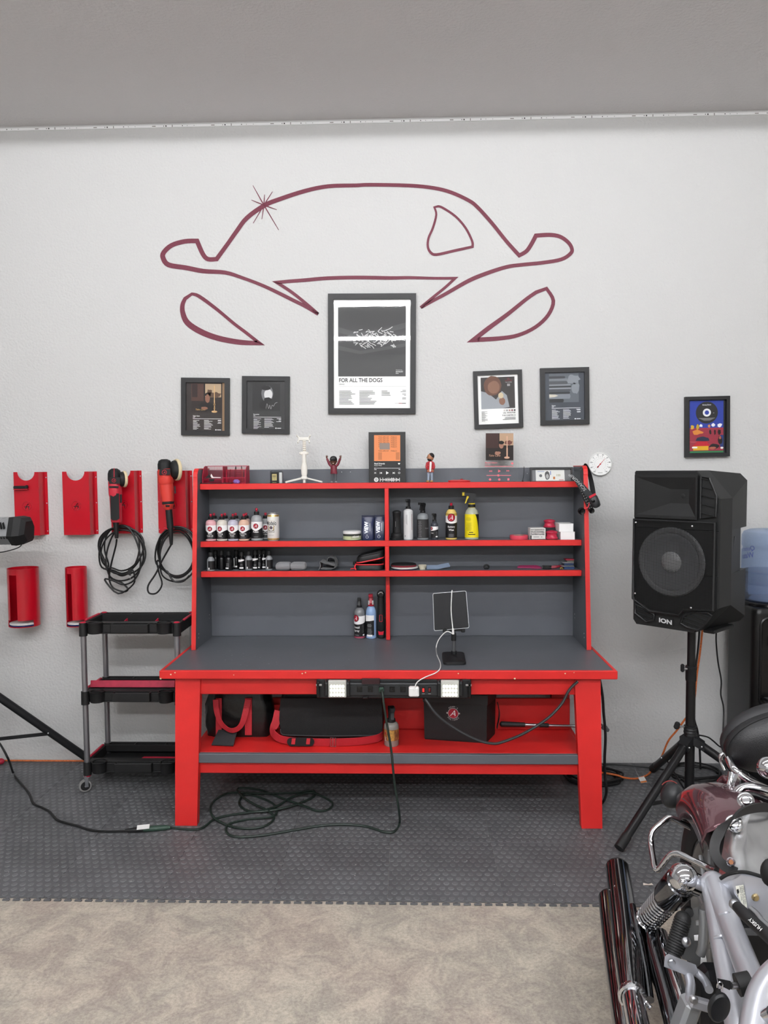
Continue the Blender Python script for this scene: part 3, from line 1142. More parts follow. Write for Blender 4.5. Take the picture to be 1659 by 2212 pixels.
def holder(label, x0, x1, ytop, ybot):
    """folded sheet-metal plate with a half-round bite in the top edge, flanges screwed to the wall"""
    a, b = P(x0, ytop, -.045), P(x1, ybot, -.045)
    w_, h_ = b.x - a.x, a.z - b.z
    cx, zb = (a.x + b.x) / 2, b.z
    t = thing('polisher_holder', label, 'tool holder', (cx, 0, zb), group='red holders in a row on the wall')
    W = w_ / 2
    r = w_ * .26
    pf = W - .022
    b_ = MB()
    # front face, with bite
    bite = [(-r * cos(radians(180 * k / 14)) , h_ - r * .98 * sin(radians(180 * k / 14)) ) for k in range(15)]
    outline = [(-pf, 0), (pf, 0), (pf, h_)] + [(-u, v) for u, v in bite] + [(-pf, h_)]
    b_.prism(outline, -.0555, -.0535, lambda u, v, d: (cx + u, d, zb + v))
    for s_ in (-1, 1):
        b_.prism([(s_ * pf, -.0555), (s_ * (pf + .008), -.004), (s_ * W, -.004), (s_ * W, -.002), (s_ * (pf + .0065), -.002), (s_ * (pf - .0015), -.054)], .0, h_ , lambda u, d, v: (cx + u, d, zb + v))
    b_.prism(bar(-pf, -.0555, pf, -.002), -.0, .002, lambda u, d, v: (cx + u, d, zb + v + .0))
    body_ = b_.build('plate', CRIMSON, t)
    lip = MB()
    lip.prism(bar(-.012, .0, .012, .022), -.0575, -.0555, lambda u, v, d: (cx + u, d, zb + v + .002))
    lip.build('tab', CRIMSON, t)
    zc = zb + h_ * .46
    holes = [rim_of(ringpoly(.0224, .0236, 8, 0, 0, 4 + 90 * k, 86 + 90 * k)) for k in range(4)]
    holes += [rim_of(stroke([(-.009, -.016), (-.003, -.003), (.004, .009), (.0085, .012), (.0105, .009)], [.004, .0045, .004, .003], res=3)),
              rim_of(stroke([(.0085, -.016), (.0095, -.004), (.0099, .0025)], .0045, res=3)),
              rim_of(stroke([(-.014, -.0035), (-.004, -.0025), (.0125, -.003)], .0042, res=3))]
    cut(body_, holes, -.060, -.050, lambda u, v, d: (cx + u, d, zc + v))
    for s_ in (-1, 1):
        for v in (.055, .5, .91):
            MB().sphere((cx + s_ * (W - .006), -.005, zb + h_ * v), (.0036, .002, .0036), 10, 6).build('screw', SCREW, t)
    return t, cx, zb, h_


hA = holder('empty red metal holder with a small black clip on its front', 22, 98, 1020, 1156)
hB = holder('empty red metal holder with nothing hung on it', 127, 206, 1019, 1155)
hC = holder('red metal holder behind the slim polisher with black grip', 231, 303, 1017, 1152)
hD = holder('red metal holder behind the long necked polisher beside the hutch', 334, 413, 1017, 1152)
# clip lying against the first holder
c = P(44, 1053, -.068)
t = thing('backing_clip', 'small black and red clip stuck on the front of a red holder', 'clip', c)
MB().box(c, (.068, .022, .017), .004).build('body', BLACKM, t)
MB().box(c + Vector((.004, .0, -.0095)), (.074, .024, .004), .001).build('red_plate', REDPL, t)
MB().box(c + Vector((.034, .0, .003)), (.010, .018, .018), .003).build('end_stop', BLACKM, t)

# ================================================================== polishers
POLR = mat('polisher_red', 'c22a3c', .45)
POLO = mat('polisher_orange_red', 'cc3a30', .45)
PAD = mat('foam_pad_cream', 'd9c9a4', .8)


def along(p0, p1, secs, nz=16, side=None, sq=2.6):
    """loft of rounded sections between two points: secs = (t, halfwidth, halfdepth)"""
    p0, p1 = Vector(p0), Vector(p1)
    d = (p1 - p0)
    dn = d.normalized()
    x_ = Vector((1, 0, 0)) if side is None else Vector(side)
    x_ = (x_ - dn * x_.dot(dn)).normalized()
    y_ = dn.cross(x_)
    rings = []
    for t_, hw, hd in secs:
        c_ = p0 + d * t_
        rg = []
        for k in range(nz):
            a = 2 * pi * k / nz
            ca, sa = cos(a), sin(a)
            rg.append(c_ + x_ * hw * (abs(ca) ** (2 / sq)) * (1 if ca >= 0 else -1) + y_ * hd * (abs(sa) ** (2 / sq)) * (1 if sa >= 0 else -1))
        rings.append(rg)
    return MB().ring_loft(rings)


# slim polisher: head up, grip and cable below
yp = -.125
p = lambda x, y: P(x, y, yp)
base = p(252, 1165)
t = thing('polisher', 'slim dark red polisher with black grip hung upright on a holder', 'polisher', base)
along(p(248, 1040), p(247, 1012), [(0, .030, .030), (.15, .032, .034), (.6, .031, .034), (.85, .026, .030), (1, .012, .018)]).build('head_cover', BLACKM, t)
along(p(250, 1075), p(248, 1040), [(0, .027, .030), (.2, .031, .034), (.55, .031, .035), (1, .031, .032)]).build('gearbox', POLR, t)
along(p(252, 1128), p(250, 1072), [(0, .025, .022), (.04, .027, .025), (.5, .028, .027), (.95, .029, .028), (1, .028, .028)]).build('grip_shell', POLR, t)
g_ = MB()
fnp = lambda x, y, d=0.0: P(x, y, yp - .0285 - d)
g_.prism([(238, 1066), (257, 1066), (258, 1120), (252, 1124), (243, 1124), (239, 1120)], 0, .003, lambda x, y, d: fnp(x, y, d))
g_.build('grip_pad', BLACKM, t)
MB().prism([(235.5, 1031), (260, 1031), (259, 1045), (236, 1045)], .0, .005, lambda x, y, d: fnp(x, y, d + .002)).build('badge_plate', BLACKM, t)
fb = lambda a, b: P(246 + a, 1038 - b, yp - .0362)
MB().flat(ringpoly(3.6, 4.4, 20), fb).build('badge_ring', REDPL, t)
MB().text('A', 6, lambda a, b: fb(a, b - 2.1), italic=.3).build('badge_letter', REDPL, t)
MB().flat([line2(0, 0, 0, 20, 1.4)], lambda a, b: P(246.5 + a, 1031 - b, yp - .0355)).build('head_stripe', REDPL, t)
MB().prism([(236, 1050), (256, 1050), (256, 1054), (236, 1054)], .002, .008, lambda x, y, d: fnp(x, y, d)).build('vent_slot', BLACKM, t)
MB().prism([(259, 1068), (263, 1068), (263, 1086), (259, 1086)], .0, .004, lambda x, y, d: P(x, y, yp - .014 - d)).build('switch', BLACKM, t)
RX = Vector((0, 0, 1)).rotation_difference(Vector((.80, .60, .0))).to_matrix()
cpad = P(264, 1035, yp + .01)
MB().lathe([(0, -.02), (.034, -.018), (.038, -.01), (.038, .002), (0, .004)], cpad, 24, RX).build('backing_plate', BLACKM, t)
MB().lathe([(0, .004), (.040, .004), (.043, .010), (.041, .017), (0, .019)], cpad, 24, RX).build('foam_pad', PAD, t)
MB().tube([p(250, 1127), p(251, 1140), p(252, 1163)], [.0165, .013, .0085], n=12, res=4).build('strain_relief', CORD, t)

# long necked polisher
p = lambda x, y: P(x, y, yp)
t = thing('polisher', 'long necked orange red polisher with round pad hung beside the hutch', 'polisher', p(370, 1178))
along(p(356, 1014), p(355, 992), [(0, .033, .036), (.5, .033, .036), (.85, .028, .030), (1, .014, .018)]).build('head_cover', BLACKM, t)
along(p(358, 1034), p(356, 1013), [(0, .037, .036), (1, .033, .036)]).build('collar_cover', POLO, t)
along(p(359, 1046), p(358, 1031), [(0, .033, .036), (.3, .039, .039), (1, .038, .039)]).build('gearbox', POLO, t)
along(p(363, 1084), p(359, 1045), [(0, .029, .029), (.5, .033, .032), (1, .034, .033)]).build('motor_body', POLO, t)
along(p(363.5, 1089), p(363, 1083), [(0, .028, .029), (1, .0285, .030)]).build('seal_band', BLACKM, t)
along(p(364.5, 1101), p(363.5, 1089), [(0, .015, .016), (.4, .023, .024), (1, .029, .029)]).build('tail_cap', POLO, t)
along(p(368, 1141), p(364.5, 1100), [(0, .016, .016), (.5, .0165, .017), (1, .0155, .016)]).build('neck', BLACKM, t)
MB().tube([p(368, 1140), p(369, 1152), p(370, 1177)], [.015, .012, .0075], n=12, res=4).build('strain_relief', CORD, t)
MB().prism([(344.5, 1013), (368, 1013), (368, 1026), (344, 1026)], .0, .006, lambda x, y, d: P(x, y, yp - .036 - d)).build('badge_plate', BLACKM, t)
fb = lambda a, b: P(355 + a, 1020.5 - b, yp - .0425)
MB().flat(ringpoly(4.4, 5.3, 20), fb).build('badge_ring', REDPL, t)
MB().text('A', 7, lambda a, b: fb(a, b - 2.4), italic=.3).build('badge_letter', REDPL, t)
MB().prism([(357, 1091), (367, 1091), (366, 1095), (358, 1095)], .0, .004, lambda x, y, d: P(x, y, yp - .025 - d)).build('speed_dial', BLACKG, t)
MB().prism([(376, 1050), (379, 1050), (380, 1066), (377, 1066)], .0, .003, lambda x, y, d: P(x, y, yp - .014 - d)).build('side_grille', BLACKM, t)
cpad = P(378, 1015, yp + .01)
MB().lathe([(0, -.03), (.03, -.028), (.046, -.012), (.05, .0), (0, .002)], cpad, 28, RX).build('backing_plate', BLACKM, t)
MB().lathe([(0, .002), (.054, .002), (.057, .010), (.054, .018), (0, .02)], cpad, 28, RX).build('foam_pad', PAD, t)


# coiled cables hung on the holder tabs
def loop(cx, cy, rx, ry, a0, a1, Y, n=14, tw=0.0, dy=0.0):
    out = []
    for k in range(n + 1):
        a = radians(a0 + (a1 - a0) * k / n)
        out.append(P(cx + rx * cos(a) + tw * sin(2 * a), cy + ry * sin(a), Y + dy * k / n))
    return out


random.seed(12)
pts = [p(252, 1165), P(250, 1180, -.11), P(240, 1220, -.09), P(236, 1250, -.08), P(245, 1270, -.075), P(268, 1278, -.07), P(276, 1272, -.07), P(262, 1258, -.066), P(238, 1246, -.062)]
y_ = -.06
for k in range(6):
    cx_, cy_ = 263 + random.uniform(-4, 4), 1190 + random.uniform(-6, 8) + (8 if k % 2 else -4)
    rx_, ry_ = 44 + random.uniform(-9, 7), 52 + random.uniform(-5, 12)
    pts += loop(cx_, cy_, rx_, ry_, 150, 510, y_, 12, random.uniform(-5, 5), -.008)[:-1]
    y_ -= .008
pts += [P(226, 1252, -.1), P(255, 1282, -.1), P(288, 1262, -.1), P(290, 1240, -.1), P(284, 1228, -.1)]
cb = thing('cable_coil', 'black cable coiled in loops below the slim polisher, its plug dangling', 'cable', P(265, 1285, -.08))
MB().tube(pts, .0046, n=6, res=4).build('cable', CORD, cb)
MB().prism([(278, 1226), (286, 1232), (282, 1244), (274, 1240)], -.09, -.11, lambda x, y, d: P(x, y, d)).build('plug', CORD, cb)
for q_ in ((277, 1245), (281, 1247)):
    MB().box(P(q_[0], q_[1], -.1), (.003, .0015, .014)).build('prong', SCREW, cb)

pts = [p(370, 1176), P(362, 1190, -.11), P(348, 1215, -.1), P(336, 1240, -.1), P(320, 1265, -.1), P(322, 1281, -.1), P(338, 1281, -.1), P(350, 1262, -.1), P(343, 1236, -.095), P(339, 1212, -.09)]
y_ = -.07
for k in range(5):
    cx_, cy_ = 384 + random.uniform(-3, 3), 1194 + random.uniform(-5, 6)
    rx_, ry_ = 40 + random.uniform(-4, 6), 52 + random.uniform(-6, 8)
    pts += loop(cx_, cy_, rx_, ry_, 160, 520, y_, 12, random.uniform(-4, 4), -.006)[:-1]
    y_ -= .006
pts += [P(362, 1235, -.1), P(375, 1255, -.1), P(395, 1256, -.1), P(409, 1243, -.09)]
cb = thing('cable_coil', 'black cable coiled in loops below the long necked polisher with one loose teardrop loop', 'cable', P(375, 1285, -.08))
MB().tube(pts, .0046, n=6, res=4).build('cable', CORD, cb)
MB().tube([P(355, 1141, -.075), P(368, 1143, -.115), P(378, 1141, -.075)], .004, n=6).build('red_tie', REDPL, cb)


# ================================================================== pad dispensers (slotted tubes)
def dispenser(label, xc, Yc, r, z0, z1, slot0, slot1, lab2):
    t = thing('pad_dispenser', label, 'dispenser', (xc, -r, z0), group=None)
    C = Vector((xc, Yc, 0))
    b = MB()
    th_ = .0022
    foot, win = .008, .036

    def shell(a0, a1, za, zb, n):
        vs, fs = [], []
        for i in range(n + 1):
            a = radians(a0 + (a1 - a0) * i / n)
            for rr_ in (r, r - th_):
                for z_ in (za, zb):
                    vs.append((C.x + rr_ * sin(a), C.y - rr_ * cos(a), z_))
        for i in range(n):
            o_, j = i * 4, (i + 1) * 4
            fs += [(o_, j, j + 1, o_ + 1), (o_ + 2, o_ + 3, j + 3, j + 2), (o_ + 1, j + 1, j + 3, o_ + 3), (o_, o_ + 2, j + 2, j)]
        fs += [(0, 1, 3, 2), (n * 4, n * 4 + 2, n * 4 + 3, n * 4 + 1)]
        b.add(vs, fs, True)
    shell(slot1, 360 + slot0, z0 + win, z1, 40)          # wall of the tube around the slot
    shell(slot0, slot1, z1 - .03, z1, 8)                 # bridge above the slot
    shell(62, 298, z0, z0 + win, 26)                     # back part behind the opening
    b.cyl((C.x, C.y, z0), (C.x, C.y, z0 + .003), r, n=40)
    bt = b.build('tube', CRIMSON, t)
    def rad(zc, a0):
        return lambda u, v, d: (C.x + (r + d) * sin(radians(a0) + u / r), C.y - (r + d) * cos(radians(a0) + u / r), zc + v)
    holes = [rim_of(ringpoly(.0155, .0170, 7, 0, 0, 6 + 90 * k, 84 + 90 * k)) for k in range(4)]
    holes += [rim_of(stroke([(-.007, -.009), (-.001, .002), (.004, .009)], .0028, res=2)), rim_of(stroke([(.006, -.009), (.0055, -.001), (.0052, .003)], .0028, res=2)), bar(-.009, -.0035, .0075, -.001)]
    cut(bt, holes, -.006, .003, rad(z1 - .055, -66))
    cut(bt, [bar(-.0015, -.07 - .021 * k, .0015, -.058 - .021 * k) for k in range(8)], -.006, .003, rad(z1 - .025, -70))
    MB().box((C.x, -.006, (z0 + z1) / 2), (.03, .012, .1)).build('wall_bracket', CRIMSON, t)
    for k, (zz, tt, cc) in enumerate(((.003, .006, '1f2a66'), (.009, .010, 'd9d9d6'))):
        pz = z0 + zz + .0005
        o = MB().lathe([(0, 0), (r - .008, 0), (r - .004, tt * .3), (r - .004, tt * .8), (r - .009, tt), (0, tt)], (C.x, C.y, pz), 28).build('pad_layer', mat('pad_' + cc, cc, .9, bump=.4, bscale=300), t)
    return t


a, b = P(15, 1222, -.1), P(82, 1351, -.1)
dispenser('wide red slotted tube dispenser with white pad at its foot', (a.x + b.x) / 2 + .004, -.094, (b.x - a.x) / 2, b.z, a.z - .012, -33, 2, '')
a, b = P(140, 1221, -.075), P(188, 1351, -.075)
dispenser('narrow red slotted tube dispenser behind the cart corner', (a.x + b.x) / 2 + .003, -.072, (b.x - a.x) / 2, b.z, a.z - .010, -33, -2, '')

# ================================================================== three-tier utility cart
CARTB = mat('cart_black_plastic', '161617', .5, bump=.06, bscale=400)
ALU = mat('anodised_tube', '9a9a9e', .38, metal=.85)
CARTR = mat('cart_red_plastic', 'b01c38', .45)
yf_, yb_ = -.40, -.14
xl_, xr_ = P(184, 1500, yf_).x, -1.113
cart = thing('utility_cart', 'black plastic three tier utility cart with silver posts beside the workbench', 'cart', ((xl_ + xr_) / 2, (yf_ + yb_) / 2, 0))
xc_, yc_ = (xl_ + xr_) / 2, (yf_ + yb_) / 2
W_, D_ = xr_ - xl_, yb_ - yf_
ztray = [P(182, y, yf_).z for y in (1346, 1494, 1646)]      # rim heights


def tray(zr, k):
    """open tray: rim walls, floor, round cup wells and a boxy pocket along the front, post sockets"""
    h = .052
    b = MB()
    x0, x1, y0, y1 = xl_ - .012, xr_ + .012, yf_ + .01, yb_ + .022
    b.box(((x0 + x1) / 2, (y0 + y1) / 2, zr - h), (x1 - x0, y1 - y0, .006), .002)
    b.box((x0 + .006, (y0 + y1) / 2, zr - h / 2), (.012, y1 - y0, h), .003)
    b.box((x1 - .006, (y0 + y1) / 2, zr - h / 2), (.012, y1 - y0, h), .003)
    b.box(((x0 + x1) / 2, y1 - .005, zr - h / 2), (x1 - x0, .010, h), .003)
    b.box(((x0 + x1) / 2, y1 - .045, zr - h * .35), (x1 - x0, .006, h * .7), .002)
    for fx in (.33, .66):
        b.box((x0 + (x1 - x0) * fx, y1 - .025, zr - h * .3), (.006, .04, h * .6))
    b.box(((x0 + x1) / 2, y0 + .004, zr - h * .55), (x1 - x0, .008, h * .8), .003)
    b.box(((x0 + x1) / 2, y0 + .05, zr - h * .4), (x1 - x0, .006, h * .6), .002)
    b.box(((x0 + x1) / 2, y0 + .027, zr - .004), (x1 - x0 - .02, .046, .004), .001)
    tr = b.build('tray', CARTB, cart)
    for px in (xl_ + .058, xr_ - .062):
        MB().lathe([(.030, -.046), (.0325, -.046), (.0355, .004), (.0365, .006), (.033, .007), (.0295, -.04), (0, -.042)], (px, y0 - .006, zr - .004), 24).build('cup_holder', CARTB, tr)
    pk = MB()
    px0, px1 = xl_ + W_ * .30, xl_ + W_ * .70
    pk.box(((px0 + px1) / 2, y0 - .020, zr - .026), (px1 - px0, .006, .042), .002)
    pk.box((px0 + .003, y0 - .008, zr - .026), (.006, .026, .042))
    pk.box((px1 - .003, y0 - .008, zr - .026), (.006, .026, .042))
    pk.box(((px0 + px1) / 2, y0 - .008, zr - .045), (px1 - px0, .026, .005))
    pk.build('pocket', CARTB, tr)
    for sx, sy in ((xl_, yf_), (xr_, yf_), (xl_, yb_), (xr_, yb_)):
        MB().cyl((sx, sy, zr - .062), (sx, sy, zr + .002), .0195, .0185, n=16).build('post_socket', CARTB, tr)
        if k == 0:
            MB().lathe([(0, .006), (.011, .005), (.0145, .002), (.0145, 0)], (sx, sy, zr + .001), 16).build('red_cap', CARTR, tr)
    # red side grips
    for sx in (x0 - .002, x1 + .002):
        if k != 1 or sx < xc_:
            MB().box((sx, yc_ + .02, zr + .002), (.014, D_ * .62, .009), .003).build('side_grip', CARTR, tr)
    if k == 0:
        for fx in (.28, .62):
            xx = xl_ + W_ * fx
            MB().prism([(yf_ + .06, -.05), (yf_ + .14, -.05), (yf_ + .14, -.004), (yf_ + .07, -.03)], xx, xx + .004, lambda a, z, d: (d + (a - yf_) * .25, a, zr + z)).build('red_divider', CARTR, tr)
    return tr


trays = [tray(z, k) for k, z in enumerate(ztray)]
for sx, sy in ((xl_, yf_), (xr_, yf_), (xl_, yb_), (xr_, yb_)):
    for za, zb in ((ztray[1] + .002, ztray[0] - .06), (ztray[2] + .002, ztray[1] - .06)):
        MB().cyl((sx, sy, za), (sx, sy, zb), .0135, n=16).build('post', ALU, cart)
GREYR = mat('caster_tyre', '7d7c7b', .6)
for i, (sx, sy) in enumerate(((xl_, yf_), (xr_, yf_), (xl_, yb_), (xr_, yb_))):
    zt_ = ztray[2] - .062
    a = radians((28, 200, 60, 120)[i])
    off = Vector((-cos(a), -sin(a), 0)) * .012
    c_ = MB()
    c_.cyl((sx, sy, zt_ - .008), (sx, sy, zt_), .0115, n=14)
    cs = c_.build('caster', SCREW, cart)
    MB().lathe([(0, zt_ + .004), (.016, zt_ + .004), (.0165, zt_ - .004), (.014, zt_ - .009), (0, zt_ - .009)], (sx, sy, 0), 16).build('red_collar', CARTR, cs)
    r_ = .030
    wc = Vector((sx, sy, r_ + .0014)) + off
    ax = Vector((-sin(a), cos(a), 0))
    for s_ in (-1, 1):
        MB().box(wc + ax * (s_ * .013) + Vector((0, 0, (zt_ - .008 - r_) / 2 )) - off * .5, (.016, .0025, zt_ - .010 - r_ + .012), .001, Matrix.Rotation(a, 3, 'Z')).build('fork', STEEL, cs)
    MB().box(Vector((sx, sy, zt_ - .011)) + off * .5, (.024, .029, .004), .001, Matrix.Rotation(a, 3, 'Z')).build('fork_plate', STEEL, cs)
    Rw = Vector((0, 0, 1)).rotation_difference(ax).to_matrix()
    wb = MB()
    wb.lathe([(r_ - .008, -.010), (r_ - .002, -.0095), (r_, -.006), (r_, .006), (r_ - .002, .0095), (r_ - .008, .010), (r_ - .008, -.010)], wc, 24, Rw)
    wb.build('tyre', GREYR, cs)
    MB().lathe([(0, -.008), (r_ - .008, -.009), (r_ - .008, .009), (0, .008)], wc, 20, Rw).build('hub', BLACKM, cs)
    MB().cyl(wc - ax * .016, wc + ax * .016, .004, n=8).build('axle_bolt', SCREW, cs)

# loose red panels on the lower two tiers
a, b = P(196, 1488, yf_ + .055), P(378, 1473, yf_ + .055)
MBp = MB().box(((a.x + b.x) / 2, yf_ + .056, ztray[1] + .0225), (b.x - a.x, .01, .034), .002, Matrix.Rotation(radians(-14), 3, 'X'))
tag(MBp.build('plastic_strip', mat('dusty_red_plastic', 'a0253e', .5, var=.12, vscale=30)), 'dusty dark red plastic strip standing on the middle tier of the cart', 'plastic strip')
a = PZ(277, 1633, ztray[2] - .047)
b_ = MB()
zz = ztray[2] - .0485
b_.prism([(-1.375, -.325), (-1.15, -.325), (-1.165, -.215), (-1.355, -.215)], zz, zz + .006, lambda u, v, d: (u, v, d))
tag(b_.build('plastic_tray_liner', CARTR), 'flat red plastic liner lying in the bottom tier of the cart', 'tray liner')

# ================================================================== work light on a tripod (partly out of the frame)
wl_y = -.46
wl = thing('work_light', 'silver and black work light head on a black folding tripod by the wall', 'work light', P(-70, 1640, -.38))
SIL = mat('silver_housing', 'a9abad', .35, metal=.7)
p0, p1 = P(-150, 1143, wl_y), P(33, 1146, wl_y)


def hexring(c, s, d):
    return [c + Vector((d, u * s, v * s)) for u, v in ((-.045, .062), (.045, .062), (.07, .02), (.06, -.055), (-.03, -.064), (-.075, -.02))]


x0, x1 = p0.x, p1.x
cz = p1.z
MB().ring_loft([hexring(Vector((x0, wl_y, cz)), 1, 0), hexring(Vector((x1, wl_y, cz)), 1, 0)], smooth=False).build('housing', SIL, wl)
MB().ring_loft([hexring(Vector((x1, wl_y, cz)), 1.05, -.004), hexring(Vector((x1, wl_y, cz)), 1.08, .02), hexring(Vector((x1, wl_y, cz)), .98, .052), hexring(Vector((x1, wl_y, cz)), .7, .068)], smooth=False).build('end_cap', BLACKM, wl)
gr = MB()
n_ = Vector((0, -.082, -.045)).normalized()
for row, zz in ((0, .028), (1, -.018)):
    for k in range(3):
        c_ = Vector((x1 - .016 - .013 * k - row * -.01, wl_y - .0605 - (.012 if row == 0 else .002), cz + zz))
        gr = MB().box(c_, (.0045, .012, .032), .001, Matrix.Rotation(radians(-25 if row else 20), 3, 'X'))
        gr.build('vent_slot', BLACKM, wl)
MB().flat([bar(-.20, -.040, -.062, .012)], lambda u, v: (x1 + u, wl_y - .0765 + (.008 if v < 0 else 0), cz + v)).build('lens', mat('lamp_lens', 'f0f0ee', .15, metal=.3), wl)
wg = MB()
MB().tube([P(12, 1118, wl_y - .06), P(0, 1122, wl_y - .09), P(-12, 1140, wl_y - .11), P(-20, 1170, wl_y - .1)], .002, n=6).build('guard_wire', SCREW, wl)
MB().tube([P(48, 1168, wl_y), P(44, 1180, wl_y - .02), P(25, 1188, wl_y - .02), P(0, 1193, wl_y - .02), P(-30, 1193, wl_y - .02)], .0025, n=6).build('lead', CORD, wl)
apex = P(-75, 1455, -.42)
MB().cyl((apex.x, apex.y, .12), (apex.x, apex.y, cz - .06), .016, n=12).build('pole', BLACKP, wl)
ft = PZ(230, 1676, .018)
ft = Vector((ft.x, ft.y, .02))
foot = P(218, 1658, -.062)
MB().cyl(apex, foot, .0195, n=14).build('leg', BLACKP, wl)
MB().cyl(apex, (apex.x - .45, apex.y + .2, .02), .0195, n=14).build('leg', BLACKP, wl)
MB().cyl(apex, (apex.x - .1, apex.y - .55, .02), .0195, n=14).build('leg', BLACKP, wl)
for q_ in (P(103, 1585, -.208), Vector((apex.x - .25, apex.y + .11, apex.z * .45)), Vector((apex.x - .055, apex.y - .3, apex.z * .46))):
    s_ = P(-75, 1604, -.42)
    MB().box((s_ + q_) / 2, ((q_ - s_).length, .005, .018), .001, Vector((1, 0, 0)).rotation_difference(q_ - s_).to_matrix()).build('brace', BLACKP, wl)
MB().sphere(P(104, 1584, -.228), .0045, 10, 6).build('rivet', SCREW, wl)

# small red capped foot at the wall
c_ = P(-3, 1645, -.07)
t = thing('stand_foot', 'small red and black rubber capped foot of a stand at the wall base', 'stand foot', (c_.x, c_.y, 0))
MB().cyl((c_.x - .12, c_.y, .05), (c_.x + .005, c_.y, .017), .014, n=12).build('tube_end', BLACKP, t)
MB().sphere((c_.x + .012, c_.y, .018), (.02, .016, .016), 12, 8).build('red_cap', CARTR, t)

# orange rope along the wall base
OR = mat('orange_cord', 'c96a35', .55, var=.25, vscale=120)
pts = [P(-60, 1642, -.03), P(0, 1642, -.03), P(60, 1643.5, -.03), P(120, 1644, -.03), P(200, 1646, -.03), P(300, 1647, -.03)]
pts = [Vector((q_.x, -.028, .0062)) for q_ in pts]
tag(MB().tube(pts, .0045, n=6, res=4).build('orange_rope', OR), 'thin orange rope lying along the foot of the wall behind the cart', 'rope')

# black power cord across the mat with its plug joined to the green cord
lead = thing('work_light_cable', 'black power cable running across the mat from the work light to a plug', 'cord', PZ(140, 1740, 0))
zc = .0068
pts = [P(-8, 1597, -.42), P(3, 1612, -.47), P(18, 1640, -.53)] + [PZ(x, y, zc) for x, y in ((28, 1668), (36, 1682), (62, 1712), (72, 1735), (92, 1745), (108, 1754), (122, 1770), (140, 1777), (170, 1785), (195, 1793), (230, 1796), (272, 1795))]
MB().tube(pts, .0052, n=7, res=5).build('cable', CORD, lead)
a, b = PZ(270, 1794, .0125), PZ(313, 1791, .0125)
along(a, b, [(0, .006, .006), (.25, .010, .008), (.6, .012, .0095), (1, .012, .0095)], 12, side=(0, 1, 0)).build('connector', CORD, lead)
mid = a.lerp(b, .78)
lb = MB().box(mid + Vector((.012, 0, .011)), (.052, .026, .0008), 0, Matrix.Rotation(radians(14), 3, 'Z') @ Matrix.Rotation(radians(18), 3, 'X'))
lb.build('paper_tag', WHITE, lead)

GRN = mat('green_cord', '1d2a24', .5)
GRN2 = mat('green_plug', '2c4338', .5)
ext = thing('extension_cord', 'dark green extension cord hanging from the power strip and coiled on the mat below', 'cord', PZ(640, 1740, 0))
g = lambda x, y: PZ(x, y, .0068)
g2 = lambda x, y: PZ(x, y, .013)
pts = [P(824, 1492, -.765), P(826, 1497, -.79), P(829, 1520, -.80), P(835, 1560, -.80), P(845, 1620, -.80), P(852, 1690, -.80), P(861, 1745, -.80)]
pts += [g(863, 1778), g(852, 1796), g(830, 1797), g(790, 1785), g(740, 1781), g(690, 1784), g(630, 1794), g(570, 1804), g(520, 1808), g(495, 1803), g(488, 1790), g(500, 1778), g(540, 1769),
        g2(588, 1764), g(598, 1750), g(588, 1735), g(560, 1722), g(530, 1716), g(518, 1728), g(520, 1742), g2(545, 1753), g2(590, 1750), g2(640, 1738), g(678, 1720), g(676, 1708), g(640, 1712),
        g2(560, 1714), g(500, 1712), g(470, 1724), g(455, 1742), g2(460, 1764), g(490, 1782), g(530, 1790), g(570, 1785), g(592, 1768), g2(580, 1752), g2(545, 1735), g2(520, 1717), g(515, 1703), g(560, 1706),
        g2(620, 1728), g2(660, 1742), g(688, 1752), g(712, 1747), g(718, 1735), g(700, 1722), g2(670, 1712), g2(630, 1722), g2(600, 1740), g2(560, 1752), g(500, 1760), g(462, 1770), g(444, 1784), g(428, 1791), g(400, 1791), g(366, 1787)]
MB().tube(pts, .0052, n=7, res=5).build('cable', GRN, ext)
a, b = PZ(368, 1787, .0125), PZ(310, 1791, .0125)
along(a, b, [(0, .006, .006), (.2, .012, .010), (.8, .013, .0105), (1, .013, .0105)], 12, side=(0, 1, 0)).build('plug', GRN2, ext)

# ================================================================== bottles
def root_at(name, label, cat, px, Y, z, group=None, py=1100):
    return thing(name, label, cat, (P(px, py, Y).x, Y, z), 0, group)


EMBR = mat('emblem_red', 'a3182c', .5)
LABK = mat('label_black', '161517', .4)
LABW = mat('label_white', 'eeecec', .45)
NOZ = mat('nozzle_red', 'a81c34', .35)


def emblem(t, R, zc, r, a0):
    f0, f1, f2 = wrapper(R + .0009, zc, a0), wrapper(R + .0013, zc, a0), wrapper(R + .0017, zc, a0)
    o = MB().flat(wdisc(r), f0).build('emblem', LABK, t, False)
    MB().flat(wdisc(r * .88), f1).build('emblem_disc', EMBR, o, False)
    MB().text('A', r * 1.5, lambda a, b: f2(a - r * .1, b - r * .5), italic=.35).build('emblem_letter', LABW, o, False)
    return o


def small_lines(t, R, zc, a0, w_, n, dz, th_, mt, seed=1):
    random.seed(seed)
    b = MB()
    f = wrapper(R + .0006, zc, a0)
    for k in range(n):
        L = w_ * random.uniform(.6, 1) / 2
        m_ = 4
        for j in range(m_):
            b.flat([bar(-L + 2 * L * j / m_, -dz * k, -L + 2 * L * (j + 1) / m_, -dz * k + th_)], f)
    return b.build('small_print', mt, t, False, kind='stuff')


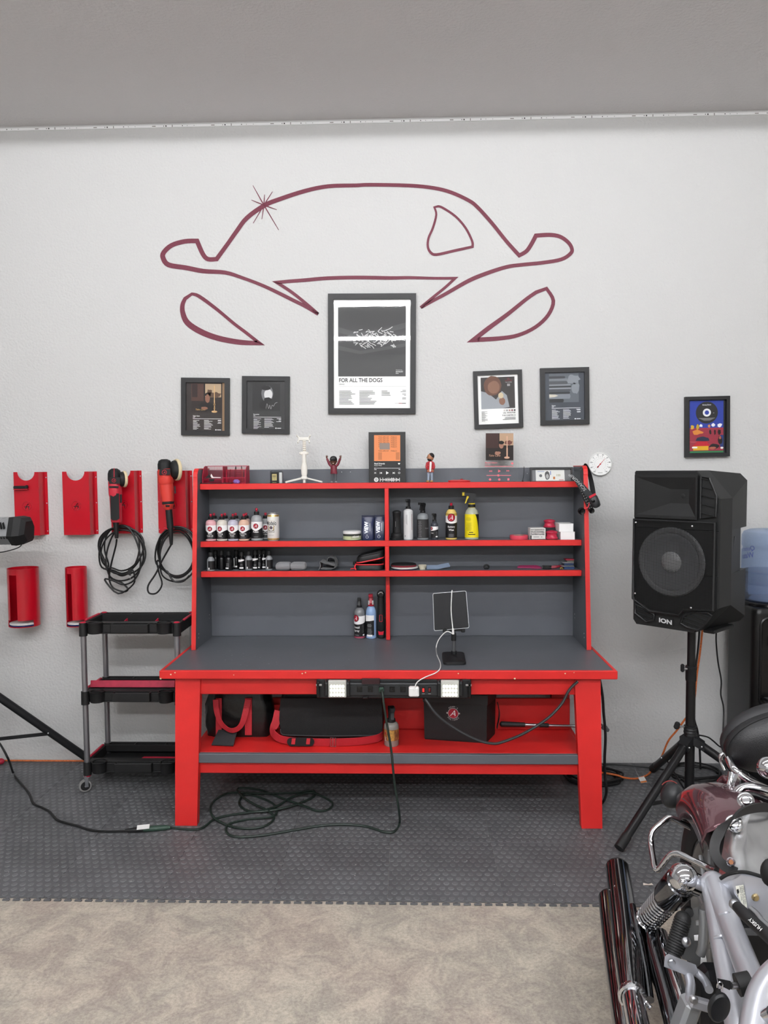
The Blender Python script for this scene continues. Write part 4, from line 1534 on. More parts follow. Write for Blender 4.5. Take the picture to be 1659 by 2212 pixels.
def polish_bottle(label, px, Y, z, r, k, liq, lines, a0=0.0, group='polish bottles on the upper hutch shelf', tsz=.0095, py=1140):
    t = root_at('polish_bottle', label, 'bottle', px, Y, z, group, py)
    lm = mat('plastic_' + liq, liq, .3)
    MB().lathe([(0, .001), (r - .004, 0), (r, .003), (r, .086 * k), (r * .96, .094 * k), (r * .80, .102 * k), (r * .5, .106 * k), (.0125, .108 * k), (.0125, .112 * k), (0, .112 * k)], n=28).build('body', lm, t, False)
    zb = .051 * k
    dip = lambda a: zb - .010 * k * max(0, cos(radians(a - a0))) ** 3 + .004 * k * abs(sin(radians(a - a0)))
    lab = MB().patch(r + .0004, -120, 120, .011 * k, dip, 26).build('label', LABK, t, False)
    MB().patch(r + .0004, -120, 120, dip, .080 * k, 26).build('label_band', LABW, lab, False)
    emblem(lab, r, .0625 * k, .0125 * (r / .027), a0)
    f = wrapper(r + .0007, 0, a0)
    for i, s_ in enumerate(lines):
        MB().text(s_, tsz, lambda a, b, i=i: f(a, b + .0345 * k - i * tsz * 1.08), bold=.012, sx=.95).build('lettering', LABW, lab, False)
    small_lines(lab, r, .018 * k, a0, r * 1.1, 2, .0028, .0009, PRINTG, int(px))
    MB().lathe([(.0125, .107 * k), (.0135, .109 * k), (.0132, .1215 * k), (.0105, .123 * k), (0, .123 * k)], n=20).build('cap', BLACKP, t, False)
    nz = MB()
    nz.lathe([(0, .122 * k), (.0045, .122 * k), (.0045, .127 * k), (.007, .129 * k), (.0072, .1325 * k), (.0055, .1355 * k), (.002, .137 * k), (0, .137 * k)], n=10)
    nz.build('nozzle', NOZ, t, False)
    return t


YR1, YR2 = -.182, -.105
rB = .0265
polish_bottle('polish bottle with pink liquid lettered Metal Polish #2', 455.8, YR1, Z2, rB, 1, 'd6a3a8', ['Metal', 'Polish #2'])
polish_bottle('polish bottle with cream liquid lettered Finishing Polish', 479.8, YR1, Z2, rB, 1, 'd3cdc2', ['Finishing', 'Polish'], -14)
polish_bottle('polish bottle with pale lilac liquid lettered One Step Polish', 503.5, YR1, Z2, rB, 1, 'b9b6c6', ['One Step', 'Polish'])
polish_bottle('polish bottle with peach liquid lettered Correcting Polish', 527, YR1, Z2, rB, 1, 'd6b09b', ['Correcting', 'Polish'], -4, tsz=.0088)
polish_bottle('tall grey polish bottle lettered Polish beside the beer can', 554.8, YR1 + .012, Z2, .0285, 1.2, '9b9d9f', ['Polish'], 0, tsz=.013)
for px, lb, lq in ((463, 'grey polish bottle standing behind the pink Metal Polish bottle', '8d8a8b'), (486.5, 'grey polish bottle standing behind the cream Finishing Polish bottle', '8f8f90'),
                   (509.5, 'grey polish bottle standing behind the lilac One Step Polish bottle', '8b8c90'), (532, 'pinkish polish bottle standing behind the peach Correcting Polish bottle', 'b79a94'),
                   (574, 'polish bottle half hidden behind the beer can', '9a9c9e')):
    polish_bottle(lb, px, YR2, Z2, .025, 1, lq, ['One Step', 'Polish'], 6 if px > 570 else 20)

# beer can
t = root_at('beer_can', 'white and gold tall beer can lettered Modelo Especial', 'can', 589.8, -.184, Z2)
r = .0302
H = .1425
k = H / .142
CANW = mat('can_white', 'e4e2de', .25, metal=.15)
GOLD = mat('can_gold', 'c6a566', .3, metal=.7)
CANAL = mat('can_aluminium', 'c8c8c8', .3, metal=.9)
MB().lathe([(r * .78, 0), (r * .86, .002), (r, .012), (r, .120 * k), (r * .97, .126 * k), (r * .90, .133 * k)], n=32).build('body', CANW, t, False)
MB().lathe([(r * .90, .133 * k), (r * .88, .137 * k), (r * .90, .1395 * k), (r * .87, .1405 * k), (r * .84, .137 * k), (0, .1365 * k)], n=32).build('lid', CANAL, t, False)
MB().lathe([(r * .987, .006), (r * 1.003, .0122), (r * 1.003, .0145)], n=32).build('gold_band', GOLD, t, False)
MB().lathe([(r * 1.002, .122 * k), (r * .975, .1265 * k), (r * .93, .131 * k)], n=32).build('gold_band', GOLD, t, False)
MB().box((0, -.006, .1405 * k), (.012, .02, .0025), .001).build('pull_tab', CANAL, t, False)
f = wrapper(r + .0005, .088 * k, -12)
MB().text('Modelo', .030, lambda a, b: f(a, b - .008), bold=.012, sx=.60).build('lettering', PRINTK, t, False)
MB().text('Especial', .0105, lambda a, b: f(a, b - .045), italic=.35).build('lettering', PRINTK, t, False)
MB().flat(ringpoly(.0165, .0172, 16, 0, -.002, 30, 150), f).build('arc_print', GOLD, t, False)
em = MB().flat(wdisc(.0078, 10, 0, -.021), f).build('crest', PRINTK, t, False)
MB().flat(wdisc(.0060, 10, 0, -.021), wrapper(r + .0008, .088 * k, -12)).build('crest_disc', mat('crest_purple', '5b4a55', .5), em, False)
for s_ in (-1, 1):
    MB().flat(stroke([(s_ * .009, -.034), (s_ * .014, -.028), (s_ * .012, -.021), (s_ * .016, -.014), (s_ * .0125, -.012)], [.003, .005, .004, .003], res=3), f).build('crest_side', mat('crest_gold', '9d8552', .4), em, False)
MB().flat(stroke([(-.017, -.033), (-.008, -.036), (0, -.037), (.008, -.036), (.017, -.033)], .0022, res=3), f).build('crest_scroll', PRINTK, em, False)
small_lines(t, r, .031 * k, -12, .03, 2, .004, .001, PRINTG, 5)

# wax jar
t = root_at('wax_jar', 'short clear jar of pale green wax with white lid lettered ADAMS', 'jar', 759.8, -.168, Z2)
r = 19.2 * mpp(t.location)
MB().lathe([(0, .001), (r - .002, 0), (r, .002), (r, .034), (0, .034)], n=32).build('jar', mat('jar_glass', '3a3d37', .12), t, False)
MB().patch(r + .0003, -100, 100, .004, .022, 24).build('wax', mat('wax_green', 'b9c39a', .35), t, False)
MB().lathe([(r * .99, .032), (r + .001, .0345), (r + .001, .042), (r * .985, .046), (r * .9, .0475), (r * .4, .0482), (0, .0482)], n=32).build('lid', mat('jar_lid', 'd9d9d8', .3), t, False)
MB().patch(r + .0006, -3, 62, .009, .021, 12).build('label', mat('label_sage', 'a0aa8c', .5), t, False)
f = wrapper(r + .001, .0155, 30)
MB().text('ADAMS', .0125, lambda a, b: f(a, b), bold=.02, italic=.2, sx=.95).build('lettering', LABW, t, False)


# pouches
def pouch(label, px, Y, z, w_, h_, txtcol, lean):
    t = root_at('pouch', label, 'pouch', px, Y, z, 'dark blue pouches on the upper shelf')
    rings = []
    for v, d in ((0, .011), (.05, .013), (.3, .012), (.7, .008), (.85, .0035), (1, .0015)):
        rings.append([Vector((u * w_ / 2, -dd * d + lean * v * h_, v * h_)) for u, dd in ((-1, 0), (-.8, 1), (0, 1.1), (.8, 1), (1, 0), (.8, -1), (0, -1.1), (-.8, -1))])
    MB().ring_loft(rings).build('bag', mat('pouch_navy', '1b2344', .3), t, False)
    MB().box((0, lean * h_ * .93 - .0008, h_ * .93), (w_ * .98, .004, h_ * .13), .001).build('top_seal', mat('pouch_seal', '131a33', .35), t, False)
    fn = lambda lay: (lambda a, b: (a, -.0142 + lean * b + (b / h_) ** 2 * .006 - lay, b))
    f = fn(.0003)
    MB().text('VIEW', .026, lambda a, b: f(-.004 - b + .006, a + h_ * .28), align='LEFT', bold=.02, sx=.92).build('lettering', txtcol, t, False)
    MB().flat(ringpoly(.006, .0072, 20, -.003, h_ * .13), f).build('logo_ring', txtcol, t, False)
    MB().flat([line2(.001, h_ * .12, .0045, h_ * .15, .0013)], f).build('logo_tick', txtcol, t, False)
    MB().text('2', .007, lambda a, b: f(-.001 - b, a + h_ * .225)).build('logo_mark', txtcol, t, False)
    MB().flat([bar(.011, h_ * .36, .0118, h_ * .68)], f).build('rule', txtcol, t, False)
    return t


SLV = mat('silver_ink', 'c6cbd2', .3, metal=.8)
pouch('dark blue pouch lettered VIEW beside the wax jar', 794, -.175, Z2, .061, .124, SLV, .10)
pouch('dark blue pouch lettered VIEW against the shelf divider', 819.5, -.155, Z2, .055, .124, SLV, .10)

# torch
t = root_at('torch', 'black torch standing on its wide lens head', 'torch', 857, -.16, Z2)
MB().lathe([(0, 0), (.0335, 0), (.0345, .003), (.0345, .010), (.032, .012), (.032, .017), (.030, .019), (.030, .028), (.027, .032), (.0215, .036), (.0205, .060), (.019, .100), (.0195, .118), (.0205, .120), (.0205, .132), (.0215, .134), (.0215, .142), (.018, .144), (.010, .147), (0, .147)], n=28).build('barrel', BLACKM, t, False)
MB().patch(.0205, -18, -14, .066, .094, 3).build('print', PRINTG, t, False)
MB().lathe([(.0214, .1335), (.0222, .135), (.0222, .1405), (.0214, .142)], n=28).build('tail_ring', BLACKP, t, False)


def spray_head(t, z0, k, col, trig, yaw=0.0, nozzle=None, name='spray_head'):
    """trigger head: nozzle to the -x side before the turn"""
    T_ = Matrix.Rotation(yaw, 4, 'Z')
    b = MB()
    b.T = T_
    f = lambda a, c, d: (a * k, d * k, z0 + c * k)
    b.prism([(-.008, .0), (.008, .0), (.008, .014), (.013, .024), (.016, .033), (.012, .038), (-.004, .041), (-.026, .041), (-.026, .032), (-.010, .030), (-.008, .014)], -.0085, .0085, f)
    o = b.build(name, col, t, False)
    b = MB()
    b.T = T_
    b.prism([(-.012, .030), (-.017, .030), (-.020, .018), (-.024, .004), (-.021, .004), (-.015, .018), (-.010, .026)], -.005, .005, f)
    b.build('trigger', trig, o, False)
    b = MB()
    b.T = T_
    b.box((-.029 * k, 0, z0 + .0365 * k), (.009 * k, .013 * k, .012 * k), .001)
    b.build('nozzle', nozzle or trig, o, False)
    b = MB()
    b.lathe([(.0125 * k, -.010 * k), (.0135 * k, -.008 * k), (.0125 * k, .001), (.010 * k, .002), (0, .002)], (0, 0, z0), 18)
    b.build('collar', col, o, False)
    return o


def spray_bottle(name, label, px, Y, z, r, h, shoulder, bodymat, head, lab=None, k=1.0, yaw=0.0, trig=None, sx=1.0, py=1140, nozzle=None):
    """round bottle of radius r, height h to the collar, with trigger head"""
    t = root_at(name, label, 'spray bottle', px, Y, z, None, py)
    MB().lathe([(0, .001), (r - .003, 0), (r, .003), (r, shoulder), (r * .95, shoulder + (h - shoulder) * .35), (r * .75, shoulder + (h - shoulder) * .72), (.011, h - .002), (.011, h + .004), (0, h + .004)], n=28).build('body', bodymat, t, False)
    spray_head(t, h + .010, k, head, trig or head, yaw, nozzle)
    return t


# white spray bottle seen from behind
t = spray_bottle('spray_bottle', 'tall white spray bottle with black trigger head', 882, -.165, Z2, .0237, .155, .142, mat('white_bottle', 'cfcfd0', .35), BLACKP, k=.95, yaw=radians(75))
for k_ in range(3):
    f = wrapper(.0241, .095, -14 - 7 * k_)
    MB().flat([bar(-.0006, -.02 + .004 * k_, .0006, .032)], f).build('small_print', PRINTG, t, False)
f = wrapper(.0241, .09, 48)
MB().flat([bar(-.0012, -.04, .0012, .04)], f).build('side_print', mat('print_maroon', '7a4046', .5), t, False)
MB().flat(wbar(-.002, -.002, .001, .006), wrapper(.0241, .018, -40)).build('mark', PRINTK, t, False)
# grey spray bottle
t = spray_bottle('spray_bottle', 'grey spray bottle with black label and black trigger head', 913.5, -.165, Z2, .0288, .135, .112, mat('grey_bottle', '7f8386', .35), BLACKP, k=1.0, yaw=radians(55))
MB().patch(.0292, -120, 100, .010, .104, 24).build('label', mat('label_charcoal', '2b2b2c', .5), t, False)
small_lines(t, .0294, .095, -32, .022, 20, .0042, .0011, PRINTG, 9)
f = wrapper(.0296, .056, 50)
MB().text('Ceramic', .009, lambda a, b: f(a, b), bold=.01).build('lettering', PRINTG, t, False)
# small dark spray bottle
t = spray_bottle('spray_bottle', 'small dark spray bottle with white and black label between two larger bottles', 938.5, -.165, Z2, .0182, .088, .076, mat('dark_clear_bottle', '40424a', .15), BLACKP, k=.82, yaw=radians(70))
MB().patch(.0186, -120, 120, .010, lambda a: .048 + .0045 * sin(radians(a)), 20).build('label', LABK, t, False)
MB().patch(.0186, -120, 120, lambda a: .048 + .0045 * sin(radians(a)), .0665, 20).build('label_band', LABW, t, False)
emblem(t, .0187, .057, .008, -52)
small_lines(t, .0188, .04, 35, .012, 6, .004, .001, PRINTG, 3)
MB().flat(wbar(-.006, 0, .006, .006), wrapper(.019, .013, 35)).build('barcode', LABW, t, False)
f = wrapper(.019, .032, -45)
MB().text('Spray', .008, lambda a, b: f(a, b), bold=.012).build('lettering', LABW, t, False)
# buttery wax
t = root_at('wax_bottle', 'yellow wax bottle with black label lettered Buttery Wax', 'bottle', 974.8, -.165, Z2)
r = .0285
MB().lathe([(0, .001), (r - .004, 0), (r, .003), (r, .122), (r * .93, .134), (r * .72, .146), (r * .5, .151), (.0125, .153), (.0125, .156), (0, .156)], n=28).build('body', mat('wax_yellow', 'd8bb6a', .25), t, False)
MB().patch(r + .0002, -120, 120, .1265, .1315, 24).build('liquid_line', mat('amber', 'a9853a', .2), t, False)
dip = lambda a: .088 - .006 * cos(radians(a)) ** 2
lab = MB().patch(r + .0004, -120, 120, .010, dip, 26).build('label', LABK, t, False)
MB().patch(r + .0004, -120, 120, dip, lambda a: .121 - .002 * cos(radians(a)), 26).build('label_band', LABW, lab, False)
emblem(lab, r + .0002, .112, .0205, -3)
f = wrapper(r + .0008, .0, -3)
MB().text('Buttery', .0125, lambda a, b: f(a, b + .062), bold=.012).build('lettering', LABW, lab, False)
MB().text('Wax', .0135, lambda a, b: f(a, b + .046), bold=.012).build('lettering', LABW, lab, False)
small_lines(lab, r, .028, -3, .04, 4, .0042, .0012, PRINTG, 4)
MB().lathe([(.0125, .151), (.0138, .153), (.0134, .168), (.011, .170), (0, .170)], n=20).build('cap', BLACKP, t, False)
MB().lathe([(0, .169), (.0052, .169), (.006, .175), (.0072, .177), (.0070, .181), (.003, .184), (0, .184)], n=12).build('nozzle', NOZ, t, False)
# yellow spray
t = root_at('spray_bottle', 'clear spray bottle with bright yellow label and black and yellow trigger', 'spray bottle', 1019, -.165, Z2)
r = .0345
CLR = mat('clear_greenish_plastic', 'a7aa97', .12)
MB().lathe([(0, .001), (r - .004, 0), (r, .003), (r, .125), (r * .97, .132), (r * .82, .146), (r * .55, .157), (.014, .162), (.0135, .166), (0, .166)], n=32).build('body', CLR, t, False)
YEL = mat('label_yellow', 'e6d316', .45)
lab = MB().patch(r + .0004, -110, 110, .012, .128, 30).build('label', YEL, t, False)
MB().patch(r + .0007, 22, 110, lambda a: .128 - min(.116, max(0, (a - 22) / 45) ** 1.6 * .09), .128, 20).build('label_black', LABK, lab, False)
small_lines(lab, r + .0004, .11, -35, .034, 5, .0034, .0009, mat('olive_ink', '7f7a22', .5), 14)
small_lines(lab, r + .0004, .084, -30, .034, 12, .0034, .0009, MATS['olive_ink'], 15)
small_lines(lab, r + .0004, .026, -5, .05, 1, .003, .004, PRINTK, 16)
small_lines(lab, r + .0004, .036, -10, .026, 1, .003, .0035, PRINTK, 17)
YP = mat('yellow_plastic', 'd4b921', .4)
o = spray_head(t, .176, 1.42, BLACKP, YP, 0.0, YP)
MB().lathe([(.0165, .160), (.0175, .161), (.0175, .180), (.015, .182), (0, .182)], n=20).build('yellow_collar', YP, t, False)
MB().cyl((.003, 0, .13), (.003, 0, .163), .003, n=8).build('dip_tube', WHITE, t, False)

# red tape roll
t = root_at('tape_roll', 'pinkish red tape roll lying flat on the upper shelf', 'tape', 1121, -.16, Z2)
MB().lathe([(.026, 0), (.0445, 0), (.045, .002), (.045, .018), (.0445, .020), (.026, .020), (.026, 0)], n=36).build('roll', mat('tape_red', 'cf4355', .5), t, False)
MB().lathe([(.022, .001), (.0262, .001), (.0262, .0205), (.022, .0205), (.022, .001)], n=36).build('core', mat('card', '9a8f83', .8), t, False)
# patterned box
t = root_at('small_box', 'small black and white patterned carton beside the red knobs', 'box', 1159.5, -.165, Z2)
MB().box((0, 0, .0285), (.076, .07, .057), .001).build('carton', mat('carton_white', 'd8d7d4', .6), t, False)
bx = MB()
random.seed(8)
for j in range(4):
    for i in range(9):
        bx.flat([bar(-.036 + .0077 * i, .052 - .008 * j - random.uniform(.003, .0045), -.036 + .0077 * (i + random.uniform(.8, .98)), .052 - .008 * j)], lambda a, b: (a, -.0353, b))
bx.flat([bar(-.037, .0, -.031, .022), bar(-.031, .0005, .037, .0035)], lambda a, b: (a, -.0353, b))
bx.build('print', PRINTK, t, False, kind='stuff')
MB().flat([bar(-.022, .012, .006, .0155), bar(.016, .012, .022, .0155)], lambda a, b: (a, -.0355, b)).build('small_print', PRINTG, t, False, kind='stuff')


# red applicator knobs
def knob(label, px, Y, z, k, col):
    t = root_at('applicator_knob', label, 'applicator', px, Y, z)
    m_ = mat('knob_' + col, col, .25)
    MB().lathe([(0, .004), (.030, .004), (.0305, .008), (.026, .014), (.0245, .022), (.026, .030), (.0295, .034), (.029, .037), (.02, .042), (.008, .0445), (0, .045)][:11], (0, 0, 0), 28, Matrix.Scale(k, 3)).build('handle', m_, t, False)
    MB().lathe([(0, 0), (.029, 0), (.0295, .002), (.029, .0045), (0, .0045)], (0, 0, 0), 28, Matrix.Scale(k, 3)).build('base_pad', mat('knob_pad', '2b2b2c', .8), t, False)
    return t


knob('red applicator knob standing on the shelf itself beside the white boxes', 1192, -.185, Z2, 1.02, 'b52a44')
c_ = root_at('foam_block', 'dark foam block under the raised red knob', 'foam block', 1185, -.10, Z2)
MB().box((0, 0, .0255), (.062, .06, .051), .003).build('block', mat('foam_dark', '2a2328', .9), c_, False)
knob('red applicator knob raised on a dark block behind the other one', 1187, -.10, Z2 + .051, 1.0, 'b52a44')
# white boxes
for i, (lb, px, Y, dz, w_, h_) in enumerate((('plain white box, the lower of two stacked by the hutch side', 1223, -.165, 0, .070, .0385), ('plain white box, the upper of two stacked by the hutch side', 1219, -.150, .0387, .070, .040))):
    t = root_at('white_box', lb, 'box', px, Y, Z2 + dz, 'white boxes on the upper shelf')
    MB().box((0, 0, h_ / 2), (w_, .085 if i == 0 else .10, h_), .0012).build('carton', mat('white_card', 'efefee', .6), t, False)
    MB().box((0, 0, h_ - .0006), (w_ + .0012, .086 if i == 0 else .101, .0016)).build('lid_flap', MATS['white_card'], t, False)

# ================================================================== lower hutch shelf
SB = [  # px, Y, radius, height, kind
    (453, -.20, .0190, .094, 'w', 'black and white spray bottle at the outer end of the dark bottle row'),
    (463.5, -.12, .0170, .096, 'k', 'black bottle behind the end bottle of the dark row'),
    (476.5, -.15, .0185, .098, 'k', 'plain black bottle with a wide dark cap in the dark row'),
    (492, -.165, .0215, .098, 'b', 'fat black bottle with white barcode low on its label'),
    (508.5, -.12, .0170, .098, 's', 'black bottle with one white vertical stripe'),
    (520, -.155, .0170, .092, 't', 'black bottle with slanted white label top and barcode'),
    (535.5, -.17, .0180, .096, 'w', 'grey shouldered bottle in the middle of the dark row'),
    (549.5, -.15, .0170, .100, 't', 'taller black bottle with white label top beside the grey shouldered one'),
    (559, -.14, .0160, .100, 'b', 'black bottle with half a barcode squeezed in the dark row'),
    (568, -.13, .0160, .100, 't', 'black bottle with white label corner behind the inner end bottle'),
    (579.5, -.175, .0180, .098, 'w', 'grey shouldered bottle at the end next to the folded towels'),
]
for i, (px, Y, r, h, kd, lb) in enumerate(SB):
    t = root_at('small_bottle', lb, 'bottle', px, Y, Z3, 'small dark bottles on the lower hutch shelf')
    bm_ = mat('bottle_grey', '85878a', .35) if kd == 'w' else BLACKG
    sh = h * .58
    MB().lathe([(0, .001), (r - .003, 0), (r, .003), (r, sh), (r * .9, sh + .006), (r * .55, sh + .015), (.0085, sh + .019), (.0085, sh + .022), (0, sh + .022)], n=22).build('body', bm_, t, False)
    MB().lathe([(0, sh + .018), (.011, sh + .018), (.0115, sh + .021), (.0108, h - .002), (.0095, h), (0, h)], n=16).build('cap', BLACKM, t, False)
    if kd == 'w':
        MB().patch(r + .0004, -28, 120, .008, sh - .003, 14).build('label', LABK, t, False)
        MB().flat(wbar(-.003, 0, .003, .009), wrapper(r + .0007, .009, -15)).build('barcode', LABW, t, False)
    elif kd == 's':
        MB().patch(r + .0004, -38, -20, .010, sh, 4).build('white_stripe', LABW, t, False)
        MB().patch(r + .0004, -10, 25, .010, .017, 4).build('barcode', LABW, t, False)
    elif kd == 'b':
        MB().patch(r + .0004, -34, 8, .008, .0145, 6).build('barcode', LABW, t, False)
        small_lines(t, r, .035, -5, .018, 5, .004, .001, PRINTG, i)
    elif kd == 't':
        MB().patch(r + .0004, -60, 60, lambda a: sh - .010 + .004 * sin(radians(a)), sh, 10).build('label_band', LABW, t, False)
        MB().patch(r + .0004, -30, 40, .007, .0145, 6).build('barcode', LABW, t, False)
        small_lines(t, r, .028, 5, .018, 3, .004, .001, PRINTG, i + 40)

TOW = mat('grey_microfibre', '808184', .95, bump=.5, bscale=500, sheen=.3)
for px, w_, lb in ((613, .071, 'rolled light grey towel next to the dark bottles'), (645, .073, 'rolled light grey towel next to the crumpled cloth')):
    t = root_at('folded_towel', lb, 'towel', px, -.175, Z3, 'rolled grey towels', 1220)
    rings = []
    for x_, s_ in ((-w_ / 2, .55), (-w_ / 2 + .003, .85), (-w_ / 2 + .012, 1), (0, 1.02), (w_ / 2 - .012, 1), (w_ / 2 - .003, .85), (w_ / 2, .55)):
        rings.append([Vector((x_, a * 1.15, .020 + c * s_ * 1.0)) for a, c in rrect(.062, .039, .014, 3)])
    MB().ring_loft(rings).build('roll', TOW, t, False)
    MB().tube([(-w_ / 2 + .004, -.0362, .012), (0, -.0366, .013), (w_ / 2 - .004, -.0362, .012)], .0008, n=4).build('fold_line', TOW, t, False)
# crumpled cloth
t = root_at('cloth', 'dark grey cloth folded loosely on the lower hutch shelf', 'cloth', 709, -.148, Z3 + .003, None, 1220)
CLO = mat('dark_grey_cloth', '58595b', .95, bump=.5, bscale=400, sheen=.2)


def sheet(prof, y0, y1, th_=.003, wav=.004, seed=1):
    random.seed(seed)
    b = MB()
    q = spline([(a, 0, c) for a, c in prof], 5)
    rows = 7
    vs = []
    for j in range(rows):
        y = y0 + (y1 - y0) * j / (rows - 1)
        for i, v in enumerate(q):
            vs.append((v.x + wav * sin(j * 1.3 + i * .5), y + wav * .5 * sin(i * .8), max(v.z + wav * .5 * sin(j * .9 + i * .7), .001)))
    n = len(q)
    fs = [(j * n + i, j * n + i + 1, (j + 1) * n + i + 1, (j + 1) * n + i) for j in range(rows - 1) for i in range(n - 1)]
    b.add(vs, fs, True)
    return b


def solidify(o, th_):
    md = o.modifiers.new('thick', 'SOLIDIFY')
    md.thickness = th_
    return o


solidify(sheet([(-.045, .002), (-.036, .022), (-.034, .042), (-.015, .036), (.01, .029), (.03, .026), (.04, .018), (.038, .006), (.02, .002), (-.03, .003)], -.055, .06).build('lower_fold', CLO, t, False), .004)
solidify(sheet([(-.012, .026), (-.005, .05), (.012, .058), (.03, .052), (.042, .035), (.044, .012)], -.005, .07).build('upper_fold', CLO, t, False), .004)

# zipped case
t = root_at('zip_case', 'black zipped hard case with two red zips beside the divider', 'case', 799, -.14, Z3, None, 1220)
CASE = mat('case_black', '1a1a1c', .55, bump=.15, bscale=250)


def slab(z0, z1, w_, d_, tilt, r_, x0):
    rings = []
    for v, s_ in ((0, .94), (.12, 1), (.8, 1), (.93, .97), (1, .88)):
        rings.append([Vector((x0 + a * s_, c * s_, z0 + (z1 - z0) * v + (a + w_ / 2) * tilt)) for a, c in rrect(w_, d_, r_, 4)])
    return MB().ring_loft(rings)


slab(.0, .028, .138, .13, 0.0, .03, 0).build('lower_shell', CASE, t, False)
slab(.030, .066, .134, .125, .20, .03, .004).build('upper_shell', CASE, t, False)
slab(.064, .075, .118, .11, .22, .025, .012).build('handle_pad', mat('case_top', '242426', .45), t, False)
ZR = mat('zip_red', 'd8323a', .5)
MB().tube([(a * 1.01, c * 1.01, .029) for a, c in rrect(.138, .13, .03, 4)], .0032, n=6, res=2, closed=True).build('zip', ZR, t, False)
MB().tube([(.004 + a * 1.01, c * 1.01, .036 + (a + .067) * .20) for a, c in rrect(.134, .125, .03, 4)], .0034, n=6, res=2, closed=True).build('zip', ZR, t, False)
MB().tube([(-.068, -.045, .030), (-.073, -.055, .016), (-.067, -.065, .003)], .0035, n=6).build('zip_pull', ZR, t, False)
MB().tube([(-.066, -.05, .006), (-.080, -.055, .009), (-.094, -.05, .006)], .0028, n=6).build('zip_pull', ZR, t, False)
MB().box((-.076, -.02, .032), (.016, .02, .018), .004).build('side_buckle', BLACKM, t, False)

# pad stack
t = root_at('polishing_pad', 'white and blue fluffy polishing pad at the bottom of the pad pile', 'polishing pad', 874, -.155, Z3, None, 1220)
MB().lathe([(0, .0), (.058, .0), (.062, .003), (.060, .006), (0, .006)], n=32).build('blue_backing', mat('pad_blue', '27356e', .9), t, False)
MB().lathe([(0, .006), (.066, .006), (.069, .010), (.067, .0145), (0, .0155)], n=40).build('wool_face', mat('pad_wool', 'd3d2ce', .95, bump=.8, bscale=300), t, False)
t = root_at('polishing_pad', 'maroon polishing pad with black backing on top of the pad pile', 'polishing pad', 872, -.155, Z3 + .0155, None, 1220)
MB().lathe([(0, 0), (.064, 0), (.0655, .003), (.064, .0085), (0, .0085)], n=36).build('foam', mat('pad_maroon', '7a2630', .9), t, False)
MB().lathe([(0, .0085), (.0645, .0085), (.061, .013), (.03, .016), (0, .0165)], n=36).build('backing', BLACKM, t, False)
t = root_at('foam_cup', 'small cream foam wedge beside the pad pile', 'applicator', 912.5, -.165, Z3, None, 1220)
MB().lathe([(0, .0), (.0145, .0), (.0215, .021), (.0205, .0225), (0, .0225)], n=20).build('foam', mat('cream_foam', 'cfc8b2', .8), t, False)
t = root_at('cleaning_blade', 'pale blue flat cloth strip lying on the lower hutch shelf', 'cloth', 945, -.165, Z3, None, 1220)
b_ = MB()
b_.ribbon([(-.055, 0, .0105), (-.02, 0, .0105), (0, -.004, .011), (.025, 0, .016), (.06, .004, .022)], (0, 1, .35), .035, .006)
b_.build('strip', mat('pale_blue_cloth', '7f8fa6', .9), t, False)
t = root_at('hose_cap', 'small black ring shaped cap alone on the lower hutch shelf', 'cap', 1051, -.165, Z3, None, 1220)
MB().tube([Vector((.011 * cos(a), .004, .011 + .010 * sin(a))) for a in [2 * pi * k / 10 for k in range(10)]], .0042, n=8, res=2, closed=True).build('ring', BLACKM, t, False)
MB().cyl((-.012, -.004, .006), (.008, -.006, .006), .006, n=10).build('stub', BLACKM, t, False)
# brushes and pliers
MAG = mat('magenta_plastic', '8c2450', .45)
t = root_at('scraper', 'long magenta plastic scraper lying flat', 'scraper', 1144, -.15, Z3, None, 1220)
MB().prism([(-.062, -.008), (-.05, .012), (.035, .012), (.052, -.004), (.052, -.012)], .003, .0095, lambda a, c, d: (a, c, d + (c + .01) * .25)).build('blade', MAG, t, False)
t = root_at('scissors', 'scissors with magenta blade and black handles among small tools', 'scissors', 1172, -.175, Z3, None, 1220)
MB().prism([(-.055, -.004), (-.04, -.008), (-.008, -.007), (.0, .0), (-.02, .004), (-.045, .003)], .003, .008, lambda a, c, d: (a, c, d)).build('blade', MAG, t, False)
for k_, (cx_, cy_) in enumerate(((.02, -.012), (.024, .014))):
    MB().tube([Vector((cx_ + .020 * cos(a), cy_ + .010 * sin(a), .007 + .006 * k_)) for a in [2 * pi * j / 10 for j in range(10)]], .004, n=6, res=2, closed=True).build('handle_loop', BLACKM, t, False)
MB().cyl((.0, 0, .002), (.0, 0, .012), .005, n=10).build('pivot', SCREW, t, False)
t = root_at('pliers', 'dark red handled pliers next to the stacked cartridges', 'pliers', 1207, -.17, Z3, None, 1220)
for k_, (ya, yb) in enumerate(((-.016, .004), (.016, -.004))):
    MB().tube([(-.04, ya, .008), (-.015, ya * 1.1, .011), (.012, yb * .5, .014), (.03, yb, .012)], .0045, n=8).build('handle', mat('plier_red', '7d1a2a', .4), t, False)
MB().box((.036, 0, .010), (.024, .014, .010), .003).build('jaw', BLACKM, t, False)
t = root_at('brass_fitting', 'tiny brass hook fitting lying by the cartridges', 'fitting', 1213, -.205, Z3, None, 1225)
MB().tube([(-.006, 0, .003), (-.006, 0, .008), (0, 0, .010), (.006, 0, .007), (.006, 0, .003)], .002, n=6).build('hook', mat('brass', 'b08a3c', .35, metal=.8), t, False)
